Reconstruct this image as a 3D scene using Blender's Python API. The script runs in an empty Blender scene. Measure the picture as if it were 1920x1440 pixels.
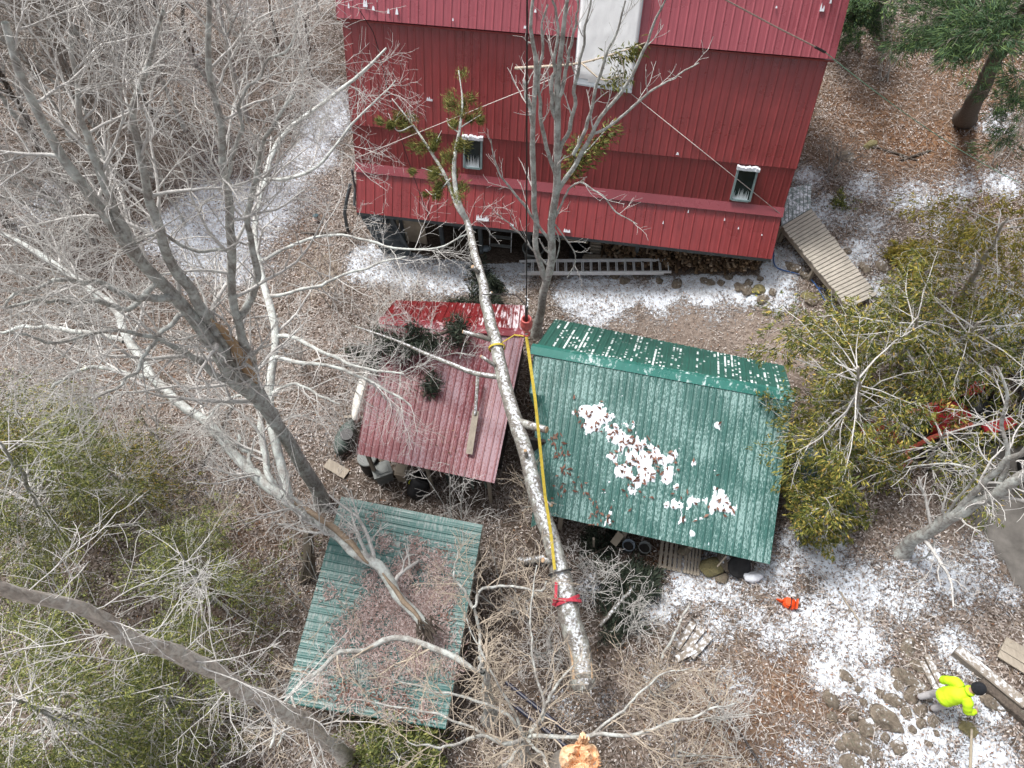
import bpy, bmesh, math, random
import numpy as np
from mathutils import Vector, Matrix

S = bpy.context.scene
C = S.collection
RNG = np.random.default_rng(11)
random.seed(5)

# ------------------------------------------------------------------ camera
F_PX = 1334.0
NADIR = (985.0, 1540.0)
CAM = np.array([0.0, 0.0, 19.3])
_n = np.array([NADIR[0]-960, NADIR[1]-720, F_PX]); _n /= np.linalg.norm(_n)
_up = -_n
_fw = np.array([0, 0, 1.0]); _yv = _fw-_fw.dot(_up)*_up; _yv /= np.linalg.norm(_yv)
_xv = np.cross(_yv, _up)
ROT = np.array([_xv, _yv, _up])          # world = ROT @ camera(x right, y down, z forward)
cam_d = bpy.data.cameras.new('camera'); cam = bpy.data.objects.new('camera', cam_d); C.objects.link(cam)
cam_d.sensor_width = 36.0; cam_d.lens = F_PX/1920*36
cam_d.clip_start = 0.1; cam_d.clip_end = 2000
_m = Matrix.Identity(4)
for r in range(3):
    _m[r][0] = ROT[r][0]; _m[r][1] = -ROT[r][1]; _m[r][2] = -ROT[r][2]; _m[r][3] = CAM[r]
cam.matrix_world = _m
S.camera = cam

# ------------------------------------------------------------------ light
SUN_EL, SUN_AZ = math.radians(64), math.radians(-50)     # azimuth measured from +Y towards +X
w = bpy.data.worlds.new('World'); S.world = w; w.use_nodes = True
nt = w.node_tree; bgn = nt.nodes['Background']
sky = nt.nodes.new('ShaderNodeTexSky'); sky.sky_type = 'NISHITA'; sky.sun_disc = False
sky.sun_elevation = SUN_EL; sky.sun_rotation = SUN_AZ; sky.dust_density = 6.0; sky.air_density = 1.0
hs = nt.nodes.new('ShaderNodeHueSaturation'); hs.inputs['Saturation'].default_value = 0.32
nt.links.new(sky.outputs[0], hs.inputs['Color']); nt.links.new(hs.outputs[0], bgn.inputs[0])
bgn.inputs[1].default_value = 0.14
sd = bpy.data.lights.new('sun', 'SUN'); sd.energy = 2.3; sd.angle = math.radians(13); sd.color = (1.0, 0.96, 0.91)
so = bpy.data.objects.new('sun', sd); C.objects.link(so)
_dir = Vector((math.sin(SUN_AZ)*math.cos(SUN_EL), math.cos(SUN_AZ)*math.cos(SUN_EL), math.sin(SUN_EL)))
so.rotation_euler = _dir.to_track_quat('Z', 'Y').to_euler(); so.location = (0, 0, 60)
S.view_settings.view_transform = 'Standard'; S.view_settings.look = 'None'
S.view_settings.exposure = 0.42; S.view_settings.gamma = 1.0

# ------------------------------------------------------------------ pixel <-> world helpers
def ray(px, py):
    return ROT @ np.array([px-960.0, py-720.0, F_PX])
def P(px, py, z):
    d = ray(px, py); return CAM+(z-CAM[2])/d[2]*d
def on_plane(px, py, q, n):
    d = ray(px, py); t = (np.asarray(q)-CAM).dot(n)/d.dot(n); return CAM+t*d
def axis_pt(base, px, py):
    """point of the pixel's ray nearest to the vertical line through base"""
    d = ray(px, py); b = np.asarray(base)[:2]
    t = (b-CAM[:2]).dot(d[:2])/d[:2].dot(d[:2]); return CAM+t*d
def sc_at(p):
    c = ROT.T @ (np.asarray(p)-CAM); return F_PX/c[2]

# ------------------------------------------------------------------ terrain
_ctl = [(985,500,.05),(1115,500,.28),(1250,496,.68),(1350,500,1.12),(1440,500,1.55),(700,470,.22),(900,470,.05),(900,430,.05),(1300,465,.9),(1400,470,1.45),(560,300,.3),(300,400,.3),(1250,600,.5),(1400,600,.95),(1450,560,1.25),(1640,575,1.9),(1700,480,2.2),
 (1530,620,1.25),(1000,760,.3),(800,930,.4),(590,950,.5),(700,1150,.5),(300,1100,.7),(100,1300,1.0),(640,1400,1.0),(1000,1300,1.3),
 (1150,1100,.9),(1300,1000,.9),(1480,1130,1.6),(1450,1350,2.0),(1800,1300,2.4),(1900,1420,2.5),(1700,1050,2.2),(1900,1000,2.5),(1560,900,2.0),
 (1750,600,2.4),(1900,300,3.0),(1810,222,3.0),(1650,30,3.2),(1570,300,2.0),(1520,370,2.0),(1480,515,1.45),(1560,560,1.5),(600,50,.8),(200,50,1.0),(0,300,1.0),(0,700,.6),(1200,-150,1.5),(100,-300,1.5)]
_cp = np.array([P(*c) for c in _ctl])
def _U(r2): return np.where(r2 > 1e-9, r2*np.log(np.maximum(r2, 1e-9))*0.5, 0.0)
_A = _cp[:, :2]; _N = len(_A)
_K = _U(((_A[:, None]-_A[None])**2).sum(-1))+np.eye(_N)*0.6
_Q = np.hstack([np.ones((_N, 1)), _A])
_W = np.linalg.solve(np.block([[_K, _Q], [_Q.T, np.zeros((3, 3))]]), np.concatenate([_cp[:, 2], np.zeros(3)]))
def vnoise(x, y, seed=0):
    x = np.asarray(x, float); y = np.asarray(y, float)
    xi = np.floor(x).astype(np.int64); yi = np.floor(y).astype(np.int64); fx = x-xi; fy = y-yi
    fx = fx*fx*(3-2*fx); fy = fy*fy*(3-2*fy)
    def h(a, b):
        v = (a*374761393+b*668265263+seed*974711) & 0xffffffff
        v = ((v ^ (v >> 13))*1274126177) & 0xffffffff
        return ((v ^ (v >> 16)) & 0xffff)/65535.0
    return (h(xi, yi)*(1-fx)+h(xi+1, yi)*fx)*(1-fy)+(h(xi, yi+1)*(1-fx)+h(xi+1, yi+1)*fx)*fy
def fbm(x, y, seed=0, o=4):
    a, s, t = 0.5, 0.0, 0.0
    for k in range(o):
        s = s+a*vnoise(np.asarray(x)*2**k, np.asarray(y)*2**k, seed+k); t += a; a *= .5
    return s/t
def ground(x, y):
    x = np.atleast_1d(np.asarray(x, float)); y = np.atleast_1d(np.asarray(y, float))
    xc = np.clip(x, -25, 24); yc = np.clip(y, -3, 42)
    sh = xc.shape; q = np.stack([xc.ravel(), yc.ravel()], 1); out = np.empty(len(q))
    for i in range(0, len(q), 20000):
        s = q[i:i+20000]
        out[i:i+20000] = _U(((s[:, None]-_A[None])**2).sum(-1)) @ _W[:_N]+_W[_N]+s @ _W[_N+1:]
    z = np.clip(out, -.6, 4.6).reshape(sh)
    return z+0.16*(fbm(x*.7, y*.7, 3)-.5)+0.07*(fbm(x*3, y*3, 9)-.5)
def gz(x, y): return float(ground(x, y)[0])
def PG(px, py, lift=0.0):
    z = 1.0
    for _ in range(12):
        p = P(px, py, z); z = .5*z+.5*(gz(p[0], p[1])+lift)
    return P(px, py, z)

# ------------------------------------------------------------------ mesh builder
class MB:
    def __init__(s): s.v = []; s.f = []; s.n = 0; s.uv = None
    def add(s, v, f):
        v = np.asarray(v, float).reshape(-1, 3); s.v.append(v)
        s.f.extend([tuple(int(i)+s.n for i in q) for q in f]); s.n += len(v); return s
    def box(s, c, size, rot=None, ax=None):
        hx, hy, hz = np.asarray(size)/2.0
        v = np.array([[a, b, d] for d in (-hz, hz) for b in (-hy, hy) for a in (-hx, hx)])
        if ax is not None: v = v @ np.asarray(ax)
        elif rot: v = v @ rotz(rot).T
        return s.add(v+np.asarray(c), [(0,2,3,1),(4,5,7,6),(0,1,5,4),(2,6,7,3),(0,4,6,2),(1,3,7,5)])
    def beam(s, a, b, wd, th, up=(0, 0, 1)):
        a = np.asarray(a, float); b = np.asarray(b, float); d = b-a; L = np.linalg.norm(d); d /= L
        u = np.asarray(up, float); sd_ = np.cross(u, d); sd_ /= np.linalg.norm(sd_); u = np.cross(d, sd_)
        return s.box((a+b)/2, (L, wd, th), ax=np.array([d, sd_, u]))
    def tube(s, pts, rad, n=8, cap=True):
        pts = np.asarray(pts, float); rad = np.broadcast_to(np.asarray(rad, float), (len(pts),))
        v, f = tubes_np(pts[None], rad[None], n)
        if cap: f = [tuple(q) for q in f]+[tuple(range(n-1, -1, -1)), tuple((len(pts)-1)*n+i for i in range(n))]
        return s.add(v, f)
    def lathe(s, c, prof, n=20, ax=None):
        prof = np.asarray(prof, float); th = np.arange(n)*2*math.pi/n
        v = np.stack([prof[:, 0][:, None]*np.cos(th), prof[:, 0][:, None]*np.sin(th), np.repeat(prof[:, 1][:, None], n, 1)], -1).reshape(-1, 3)
        if ax is not None: v = v @ np.asarray(ax)
        f = []
        for i in range(len(prof)-1):
            for j in range(n):
                f.append((i*n+j, i*n+(j+1) % n, (i+1)*n+(j+1) % n, (i+1)*n+j))
        f.append(tuple(range(n-1, -1, -1))); f.append(tuple((len(prof)-1)*n+i for i in range(n)))
        return s.add(v+np.asarray(c), f)
    def poly(s, pts, th):
        """flat polygon of 3D points extruded by vector th"""
        p = np.asarray(pts, float); n = len(p)
        f = [tuple(range(n)), tuple(range(2*n-1, n-1, -1))]+[(i, i+n, (i+1) % n+n, (i+1) % n) for i in range(n)]
        return s.add(np.vstack([p, p+np.asarray(th)]), f)
    def rock(s, c, size, seed, rz=0.0, sub=3):
        bm = bmesh.new(); bmesh.ops.create_icosphere(bm, subdivisions=sub, radius=1.0)
        v = np.array([x.co[:] for x in bm.verts]); f = [tuple(q.index for q in fc.verts) for fc in bm.faces]
        bm.free()
        rg = np.random.default_rng(seed)
        for _ in range(13):
            n_ = rg.normal(size=3); n_ /= np.linalg.norm(n_); d_ = rg.uniform(.62, .9); v = v-np.clip(v @ n_-d_, 0, None)[:, None]*n_
        v = v*1.15
        r = 1+.30*(fbm(v[:, 0]*1.3+seed*7.1+v[:, 2], v[:, 1]*1.3+seed*3.3-v[:, 2], seed)-.5)+.14*(fbm(v[:, 0]*4+seed, v[:, 1]*5+v[:, 2]*4, seed+5)-.5)
        v = v*r[:, None]
        return s.add((v*np.asarray(size)) @ rotz(rz).T+np.asarray(c), f)
def rotz(a):
    c, s_ = math.cos(a), math.sin(a); return np.array([[c, -s_, 0], [s_, c, 0], [0, 0, 1]])
def tubes_np(pts, rad, n):
    pts = np.asarray(pts, float); rad = np.asarray(rad, float)
    B, m, _ = pts.shape
    t = np.gradient(pts, axis=1); t /= np.linalg.norm(t, axis=2, keepdims=True)+1e-9
    mean = pts[:, -1]-pts[:, 0]
    ref = np.where((np.abs(mean[:, 2]) < .8*np.linalg.norm(mean, axis=1)+1e-9)[:, None], np.array([0, 0, 1.0]), np.array([.93, .37, 0]))[:, None]
    a = np.cross(t, ref); a /= np.linalg.norm(a, axis=2, keepdims=True)+1e-9
    b = np.cross(t, a)
    th = np.arange(n)*2*math.pi/n
    v = pts[:, :, None]+rad[:, :, None, None]*(a[:, :, None]*np.cos(th)[None, None, :, None]+b[:, :, None]*np.sin(th)[None, None, :, None])
    idx = np.arange(m*n).reshape(m, n)
    q = np.stack([idx[:-1], np.roll(idx, -1, 1)[:-1], np.roll(idx, -1, 1)[1:], idx[1:]], -1).reshape(-1, 4)
    f = (q[None]+(np.arange(B)*m*n)[:, None, None]).reshape(-1, 4)
    return v.reshape(-1, 3), f

def mesh_from(name, v, f, smooth=False, uv=None):
    me = bpy.data.meshes.new(name)
    if isinstance(f, np.ndarray):
        k = f.shape[1]
        me.vertices.add(len(v)); me.vertices.foreach_set('co', np.ascontiguousarray(v, dtype=np.float32).ravel())
        me.loops.add(f.size); me.loops.foreach_set('vertex_index', f.astype(np.int32).ravel())
        me.polygons.add(len(f)); me.polygons.foreach_set('loop_start', np.arange(0, f.size, k, dtype=np.int32))
        me.polygons.foreach_set('loop_total', np.full(len(f), k, np.int32))
        me.update(calc_edges=True)
    else:
        me.from_pydata([tuple(x) for x in v], [], f); me.update()
    if uv is not None:
        l = me.uv_layers.new(name='UVMap'); vi = np.empty(len(me.loops), np.int32); me.loops.foreach_get('vertex_index', vi)
        l.data.foreach_set('uv', np.asarray(uv, np.float32)[vi].ravel())
    if smooth: me.polygons.foreach_set('use_smooth', np.ones(len(me.polygons), bool))
    return me
def tag(o, label=None, cat=None, group=None, kind=None):
    if label: o['label'] = label
    if cat: o['category'] = cat
    if group: o['group'] = group
    if kind: o['kind'] = kind
    return o
def thing(name, label, cat, loc, group=None):
    o = bpy.data.objects.new(name, None); C.objects.link(o); o.location = [float(x) for x in loc]
    o.empty_display_size = .2
    o['_loc'] = [float(x) for x in loc]
    return tag(o, label, cat, group)
def wl(o):
    return np.array(o['_loc']) if '_loc' in o else np.zeros(3)
def obj(name, mb, mat, parent=None, smooth=False, label=None, uv=None, origin=None):
    if isinstance(mb, MB): v = np.vstack(mb.v); f = mb.f; uv = mb.uv if uv is None else uv
    else: v, f = mb
    off = wl(parent) if parent is not None else (np.asarray(origin, float) if origin is not None else np.zeros(3))
    me = mesh_from(name, np.asarray(v)-off, f, smooth, uv)
    o = bpy.data.objects.new(name, me); C.objects.link(o)
    if mat is not None: me.materials.append(mat)
    if parent is not None:
        o.parent = parent; o['_loc'] = [float(x) for x in off]
    elif origin is not None:
        o.location = [float(x) for x in off]; o['_loc'] = [float(x) for x in off]
    if label: o['label'] = label
    return o

# ------------------------------------------------------------------ materials
def mat(name):
    m = bpy.data.materials.new(name); m.use_nodes = True
    return m, m.node_tree, m.node_tree.nodes['Principled BSDF']
def nd(nt, t, **kw):
    n = nt.nodes.new(t)
    for k, v in kw.items():
        if k.startswith('i_'): n.inputs[k[2:].replace('_', ' ')].default_value = v
        else: setattr(n, k, v)
    return n
def ramp(nt, stops, src=None, interp='LINEAR'):
    r = nt.nodes.new('ShaderNodeValToRGB'); e = r.color_ramp; e.interpolation = interp
    while len(e.elements) < len(stops): e.elements.new(.5)
    for el, (p, c) in zip(e.elements, stops):
        el.position = p; el.color = (c, c, c, 1) if isinstance(c, (int, float)) else (*c, 1)
    if src is not None: nt.links.new(src, r.inputs[0])
    return r
def noise_n(nt, vec, scale, detail=4, rough=.55, dist=0):
    n = nt.nodes.new('ShaderNodeTexNoise'); n.inputs['Scale'].default_value = scale; n.inputs['Detail'].default_value = detail
    n.inputs['Roughness'].default_value = rough; n.inputs['Distortion'].default_value = dist
    if vec is not None: nt.links.new(vec, n.inputs['Vector'])
    return n
def mix(nt, fac, a, b):
    m = nt.nodes.new('ShaderNodeMix'); m.data_type = 'RGBA'
    for s_, v in ((0, fac), (6, a), (7, b)):
        if isinstance(v, (int, float)): m.inputs[s_].default_value = v
        elif isinstance(v, tuple): m.inputs[s_].default_value = (*v, 1)
        else: nt.links.new(v, m.inputs[s_])
    return m.outputs[2]
def mth(nt, op, a, b=None, c=None, clamp=False):
    m = nt.nodes.new('ShaderNodeMath'); m.operation = op; m.use_clamp = clamp
    for i, v in enumerate((a, b, c)):
        if v is None: continue
        if isinstance(v, (int, float)): m.inputs[i].default_value = v
        else: nt.links.new(v, m.inputs[i])
    return m.outputs[0]
def bump(nt, b, h, strength=.4, dist=.02):
    n = nt.nodes.new('ShaderNodeBump'); n.inputs['Strength'].default_value = strength; n.inputs['Distance'].default_value = dist
    nt.links.new(h, n.inputs['Height']); nt.links.new(n.outputs[0], b.inputs['Normal'])
def coord(nt, which='Object'):
    t = nt.nodes.new('ShaderNodeTexCoord'); return t.outputs[which]
def mapv(nt, vec, scale):
    m = nt.nodes.new('ShaderNodeMapping'); m.inputs['Scale'].default_value = scale; nt.links.new(vec, m.inputs['Vector']); return m.outputs[0]
SNOW = (.80, .84, .90)

def m_plain(name, col, var=.25, rough=.6, scale=6.0, metal=0.0, bmp=.15):
    m, nt, b = mat(name); co = coord(nt); n = noise_n(nt, co, scale, 5)
    lo = tuple(c*(1-var) for c in col); hi = tuple(min(1, c*(1+var)) for c in col)
    r = ramp(nt, [(.3, lo), (.7, hi)], n.outputs[0]); nt.links.new(r.outputs[0], b.inputs['Base Color'])
    b.inputs['Roughness'].default_value = rough; b.inputs['Metallic'].default_value = metal
    n2 = noise_n(nt, co, scale*8, 3); bump(nt, b, n2.outputs[0], bmp, .01)
    return m
def up_snow(nt, amount_lo, amount_hi, scale=14.0, co=None):
    """snow lying on faces that look up, broken by noise"""
    g = nt.nodes.new('ShaderNodeNewGeometry'); sp = nt.nodes.new('ShaderNodeSeparateXYZ'); nt.links.new(g.outputs['Normal'], sp.inputs[0])
    n = noise_n(nt, co if co is not None else coord(nt), scale, 6, .65)
    s_ = mth(nt, 'MULTIPLY', sp.outputs[2], n.outputs[0])
    return ramp(nt, [(amount_lo, 0.0), (amount_hi, 1.0)], s_).outputs[0]
def m_bark(name, dark, light, lichen, lich_amt=.5, snow=None, scale=(14, 14, 4)):
    m, nt, b = mat(name); co = coord(nt)
    n1 = noise_n(nt, mapv(nt, co, scale), 1.6, 6, .65, .6); n2 = noise_n(nt, co, 5.0, 4, .6); n3 = noise_n(nt, co, 22.0, 3)
    base = ramp(nt, [(.3, dark), (.68, light)], n1.outputs[0]).outputs[0]
    lm = ramp(nt, [(1-lich_amt-.06, 0.0), (1-lich_amt+.1, 1.0)], mth(nt, 'ADD', mth(nt, 'MULTIPLY', n2.outputs[0], .75), mth(nt, 'MULTIPLY', n3.outputs[0], .25))).outputs[0]
    c = mix(nt, lm, base, lichen)
    if snow: c = mix(nt, up_snow(nt, snow[0], snow[1], 16, co), c, SNOW)
    nt.links.new(c, b.inputs['Base Color']); b.inputs['Roughness'].default_value = .9
    bump(nt, b, n1.outputs[0], .7, .03)
    return m
def m_leaf(name, stops, rough=.65, trans=.0):
    m, nt, b = mat(name); g = nt.nodes.new('ShaderNodeNewGeometry')
    r = ramp(nt, stops, g.outputs['Random Per Island'])
    nt.links.new(r.outputs[0], b.inputs['Base Color']); b.inputs['Roughness'].default_value = rough
    b.inputs['Specular IOR Level'].default_value = .3
    return m
def m_metal(name, col, frost=None, grime=.12, rough=.32, spacing=.23):
    """painted ribbed sheet; frost = (col, coverage 0..1, u_scale, v_scale[, u0, u1, extra]) dusts the pans in roof metres (UV)"""
    m, nt, b = mat(name); uv = coord(nt, 'UV'); co = coord(nt)
    n = noise_n(nt, co, 1.3, 5, .6); n2 = noise_n(nt, mapv(nt, uv, (9, .9, 1)), 1.0, 4)
    lo = tuple(c*(1-grime) for c in col); hi = tuple(min(1, c*(1+grime)) for c in col)
    c = ramp(nt, [(.3, lo), (.7, hi)], mth(nt, 'ADD', mth(nt, 'MULTIPLY', n.outputs[0], .5), mth(nt, 'MULTIPLY', n2.outputs[0], .5))).outputs[0]
    rg = ramp(nt, [(.3, rough*.8), (.7, rough*1.3)], n.outputs[0]).outputs[0]; b.inputs['Specular IOR Level'].default_value = .8
    if frost:
        fc, cov, us, vs = frost[:4]
        sp = nt.nodes.new('ShaderNodeSeparateXYZ'); nt.links.new(uv, sp.inputs[0])
        f1 = noise_n(nt, mapv(nt, uv, (us, vs, 1)), 1.0, 4, .72); f2 = noise_n(nt, mapv(nt, uv, (.9, .7, 1)), 1.0, 4, .6)
        fld = mth(nt, 'ADD', mth(nt, 'MULTIPLY', f1.outputs[0], .62), mth(nt, 'MULTIPLY', f2.outputs[0], .38))
        if len(frost) > 4:
            mr = nd(nt, 'ShaderNodeMapRange'); mr.inputs[1].default_value = frost[4]; mr.inputs[2].default_value = frost[5]
            mr.inputs[3].default_value = 0; mr.inputs[4].default_value = frost[6]
            nt.links.new(sp.outputs[0], mr.inputs[0]); fld = mth(nt, 'ADD', fld, mr.outputs[0])
        # bare metal on the rib crowns: u/spacing near an integer
        fr = mth(nt, 'FRACT', mth(nt, 'DIVIDE', sp.outputs[0], spacing))
        ed = mth(nt, 'ABSOLUTE', mth(nt, 'SUBTRACT', fr, .5))
        pan = ramp(nt, [(.36, 1.0), (.42, 0.0)], ed).outputs[0]
        k = ramp(nt, [(1-cov-.03, 0.0), (1-cov+.05, 1.0)], fld).outputs[0]
        k = mth(nt, 'MULTIPLY', k, mth(nt, 'ADD', mth(nt, 'MULTIPLY', pan, .85), .15))
        c = mix(nt, k, c, fc); rg = mth(nt, 'ADD', rg, mth(nt, 'MULTIPLY', k, .5))
    nt.links.new(c, b.inputs['Base Color']); nt.links.new(rg, b.inputs['Roughness'])
    return m
def m_wood(name, a, bcol, snow=None, gr=(30, 2.5, 30), rough=.85):
    m, nt, b = mat(name); co = coord(nt); n = noise_n(nt, mapv(nt, co, gr), 1.0, 5, .6, .5); n2 = noise_n(nt, co, 2.2, 4)
    c = ramp(nt, [(.3, a), (.7, bcol)], mth(nt, 'ADD', mth(nt, 'MULTIPLY', n.outputs[0], .6), mth(nt, 'MULTIPLY', n2.outputs[0], .4))).outputs[0]
    if snow: c = mix(nt, up_snow(nt, snow[0], snow[1], 9, co), c, SNOW)
    nt.links.new(c, b.inputs['Base Color']); b.inputs['Roughness'].default_value = rough
    bump(nt, b, n.outputs[0], .4, .01)
    return m
def m_rock(name, a, bcol, snow=(.50, .60)):
    m, nt, b = mat(name); co = coord(nt); n = noise_n(nt, co, 5.0, 10, .75, .8); n2 = noise_n(nt, co, 18, 4)
    c = ramp(nt, [(.3, a), (.68, bcol)], n.outputs[0]).outputs[0]
    c = mix(nt, ramp(nt, [(.58, 0.0), (.66, .7)], n2.outputs[0]).outputs[0], c, (.16, .17, .12))
    if snow: c = mix(nt, up_snow(nt, snow[0], snow[1], 6, co), c, SNOW)
    nt.links.new(c, b.inputs['Base Color']); b.inputs['Roughness'].default_value = .9
    bump(nt, b, n.outputs[0], .9, .10)
    return m

M = {}
M['red'] = m_metal('red_metal', (.285, .044, .047), None, .27, .30)
M['red_roof'] = m_metal('sky_lit_red_roof', (.34, .075, .095), None, .16, .28)  # same red paint made paler and pinker; sky sheen put into the colour
M['red_lower'] = m_metal('red_metal_wall', (.215, .026, .028), None, .24, .40)
M['red_trim'] = m_metal('red_trim', (.29, .062, .076), None, .12, .25)  # flashing red lightened likewise, sky sheen painted into it
M['green_frost'] = m_metal('green_metal_frosted', (.020, .100, .086), ((.25, .39, .375), .480, 32, 12), .15, .36, .19)
M['green_stripe'] = m_metal('green_metal_streaked', (.022, .105, .085), ((.70, .80, .80), .455, 16, 1.5), .12, .3, .14)
def m_streak(name, col, sp_=.095):
    """painted sheet with crisp frost dashes and dots lying in the pans, column by column"""
    m, nt, b = mat(name); uv = coord(nt, 'UV'); sp = nt.nodes.new('ShaderNodeSeparateXYZ'); nt.links.new(uv, sp.inputs[0])
    cu = mth(nt, 'DIVIDE', sp.outputs[0], sp_); ci = mth(nt, 'FLOOR', cu); ed = mth(nt, 'ABSOLUTE', mth(nt, 'SUBTRACT', mth(nt, 'FRACT', cu), .5))
    cx = nt.nodes.new('ShaderNodeCombineXYZ'); nt.links.new(mth(nt, 'MULTIPLY', ci, 3.17), cx.inputs[0]); nt.links.new(mth(nt, 'MULTIPLY', sp.outputs[1], 5.0), cx.inputs[1])
    n1 = noise_n(nt, cx.outputs[0], 1.0, 3, .7)
    c2 = nt.nodes.new('ShaderNodeCombineXYZ'); nt.links.new(mth(nt, 'MULTIPLY', sp.outputs[0], .9), c2.inputs[0]); nt.links.new(mth(nt, 'MULTIPLY', sp.outputs[1], .5), c2.inputs[1])
    n2 = noise_n(nt, c2.outputs[0], 1.0, 2); wn = nt.nodes.new('ShaderNodeTexWhiteNoise'); wn.noise_dimensions = '1D'; nt.links.new(ci, wn.inputs['W'])
    f = mth(nt, 'ADD', mth(nt, 'ADD', mth(nt, 'MULTIPLY', n1.outputs[0], .8), mth(nt, 'MULTIPLY', n2.outputs[0], .55)), mth(nt, 'MULTIPLY', wn.outputs['Value'], .16))
    k = mth(nt, 'MULTIPLY', ramp(nt, [(.80, 0.0), (.83, 1.0)], f).outputs[0], ramp(nt, [(.24, 1.0), (.32, 0.0)], ed).outputs[0])
    nb = noise_n(nt, coord(nt), 1.5, 5); base = ramp(nt, [(.3, tuple(q*.85 for q in col)), (.7, tuple(q*1.15 for q in col))], nb.outputs[0]).outputs[0]
    nt.links.new(mix(nt, k, base, (.74, .82, .82)), b.inputs['Base Color']); b.inputs['Roughness'].default_value = .34; b.inputs['Specular IOR Level'].default_value = .8
    return m
M['green_stripe'] = m_streak('green_metal_dashed', (.024, .110, .088))
M['green_ridge'] = m_metal('green_ridge_metal', (.025, .17, .14), ((.62, .76, .76), .44, 8, 10), .15, .3, 9.0)
M['green_front'] = m_metal('green_metal_front', (.022, .120, .110), ((.30, .36, .345), .47, 3, 16), .18, .4, .20)
M['red_frost'] = m_metal('red_metal_frosted', (.165, .022, .030), ((.36, .245, .275), .487, 34, 13, 2.8, 3.9, .05), .12, .36, .20)
M['red_streak'] = m_metal('red_metal_streaked', (.17, .014, .016), ((.74, .66, .70), .42, 14, 2.6, 1.6, 0.2, .13), .12, .3, .2)
M['red_ridge'] = m_metal('red_ridge_metal', (.25, .03, .042), ((.68, .55, .58), .45, 7, 8), .15, .3, 9.0)
M['bark_maple'] = m_bark('maple_bark', (.18, .168, .152), (.44, .425, .40), (.57, .60, .575), .50)
M['bark_pale'] = m_bark('lichen_bark', (.24, .225, .21), (.52, .51, .48), (.62, .66, .63), .53)
M['bark_dark'] = m_bark('dark_bark', (.045, .035, .028), (.13, .105, .085), (.17, .18, .14), .36)
M['bark_pine'] = m_bark('pine_bark', (.30, .265, .23), (.60, .55, .49), (.58, .60, .55), .42)
M['bark_grey_pine'] = m_bark('grey_pine_bark', (.28, .245, .21), (.80, .74, .66), (.80, .80, .74), .46)
M['bark_log'] = m_bark('fallen_log_bark', (.075, .065, .056), (.31, .285, .255), (.42, .44, .40), .46, snow=(.43, .56))
M['twig'] = m_bark('pale_twig', (.42, .405, .385), (.74, .725, .70), (.72, .73, .70), .4)
M['twig_tan'] = m_bark('tan_twig', (.36, .30, .235), (.66, .57, .46), (.60, .57, .48), .3)
M['twig_dark'] = m_bark('brown_twig', (.16, .135, .115), (.36, .32, .28), (.36, .35, .31), .3)
M['fresh'] = m_wood('fresh_split_wood', (.32, .185, .095), (.60, .44, .28), None, (20, 20, 4))
M['torn'] = m_wood('torn_stump_wood', (.58, .24, .09), (.90, .73, .50), None, (9, 9, 7))
M['torn_grey'] = m_wood('torn_grey_wood', (.16, .115, .08), (.44, .345, .25), None, (16, 16, 3))
M['old_wood'] = m_wood('weathered_wood', (.22, .19, .155), (.42, .37, .30))
M['ramp_wood'] = m_wood('ramp_planks', (.29, .265, .23), (.56, .52, .45), None, (4, 24, 4))
M['deck_wood'] = m_wood('deck_planks', (.20, .25, .25), (.34, .40, .40), (.50, .58))
M['snow_wood'] = m_wood('snowy_wood', (.17, .145, .12), (.32, .28, .235), (.46, .62))
M['gray_paint'] = m_plain('grey_painted_wood', (.075, .09, .10), .25, .7, 5)
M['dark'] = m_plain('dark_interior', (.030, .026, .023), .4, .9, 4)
M['beige'] = m_plain('beige_board', (.43, .37, .29), .18, .8, 3)
M['alu'] = m_plain('aluminium', (.76, .78, .80), .10, .42, 9, .2)
M['black'] = m_plain('black_plastic', (.014, .014, .016), .4, .5, 6)
M['rubber'] = m_plain('black_rubber', (.02, .02, .021), .4, .85, 8)
M['glass'] = m_plain('dark_window_glass', (.016, .024, .026), .4, .06, 2, bmp=0)
M['snow'] = m_plain('snow', (.80, .84, .90), .06, .75, 8, bmp=.5)
M['snow_glass'] = m_plain('snowy_skylight_glass', (.70, .76, .80), .06, .25, 1.2, bmp=.05)
M['snow_deep'] = m_plain('deep_snow', (.95, .96, .97), .02, .35, 5, bmp=.3)
M['frame'] = m_plain('grey_window_frame', (.22, .30, .31), .2, .5, 9)
M['yellow_strap'] = m_plain('yellow_webbing', (.52, .40, .045), .2, .75, 20)
M['red_strap'] = m_plain('red_webbing', (.50, .045, .075), .2, .75, 20)
M['hook_red'] = m_plain('red_painted_steel', (.48, .10, .09), .25, .45, 12)
M['steel'] = m_plain('dark_steel', (.06, .055, .055), .3, .45, 12, .6)
M['rope_white'] = m_plain('white_rope', (.66, .60, .57), .15, .8, 20)
M['rope_tan'] = m_plain('tan_rope', (.38, .29, .25), .2, .8, 20)
M['rope_green'] = m_plain('green_rope', (.22, .42, .30), .2, .8, 20)
M['rope_blue'] = m_plain('blue_rope', (.05, .13, .34), .3, .7, 20)
M['cable'] = m_plain('black_cable', (.02, .018, .02), .3, .6, 20)
M['hivis'] = m_plain('lime_jacket', (.52, .80, .015), .12, .75, 7, bmp=.5)
M['trouser'] = m_plain('grey_trousers', (.42, .41, .42), .15, .9, 7, bmp=.5)
M['knit'] = m_plain('black_knit', (.010, .012, .017), .4, .95, 30, bmp=.8)
M['skin'] = m_plain('skin', (.50, .30, .22), .1, .55, 8)
M['boot'] = m_plain('brown_boots', (.06, .04, .028), .3, .7, 8)
M['tractor'] = m_plain('red_tractor_paint', (.52, .025, .035), .2, .4, 5)
M['loader'] = m_plain('orange_loader_paint', (.60, .12, .075), .2, .45, 5)
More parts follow.
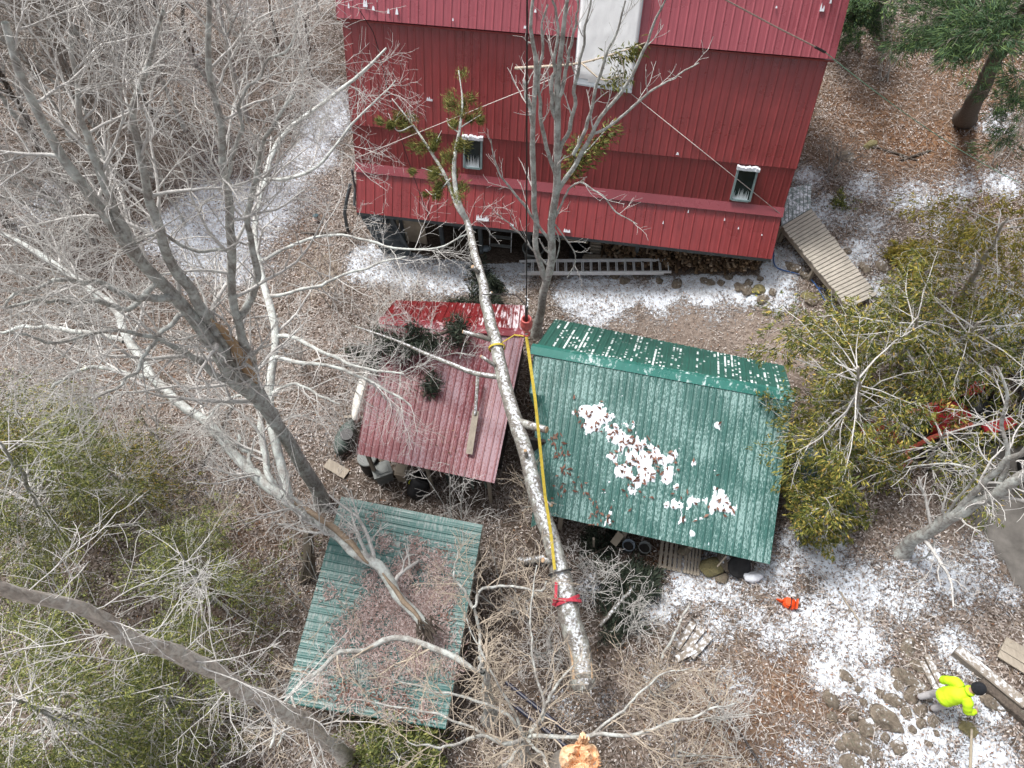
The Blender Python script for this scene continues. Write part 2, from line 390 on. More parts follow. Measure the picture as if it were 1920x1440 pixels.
M['truck'] = m_plain('dark_grey_paint', (.055, .065, .08), .2, .25, 4)
M['orange'] = m_plain('orange_plastic', (.80, .09, .015), .15, .45, 12)
M['white_hull'] = m_plain('white_hull', (.74, .73, .68), .08, .5, 4)
M['hull_green'] = m_plain('green_grey_hull', (.055, .08, .07), .3, .6, 4)
M['grey_bin'] = m_plain('grey_plastic', (.20, .215, .21), .2, .6, 6)
M['blue_bucket'] = m_plain('blue_grey_plastic', (.22, .27, .32), .2, .55, 6)
M['tarp'] = m_plain('dark_teal_tarp', (.05, .10, .12), .3, .6, 4)
M['yellow'] = m_plain('yellow_paint', (.70, .75, .03), .1, .5, 12)
M['rock'] = m_rock('field_stone', (.060, .046, .034), (.33, .275, .215))
M['rock_bare'] = m_rock('bare_stone', (.13, .105, .075), (.30, .255, .19), None)
M['rock_moss'] = m_rock('mossy_stone', (.15, .135, .055), (.29, .25, .13), None)
M['leaf'] = m_leaf('dead_leaves', [(0, (.10, .072, .058)), (.25, (.215, .165, .14)), (.5, (.34, .282, .252)), (.75, (.47, .422, .395)), (1, (.68, .645, .62))])
M['leaf_red'] = m_leaf('red_brown_leaves', [(0, (.085, .038, .026)), (.5, (.16, .072, .05)), (1, (.27, .15, .11))])
M['needle'] = m_leaf('fallen_needles', [(0, (.17, .10, .08)), (.4, (.34, .245, .225)), (1, (.60, .51, .49))])
M['warm_leaf'] = m_leaf('pine_needle_litter', [(0, (.14, .06, .03)), (.5, (.26, .125, .06)), (1, (.40, .25, .15))])
M['grass'] = m_leaf('dry_grass', [(0, (.15, .10, .06)), (.5, (.30, .22, .15)), (1, (.44, .36, .26))])
M['ltwig'] = m_leaf('litter_twigs', [(0, (.16, .13, .11)), (.5, (.36, .32, .29)), (1, (.60, .56, .52))])
M['cedar'] = m_leaf('cedar_leaf', [(0, (.035, .055, .016)), (.4, (.10, .125, .026)), (.72, (.25, .24, .05)), (.92, (.42, .35, .08)), (1, (.44, .28, .08))])
M['cedar_gold'] = m_leaf('golden_cedar_leaf', [(0, (.085, .092, .014)), (.4, (.18, .165, .025)), (.8, (.29, .235, .04)), (1, (.36, .25, .06))])
M['hemlock'] = m_leaf('hemlock_leaf', [(0, (.045, .068, .020)), (.5, (.135, .165, .045)), (.85, (.28, .29, .09)), (1, (.42, .40, .13))])
M['pine_green'] = m_leaf('pine_needles', [(0, (.022, .052, .024)), (.5, (.05, .10, .045)), (.85, (.10, .17, .06)), (1, (.19, .27, .08))])
M['log_green'] = m_leaf('olive_needles', [(0, (.055, .075, .018)), (.5, (.125, .135, .03)), (1, (.25, .215, .06))])
M['bough'] = m_leaf('dark_bough_needles', [(0, (.012, .020, .014)), (.6, (.03, .045, .03)), (1, (.07, .085, .055))])

def m_ground():
    m, nt, b = mat('forest_floor'); co = coord(nt)
    vo = nd(nt, 'ShaderNodeTexVoronoi'); vo.inputs['Scale'].default_value = 16; nt.links.new(noise_vec(nt, co, .12, 9), vo.inputs['Vector'])
    sep = nt.nodes.new('ShaderNodeSeparateColor'); nt.links.new(vo.outputs['Color'], sep.inputs[0])
    c = ramp(nt, [(0, (.050, .038, .030)), (.35, (.115, .089, .071)), (.7, (.21, .168, .142)), (1, (.34, .29, .255))], sep.outputs[0]).outputs[0]
    at = nd(nt, 'ShaderNodeAttribute'); at.attribute_name = 'warm'
    c2 = ramp(nt, [(0, (.07, .035, .02)), (.5, (.15, .075, .038)), (1, (.26, .15, .085))], sep.outputs[1]).outputs[0]
    c = mix(nt, at.outputs['Fac'], c, c2)
    nb = noise_n(nt, co, .7, 4); c = mix(nt, ramp(nt, [(.4, 0.0), (.65, .45)], nb.outputs[0]).outputs[0], c, (.10, .075, .055))
    am = nd(nt, 'ShaderNodeAttribute'); am.attribute_name = 'mould_shade'
    c = mix(nt, mth(nt, 'MULTIPLY', am.outputs['Fac'], .75), c, (.045, .032, .024))  # darker soil: wet leaf mould, plus woods shade put into the colour
    # trodden bare soil
    ad = nd(nt, 'ShaderNodeAttribute'); ad.attribute_name = 'bare'
    n4 = noise_n(nt, co, 9, 6, .7); soil = ramp(nt, [(.3, (.15, .115, .095)), (.7, (.36, .30, .26))], n4.outputs[0]).outputs[0]
    c = mix(nt, ad.outputs['Fac'], c, soil)
    # snow
    s_ = nd(nt, 'ShaderNodeAttribute'); s_.attribute_name = 'snow'
    n1 = noise_n(nt, co, 9.5, 9, .8, .5); n2 = noise_n(nt, co, 34, 4, .7)
    fld = mth(nt, 'ADD', mth(nt, 'ADD', mth(nt, 'MULTIPLY', n1.outputs[0], .66), mth(nt, 'MULTIPLY', n2.outputs[0], .34)), mth(nt, 'MULTIPLY', s_.outputs['Fac'], .25))
    k = ramp(nt, [(.625, 0.0), (.665, 1.0)], fld).outputs[0]
    c = mix(nt, mth(nt, 'MULTIPLY', k, ramp(nt, [(.35, .55), (.6, 1.0)], noise_n(nt, co, 3.0, 5, .7).outputs[0]).outputs[0]), c, (.72, .78, .86)); nt.links.new(c, b.inputs['Base Color'])
    b.inputs['Roughness'].default_value = .92; b.inputs['Specular IOR Level'].default_value = .2
    bump(nt, b, mth(nt, 'ADD', vo.outputs['Distance'], mth(nt, 'MULTIPLY', k, .8)), .8, .03)
    return m
def noise_vec(nt, co, amt, scale):
    n = noise_n(nt, co, scale, 2); v = nt.nodes.new('ShaderNodeVectorMath'); v.operation = 'MULTIPLY_ADD'
    nt.links.new(n.outputs['Color'], v.inputs[0]); v.inputs[1].default_value = (amt, amt, amt); nt.links.new(co, v.inputs[2]); return v.outputs[0]
M['ground'] = m_ground()
M['drive'] = m_plain('packed_dirt_drive', (.125, .116, .106), .35, .9, 3, bmp=.4)

# ------------------------------------------------------------------ ground
SNOWB = [(1300,1100,.7,.95),(1240,1140,.6,.9),(1190,1160,.5,.7),(1350,1170,.6,.8),(700,490,0.9,1.62),(760,500,0.9,1.62),(830,515,0.8,1.62),(900,520,0.7,1.46),(960,517,0.6,1.62),(1080,550,0.7,1.62),(1120,560,0.9,1.79),(1115,595,0.6,1),(1170,545,0.6,1.79),(1240,548,0.6,1.79),(1320,530,0.8,1.79),
 (1400,522,0.8,1.79),(1455,500,0.7,1.79),(1250,575,0.9,0.75),(1180,600,0.6,0.6),(1350,580,1,0.5),(1470,560,0.7,0.892),(610,230,1,1.5),(590,290,0.9,1.35),(540,330,0.8,0.9),(480,380,1,1.3),(400,400,1.3,1.35),(330,430,1.1,1.1),(400,460,1.3,1.25),(440,500,0.9,0.9),(620,190,0.8,1.2),
 (1515,330,0.7,1.04),(1560,400,1,0.92),(1610,470,0.9,0.88),(1655,540,0.7,0.88),(1640,420,0.9,0.8),(1700,370,1.1,0.8),(1620,350,1,0.76),(1800,350,1,0.72),(1880,340,0.9,0.8),(1870,230,0.8,0.8),(1760,420,0.9,0.64),
 (1350,1100,0.731,0.929),(1290,1060,0.627,0.929),(1400,1150,0.731,0.826),(1450,1080,0.731,0.929),(1540,1040,0.836,1.03),(1600,1100,0.941,1.03),(1600,1200,0.836,1.03),(1560,1260,0.627,1.03),(1690,1110,0.941,0.929),(1740,1060,0.836,0.929),
 (1800,1090,0.836,0.929),(1830,1040,0.627,0.826),(1650,1290,0.731,0.929),(1860,1330,0.627,1.03),(1850,1420,0.731,1.24),(1720,1400,0.836,1.14),(1600,1420,0.627,0.929),(1500,1390,0.627,0.722),(1250,1130,0.627,0.722),(1880,1110,0.627,0.722),(1300,1200,0.627,0.826),
 (1880,560,0.9,0.72),(1905,610,0.8,1),(1780,640,0.8,0.6),(1700,670,0.6,0.5),(1450,1200,0.731,0.826),(1520,1160,0.836,1.03),(1380,1280,0.627,0.619),(1790,1220,0.627,0.929),(1480,1010,0.418,0.929),(1450,1440,0.731,0.619),(1780,1360,0.627,1.03),(1350,1040,0.522,0.826),(1110,1100,0.5,0.7),
 (900,1000,0.5,0.2),(1230,1260,0.7,0.55),(1150,1330,0.7,0.45),(1250,1400,0.836,0.464),(1060,1330,0.6,0.4)]
WARMB = [(1650,250,2.5,.9),(1750,280,2.2,1),(1850,150,2.5,.9),(1600,200,1.6,.7),(1800,330,1.8,.9),(1700,120,2,.6),(1480,1290,.9,.7),(1390,1350,.9,.8),(1450,1420,.9,.7),(1350,1040,.6,.5),(560,440,.8,.4),(450,1050,1.4,.35),(250,700,1.5,.3),(1250,1040,.7,.9)]
BAREB = [(1300,600,1.7,.8),(1400,610,1.4,.8),(1470,640,1.0,.9),(1500,690,.8,.8),(1180,630,1.2,.6),(1250,560,1,.3),(920,560,1.2,.4),(1790,1000,.8,.4)]
def blobs(lst):
    p = np.array([PG(b_[0], b_[1]) for b_ in lst]); return p[:, :2], np.array([b_[2] for b_ in lst]), np.array([b_[3] for b_ in lst])
def field(B, x, y):
    p, r, a = B; out = np.zeros(np.shape(x))
    for (q, rr, aa) in zip(p, r, a):
        out = np.maximum(out, aa*np.exp(-(((x-q[0])**2+(y-q[1])**2)/(rr*rr))*.8))
    return out
SB, WB, BB = blobs(SNOWB), blobs(WARMB), blobs(BAREB)
gx = np.concatenate([[-600, -200, -90, -50], np.arange(-30, 30.01, .14), [50, 90, 200, 600]])
gy = np.concatenate([[-600, -200, -60, -20], np.arange(-6, 48.01, .14), [60, 90, 200, 600]])
X, Y = np.meshgrid(gx, gy); Zg = ground(X, Y)
gv = np.stack([X, Y, Zg], -1).reshape(-1, 3); ny_, nx_ = X.shape; gi = np.arange(nx_*ny_).reshape(ny_, nx_)
gf = np.stack([gi[:-1, :-1], gi[:-1, 1:], gi[1:, 1:], gi[1:, :-1]], -1).reshape(-1, 4)
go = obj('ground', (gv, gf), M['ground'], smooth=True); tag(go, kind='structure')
DARKB = [(980,1000,.8,.8),(960,1100,1.0,.9),(1000,1200,1.0,.9),(930,1260,.9,.8),(1100,1060,.8,.9),(1190,1090,.9,.9),(1150,1200,.7,.7),(880,1340,.9,.8),(640,900,.8,.8),(760,930,.8,.9),(880,940,.7,.9),(985,760,.5,1),(985,860,.5,1),(640,860,.6,.7),(900,1050,.7,.8),(560,1060,.6,.6),(1050,1350,1.2,.8),(870,1400,1.0,.9),(1000,1050,.8,1),(1080,1130,.8,1),(950,1200,.8,1),(1020,1290,.9,.9),(1210,1060,.7,.9),(700,910,.7,.9),(60,150,3,.8),(250,120,3,.7),(30,300,2.5,.8),(420,80,2,.6),(330,220,1.6,.6),(150,250,2.5,.7),(80,470,1.6,.6),(200,380,1.5,.4)]  # wet dark soil round the sheds and log; woods blobs paint in deep shade
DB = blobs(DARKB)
for nm, Bq in (('snow', SB), ('warm', WB), ('bare', BB), ('mould_shade', DB)):
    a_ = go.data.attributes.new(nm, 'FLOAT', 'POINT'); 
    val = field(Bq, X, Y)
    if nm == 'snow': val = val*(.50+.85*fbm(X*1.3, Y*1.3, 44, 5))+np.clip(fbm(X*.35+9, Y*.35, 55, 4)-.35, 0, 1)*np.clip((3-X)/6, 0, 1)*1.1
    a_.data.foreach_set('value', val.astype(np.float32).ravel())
# driveway sheet at the right
dp = [(1795,950),(1850,1020),(1905,1110),(1960,1190),(2060,1160),(2060,800),(1960,740),(1840,790),(1760,880)]
dw = np.array([PG(*q)[:2] for q in dp])
def inpoly(x, y, poly):
    ins = np.zeros(np.shape(x), bool); j = len(poly)-1
    for i in range(len(poly)):
        xi, yi = poly[i]; xj, yj = poly[j]
        ins ^= ((yi > y) != (yj > y)) & (x < (xj-xi)*(y-yi)/(yj-yi+1e-12)+xi); j = i
    return ins
dx, dy = np.meshgrid(np.arange(8, 17, .12), np.arange(2, 14, .12))
dxx = dx+.25*(fbm(dx*1.5, dy*1.5, 21)-.5); dyy = dy+.25*(fbm(dx*1.5, dy*1.5, 31)-.5)
ins = inpoly(dxx, dyy, dw); di = np.arange(dx.size).reshape(dx.shape)
cell = ins[:-1, :-1] & ins[1:, :-1] & ins[:-1, 1:] & ins[1:, 1:]
df = np.stack([di[:-1, :-1], di[:-1, 1:], di[1:, 1:], di[1:, :-1]], -1)[cell]
dv = np.stack([dx, dy, ground(dx, dy)+.02], -1).reshape(-1, 3)
tag(obj('driveway', (dv, df), M['drive'], smooth=True), kind='structure')
#==PART2==
# ------------------------------------------------------------------ ribbed sheets
def ribbed(A, B, Cc, D, spacing=.23, h=.022, nv=8, bend=None, wid=None, under=None, u_off=0.0):
    """ribs run from edge AB to edge DC; returns MB with UV in metres (u across ribs, v along them)"""
    A, B, Cc, D = [np.asarray(q, float) for q in (A, B, Cc, D)]
    W = wid or max(np.linalg.norm(B-A), np.linalg.norm(Cc-D)); L = np.linalg.norm(D-A)
    nrm = np.cross(B-A, D-A); nrm /= np.linalg.norm(nrm)
    if nrm[2] < 0: nrm = -nrm
    us, hh = [], []
    k = 0
    while k*spacing < W+spacing:
        u = k*spacing-u_off
        for du, q in ((-.034, 0), (-.013, 1), (.013, 1), (.034, 0), (spacing*.34, 0), (spacing*.5, .16), (spacing*.66, 0)):
            uu = u+du
            if 0 <= uu <= W: us.append(uu); hh.append(q*h)
        k += 1
    us = np.array([0.0]+us+[W]); hh = np.array([0.0]+hh+[0.0])
    s_ = us/W; t = np.linspace(0, 1, nv+1)
    ss, tt = np.meshgrid(s_, t)
    p = ((1-ss)*(1-tt))[..., None]*A+(ss*(1-tt))[..., None]*B+(ss*tt)[..., None]*Cc+((1-ss)*tt)[..., None]*D
    p = p+hh[None, :, None]*nrm
    if bend is not None: p = bend(p, ss*W, tt*L)
    nu = len(us); idx = np.arange(nu*(nv+1)).reshape(nv+1, nu)
    f = np.stack([idx[:-1, :-1], idx[:-1, 1:], idx[1:, 1:], idx[1:, :-1]], -1).reshape(-1, 4)
    mb = MB(); mb.add(p.reshape(-1, 3), f)
    mb.uv = np.stack([(ss*W+u_off).ravel(), (tt*L).ravel()], 1)
    mb.nrm = nrm
    return mb
def slab(A, B, Cc, D, th, drop=0.0):
    A, B, Cc, D = [np.asarray(q, float) for q in (A, B, Cc, D)]
    n = np.cross(B-A, D-A); n /= np.linalg.norm(n)
    if n[2] < 0: n = -n
    return MB().poly([A-n*drop, B-n*drop, Cc-n*drop, D-n*drop], -n*th)
def rope(name, pts, r, mt, label, cat, sag=0.0, n=6, group=None, res=14):
    p = spline(np.asarray(pts, float), res) if len(pts) > 2 else np.linspace(pts[0], pts[1], res)
    if sag: t = np.linspace(0, 1, len(p)); p = p-np.array([0, 0, 1])*(4*sag*t*(1-t))[:, None]
    return tag(obj(name, MB().tube(p, r, n), M[mt], origin=p[0], smooth=True), label, cat, group)
def spline(p, n):
    p = np.asarray(p, float)
    if len(p) < 3: return np.linspace(p[0], p[-1], n)
    q = np.vstack([2*p[0]-p[1], p, 2*p[-1]-p[-2]])
    d = np.concatenate([[0], np.cumsum(np.linalg.norm(np.diff(p, axis=0), axis=1))]); T = np.linspace(0, d[-1], n)
    out = []
    for x in T:
        i = min(max(np.searchsorted(d, x)-1, 0), len(p)-2); t = (x-d[i])/(d[i+1]-d[i]+1e-9)
        a, b, c, e = q[i:i+4]
        out.append(.5*(2*b+(c-a)*t+(2*a-5*b+4*c-e)*t*t+(3*b-a-3*c+e)*t**3))
    return np.array(out)
def interp(a, d, n):
    return np.interp(np.linspace(0, 1, n), np.linspace(0, 1, len(a)), a)

# ------------------------------------------------------------------ the red house
HL = P(668, 398, 2.4); HR = P(1447, 486, 2.4); HU = HR-HL; HW = np.linalg.norm(HU); HU /= HW
HIN = np.array([-HU[1], HU[0], 0])
def H(s, i, z): return HL+HU*s+HIN*i+np.array([0, 0, z-2.4])
def Hs(px, py, q, dirv):
    """point where the pixel's ray meets the house plane through q that contains HU and dirv"""
    n = np.cross(HU, dirv); n /= np.linalg.norm(n); return on_plane(px, py, q, n)
house = thing('metal_house', 'big red ribbed metal house with steeply sloped sides at the top of the photo', 'house', H(HW/2, 4.5, 0))
DP = 10.0
prof = [(0, 2.4), (.78, 3.48), (.84, 3.64), (1.30, 4.9), (1.27, 4.88), (2.44, 7.6), (2.22, 7.70), (2.99, 8.9), (5.0, 11.9)]
obj('skirt_roof', ribbed(H(0,0,2.4), H(HW,0,2.4), H(HW,.78,3.48), H(0,.78,3.48), .30, .020), M['red'], house)
tr = MB().beam(H(-.02,.80,3.585), H(HW+.02,.80,3.585), .05, .20, up=np.cross(HU, H(0,.84,3.64)-H(0,.78,3.48)))
obj('flashing', MB().poly([H(-.02,.72,3.47), H(HW+.02,.72,3.47), H(HW+.02,.90,3.70), H(-.02,.90,3.70)], HIN*-.03+np.array([0,0,.035])), M['red_trim'], house)
obj('lower_wall', ribbed(H(0,.84,3.62), H(HW,.84,3.62), H(HW,1.34,4.98), H(0,1.34,4.98), .23, .014), M['red_lower'], house)
obj('side_panel', ribbed(H(-.02,1.255,4.88), H(HW+.02,1.255,4.88), H(HW+.02,2.40,7.62), H(-.02,2.40,7.62), .235, .016), M['red'], house)
obj('eave_flashing', MB().poly([H(-.03,2.37,7.38), H(HW+.03,2.37,7.38), H(HW+.03,2.46,7.62), H(-.03,2.46,7.62)], HIN*-.05+np.array([0,0,.02])), M['red_trim'], house)
up_r = obj('upper_roof', ribbed(H(-.1,2.20,7.74), H(HW+.12,2.20,7.74), H(HW+.12,5.0,12.0), H(-.1,5.0,12.0), .235, .017), M['red_roof'], house)
obj('soffit', MB().poly([H(-.1,2.21,7.70), H(HW+.12,2.21,7.70), H(HW+.12,2.42,7.66), H(-.1,2.42,7.66)], (0,0,-.05)), M['red_lower'], house)
# far side, mirrored, and gable ends
def Hm(s, i, z): return H(s, DP-i, z)
obj('rear_roof', ribbed(Hm(HW+.1,2.2,7.74), Hm(-.1,2.2,7.74), Hm(-.1,5,12.0), Hm(HW+.1,5,12.0), .235, .02), M['red'], house)
obj('rear_wall', ribbed(Hm(HW,0.8,2.4), Hm(0,.8,2.4), Hm(0,2.4,7.7), Hm(HW,2.4,7.7), .235, .02), M['red'], house)
gp = [(.06,2.44),(.82,3.50),(.88,3.64),(1.38,4.9),(2.46,7.6),(5.0,11.8)]
for s0, sg in ((0.02, 1), (HW-.02, -1)):
    ring = [H(s0,i,z) for i, z in gp]+[Hm(s0,i,z) for i, z in gp[::-1][1:]]
    obj('gable_wall', MB().poly(ring, HU*.04*sg), M['red'], house)
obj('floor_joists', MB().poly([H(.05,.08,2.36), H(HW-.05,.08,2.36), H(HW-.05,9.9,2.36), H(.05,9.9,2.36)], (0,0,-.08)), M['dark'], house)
obj('edge_board', MB().poly([H(.0,.02,2.385), H(HW,.02,2.385), H(HW,.07,2.385), H(0,.07,2.385)], (0,0,-.14)), M['gray_paint'], house)
# basement: dark back wall, beige door panels at the left, posts
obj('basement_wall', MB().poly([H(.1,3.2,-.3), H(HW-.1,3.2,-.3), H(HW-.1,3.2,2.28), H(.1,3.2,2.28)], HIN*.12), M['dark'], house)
def Hp(px, py, i): return on_plane(px, py, H(0,i,0), HIN)
def Hsx(px, py, i): return float((Hp(px,py,i)-HL).dot(HU))
d0, d1, dz = Hsx(722,440,1.0), Hsx(798,440,1.0), Hp(760,464,1.0)[2]
pb = obj('door', MB().poly([H(d0,1.0,dz), H(d1,1.0,dz), H(d1,1.0,2.25), H(d0,1.0,2.25)], HIN*.06), M['beige'], house)
dm = d0+(d1-d0)*.42
obj('trim_strip', MB().poly([H(dm,.96,dz+.05), H(dm+.13,.96,dz+.05), H(dm+.13,.96,1.9), H(dm,.96,1.9)], HIN*.03), M['gray_paint'], pb)
obj('sill', MB().poly([H(dm+.3,.94,dz-.22), H(d1+.05,.94,dz-.22), H(d1+.05,.94,dz-.02), H(dm+.3,.94,dz-.02)], HIN*.1), M['red'], pb)
for s in (.82, 2.5, 3.9, 5.6, 9.3, HW-.4):
    obj('post', MB().beam(H(s,.95,-.2), H(s,.95,2.28), .13, .13, up=HIN), M['gray_paint'], house)
obj('doorway_panel', MB().poly([H(2.65,1.9,.1), H(3.5,1.9,.1), H(3.5,1.9,2.2), H(2.65,1.9,2.2)], HIN*.06), M['gray_paint'], house)
# windows on the lower wall
lwd = H(0,1.34,4.98)-H(0,.84,3.62)
lwn = np.cross(HU, lwd); lwn /= np.linalg.norm(lwn)
def window(px, bits):
    tl, tr_, br, bl = [Hs(x, y, H(0,.84,3.62)+lwn*-.0, lwd) for x, y in px]
    c0 = (tl+bl)/2; c1 = (tr_+br)/2; um = HU; vm = lwd/np.linalg.norm(lwd)
    ctr = (tl+tr_+br+bl)/4; ww = abs((c1-c0).dot(um)); hh = abs(((tl+tr_)/2-(bl+br)/2).dot(vm))
    n = lwn if lwn.dot(-HIN) > 0 else -lwn
    q = lambda a, b, o: ctr+um*a+vm*b+n*o
    fm = MB(); t = .055
    fm.beam(q(-ww/2,-hh/2,.05), q(-ww/2,hh/2,.05), t, .11, up=n); fm.beam(q(ww/2,-hh/2,.05), q(ww/2,hh/2,.05), t, .11, up=n)
    fm.beam(q(-ww/2+.03,-hh/2,.048), q(ww/2-.03,-hh/2,.048), t, .10, up=n); fm.beam(q(-ww/2+.03,hh/2,.052), q(ww/2-.03,hh/2,.052), t, .12, up=n)
    wo = obj('window', fm, M['frame'], house)
    obj('pane', MB().poly([q(-ww/2,-hh/2,.035), q(ww/2,-hh/2,.035), q(ww/2,hh/2,.035), q(-ww/2,hh/2,.035)], n*.012), M['glass'], wo)
    # snow on the head trim and slipped down inside the lower half of the glass
    sm = MB()
    k = 12
    for i in range(k):
        a0 = -ww/2-.05+(ww+.1)*i/k; h_ = .10+.05*random.random()
        sm.add(*taper_box(q(a0,hh/2+.0,.06), um*(ww+.1)/k*1.02, vm*h_, n*(.10+.05*random.random())))
    obj('snow_cap', sm, M['snow'], wo)
    sm = MB()
    for i in range(16):
        a0 = -ww/2+.03+(ww-.1)*i/16; h_ = hh*bits*(.35+.65*random.random())
        sm.add([q(a0,-hh/2+.03,.049), q(a0+(ww-.1)/16,-hh/2+.03,.049), q(a0+(ww-.1)/32,-hh/2+.03+h_,.049), q(a0,-hh/2+.03,.058), q(a0+(ww-.1)/16,-hh/2+.03,.058)], [(0,1,2),(3,4,2),(0,3,2),(1,4,2)])
    obj('slipped_snow', sm, M['snow_glass'], wo)
def taper_box(o, a, b, c):
    v = [o, o+a, o+a+b*.9, o+b*.9, o+c*.9, o+a+c*.9, o+a+b*.8+c, o+b*.8+c]
    return v, [(0,1,2,3),(4,5,6,7),(0,1,5,4),(1,2,6,5),(2,3,7,6),(3,0,4,7)]
window([(870,258),(905,261),(902,315),(872,312)], .45)
window([(1383,314),(1420,320),(1404,376),(1371,372)], .38)
# snowy skylight crossing the eave
spd = H(0,2.40,7.62)-H(0,1.255,4.88); spn = np.cross(HU, spd); spn /= np.linalg.norm(spn); spn = spn if spn.dot(HIN) < 0 else -spn
b0 = Hs(1075,158,H(0,1.255,4.88)+spn*.30,spd); b1 = Hs(1184,175,H(0,1.255,4.88)+spn*.30,spd)
rd = H(0,5,12.0)-H(0,2.2,7.74); rn = np.cross(HU, rd); rn /= np.linalg.norm(rn); rn = rn if rn.dot(HIN) < 0 else -rn
t0 = Hs(1093,-60,H(0,2.2,7.74)+rn*.30,rd); t1 = Hs(1213,-50,H(0,2.2,7.74)+rn*.30,rd)
sk = obj('skylight', MB().poly([b0,b1,t1,t0], np.cross(b1-b0,t0-b0)/np.linalg.norm(np.cross(b1-b0,t0-b0))*-.5), M['snow_glass'], house)
up_n = np.cross(b1-b0,t0-b0); up_n /= np.linalg.norm(up_n); up_n = up_n if up_n[2] > 0 else -up_n
bl_ = lambda s, t: (b0*(1-s)+b1*s)*(1-t)+(t0*(1-s)+t1*s)*t
gl = obj('pane', MB().poly([bl_(.03,.015)+up_n*.004, bl_(.97,.015)+up_n*.004, bl_(.97,.5)+up_n*.004, bl_(.03,.5)+up_n*.004], up_n*.02), M['snow_glass'], sk)
g_s, g_t = np.meshgrid(np.linspace(.015,.985,40), np.linspace(.02,.995,40))
pz = ((b0*(1-g_s[...,None])+b1*g_s[...,None])*(1-g_t[...,None])+(t0*(1-g_s[...,None])+t1*g_s[...,None])*g_t[...,None])
edge = np.clip((g_t-(.02+.05*fbm(g_s*7,g_t*3,77)))*14,0,1)*np.clip((np.minimum(g_s,1-g_s)-.01)*40,0,1)
pz = pz+up_n*(.028+edge*(.05+.03*fbm(g_s*8,g_t*8,12)))[...,None]
ii = np.arange(1600).reshape(40,40)
keep = (edge[:-1,:-1] > 0.01)
obj('snow_cover', (pz.reshape(-1,3), np.stack([ii[:-1,:-1],ii[:-1,1:],ii[1:,1:],ii[1:,:-1]],-1)[keep]), M['snow_deep'], sk, smooth=True)
# snow scraps caught on the metal: drips at the eaves, dabs on ribs
def scrap(q, n, um, vm, wdt, hgt, teeth, nm='snow_scrap'):
    wdt *= .75; hgt *= .6; mb = MB(); q = np.asarray(q)+n*.03
    for i in range(teeth):
        a = -wdt/2+wdt*i/teeth; h_ = hgt*(.3+.7*random.random())
        p = [q+um*a-vm*.02, q+um*(a+wdt/teeth*1.1)-vm*.02, q+um*(a+wdt/teeth*.9)+vm*h_*.5, q+um*(a+wdt/teeth*.45)+vm*h_, q+um*(a+wdt/teeth*.15)+vm*h_*.45]
        mb.poly(p, n*.035)
    obj(nm, mb, M['snow'], house)
skd = H(0,.78,3.48)-H(0,0,2.4); skn = np.cross(HU, skd); skn /= np.linalg.norm(skn); skn = skn if skn.dot(HIN) < 0 else -skn
nz = lambda v: v/np.linalg.norm(v)
for (x, y, wd_, hg, tt) in [(905,412,.55,.30,9),(960,422,.15,.15,3),(1063,434,.28,.35,4)]:
    scrap(Hs(x,y,H(0,0,2.4),skd), skn, HU, nz(skd), wd_, hg, tt)
scrap(Hs(806,187,H(0,1.255,4.88),spd), spn, HU, nz(spd), .24, .16, 3)
scrap(Hs(1270,288,H(0,1.255,4.88),spd), spn, HU, nz(spd), .10, .28, 1)
for (x, y, wd_, hg, tt) in [(655,14,.06,.2,1),(686,12,.16,.5,2),(701,18,.1,.35,1),(729,24,.08,.25,1),(745,26,.1,.3,1),(985,52,.1,.15,2),(1004,22,.08,.35,1),(1540,20,.14,.3,3),(1556,5,.06,.2,1),(1455,14,.06,.15,1),(850,38,.05,.12,1)]:
    scrap(Hs(x,y,H(0,2.2,7.74),rd), rn, HU, nz(rd), wd_, hg, tt)
for (x, y) in [(1243,418),(1358,412),(1290,397),(1428,440),(1384,428)]:
    scrap(Hs(x,y,H(0,0,2.4),skd), skn, HU, nz(skd), .04, .14, 1)

# ---------------- landing, ramp, grey stairs
A0, B0 = P(1466,424,2.42), P(1521,391,2.42)
zr = 2.05
C0, D0 = PG(1645,553,.10), PG(1591,577,.12)
C0 = P(1645,553,zr); D0 = P(1591,577,zr)
rm = thing('plank_ramp', 'weathered wooden plank ramp sloping down from the right corner of the red house', 'ramp', (A0+D0)/2)
NP = 27
for i in range(NP):
    t0_, t1_ = i/NP+.0035, (i+1)/NP-.0035
    a, b, c, d = A0+(D0-A0)*t0_, B0+(C0-B0)*t0_, B0+(C0-B0)*t1_, A0+(D0-A0)*t1_
    j = lambda: np.array([0, 0, random.uniform(-.006,.006)]); e = nz(B0-A0)*random.uniform(-.02,.03)
    obj('plank', MB().poly([a+j()-e, b+j()+e, c+j()+e, d+j()-e], (0,0,-.04)), M['ramp_wood'], rm)
for q0, q1 in ((A0, D0), (B0, C0)):
    inw = nz((A0+B0)/2-q0)*.06
    obj('joist', MB().beam(q0+inw+np.array([0,0,-.14]), q1+inw+np.array([0,0,-.14]), .05, .18), M['old_wood'], rm)
for t in (.02, .5):
    for q0, q1 in ((A0, D0), (B0, C0)):
        q = q0+(q1-q0)*t+nz((A0+B0)/2-q0)*.12; zg = gz(q[0], q[1])-.2
        if q[2]-.25 > zg: obj('post', MB().beam((q[0],q[1],zg), (q[0],q[1],q[2]-.06), .10, .10, up=(1,0,0)), M['old_wood'], rm)
dk = thing('plank_landing', 'snow dusted grey plank landing between the ramp and the red house wall', 'landing', A0+HIN*.8)
dq = [A0+np.array([0,0,-.05])+HIN*.06, B0+np.array([0,0,-.05])+HIN*.05, B0+HIN*1.25+HU*.1+np.array([0,0,-.05]), A0+HIN*1.7-HU*.0+np.array([0,0,-.05])]
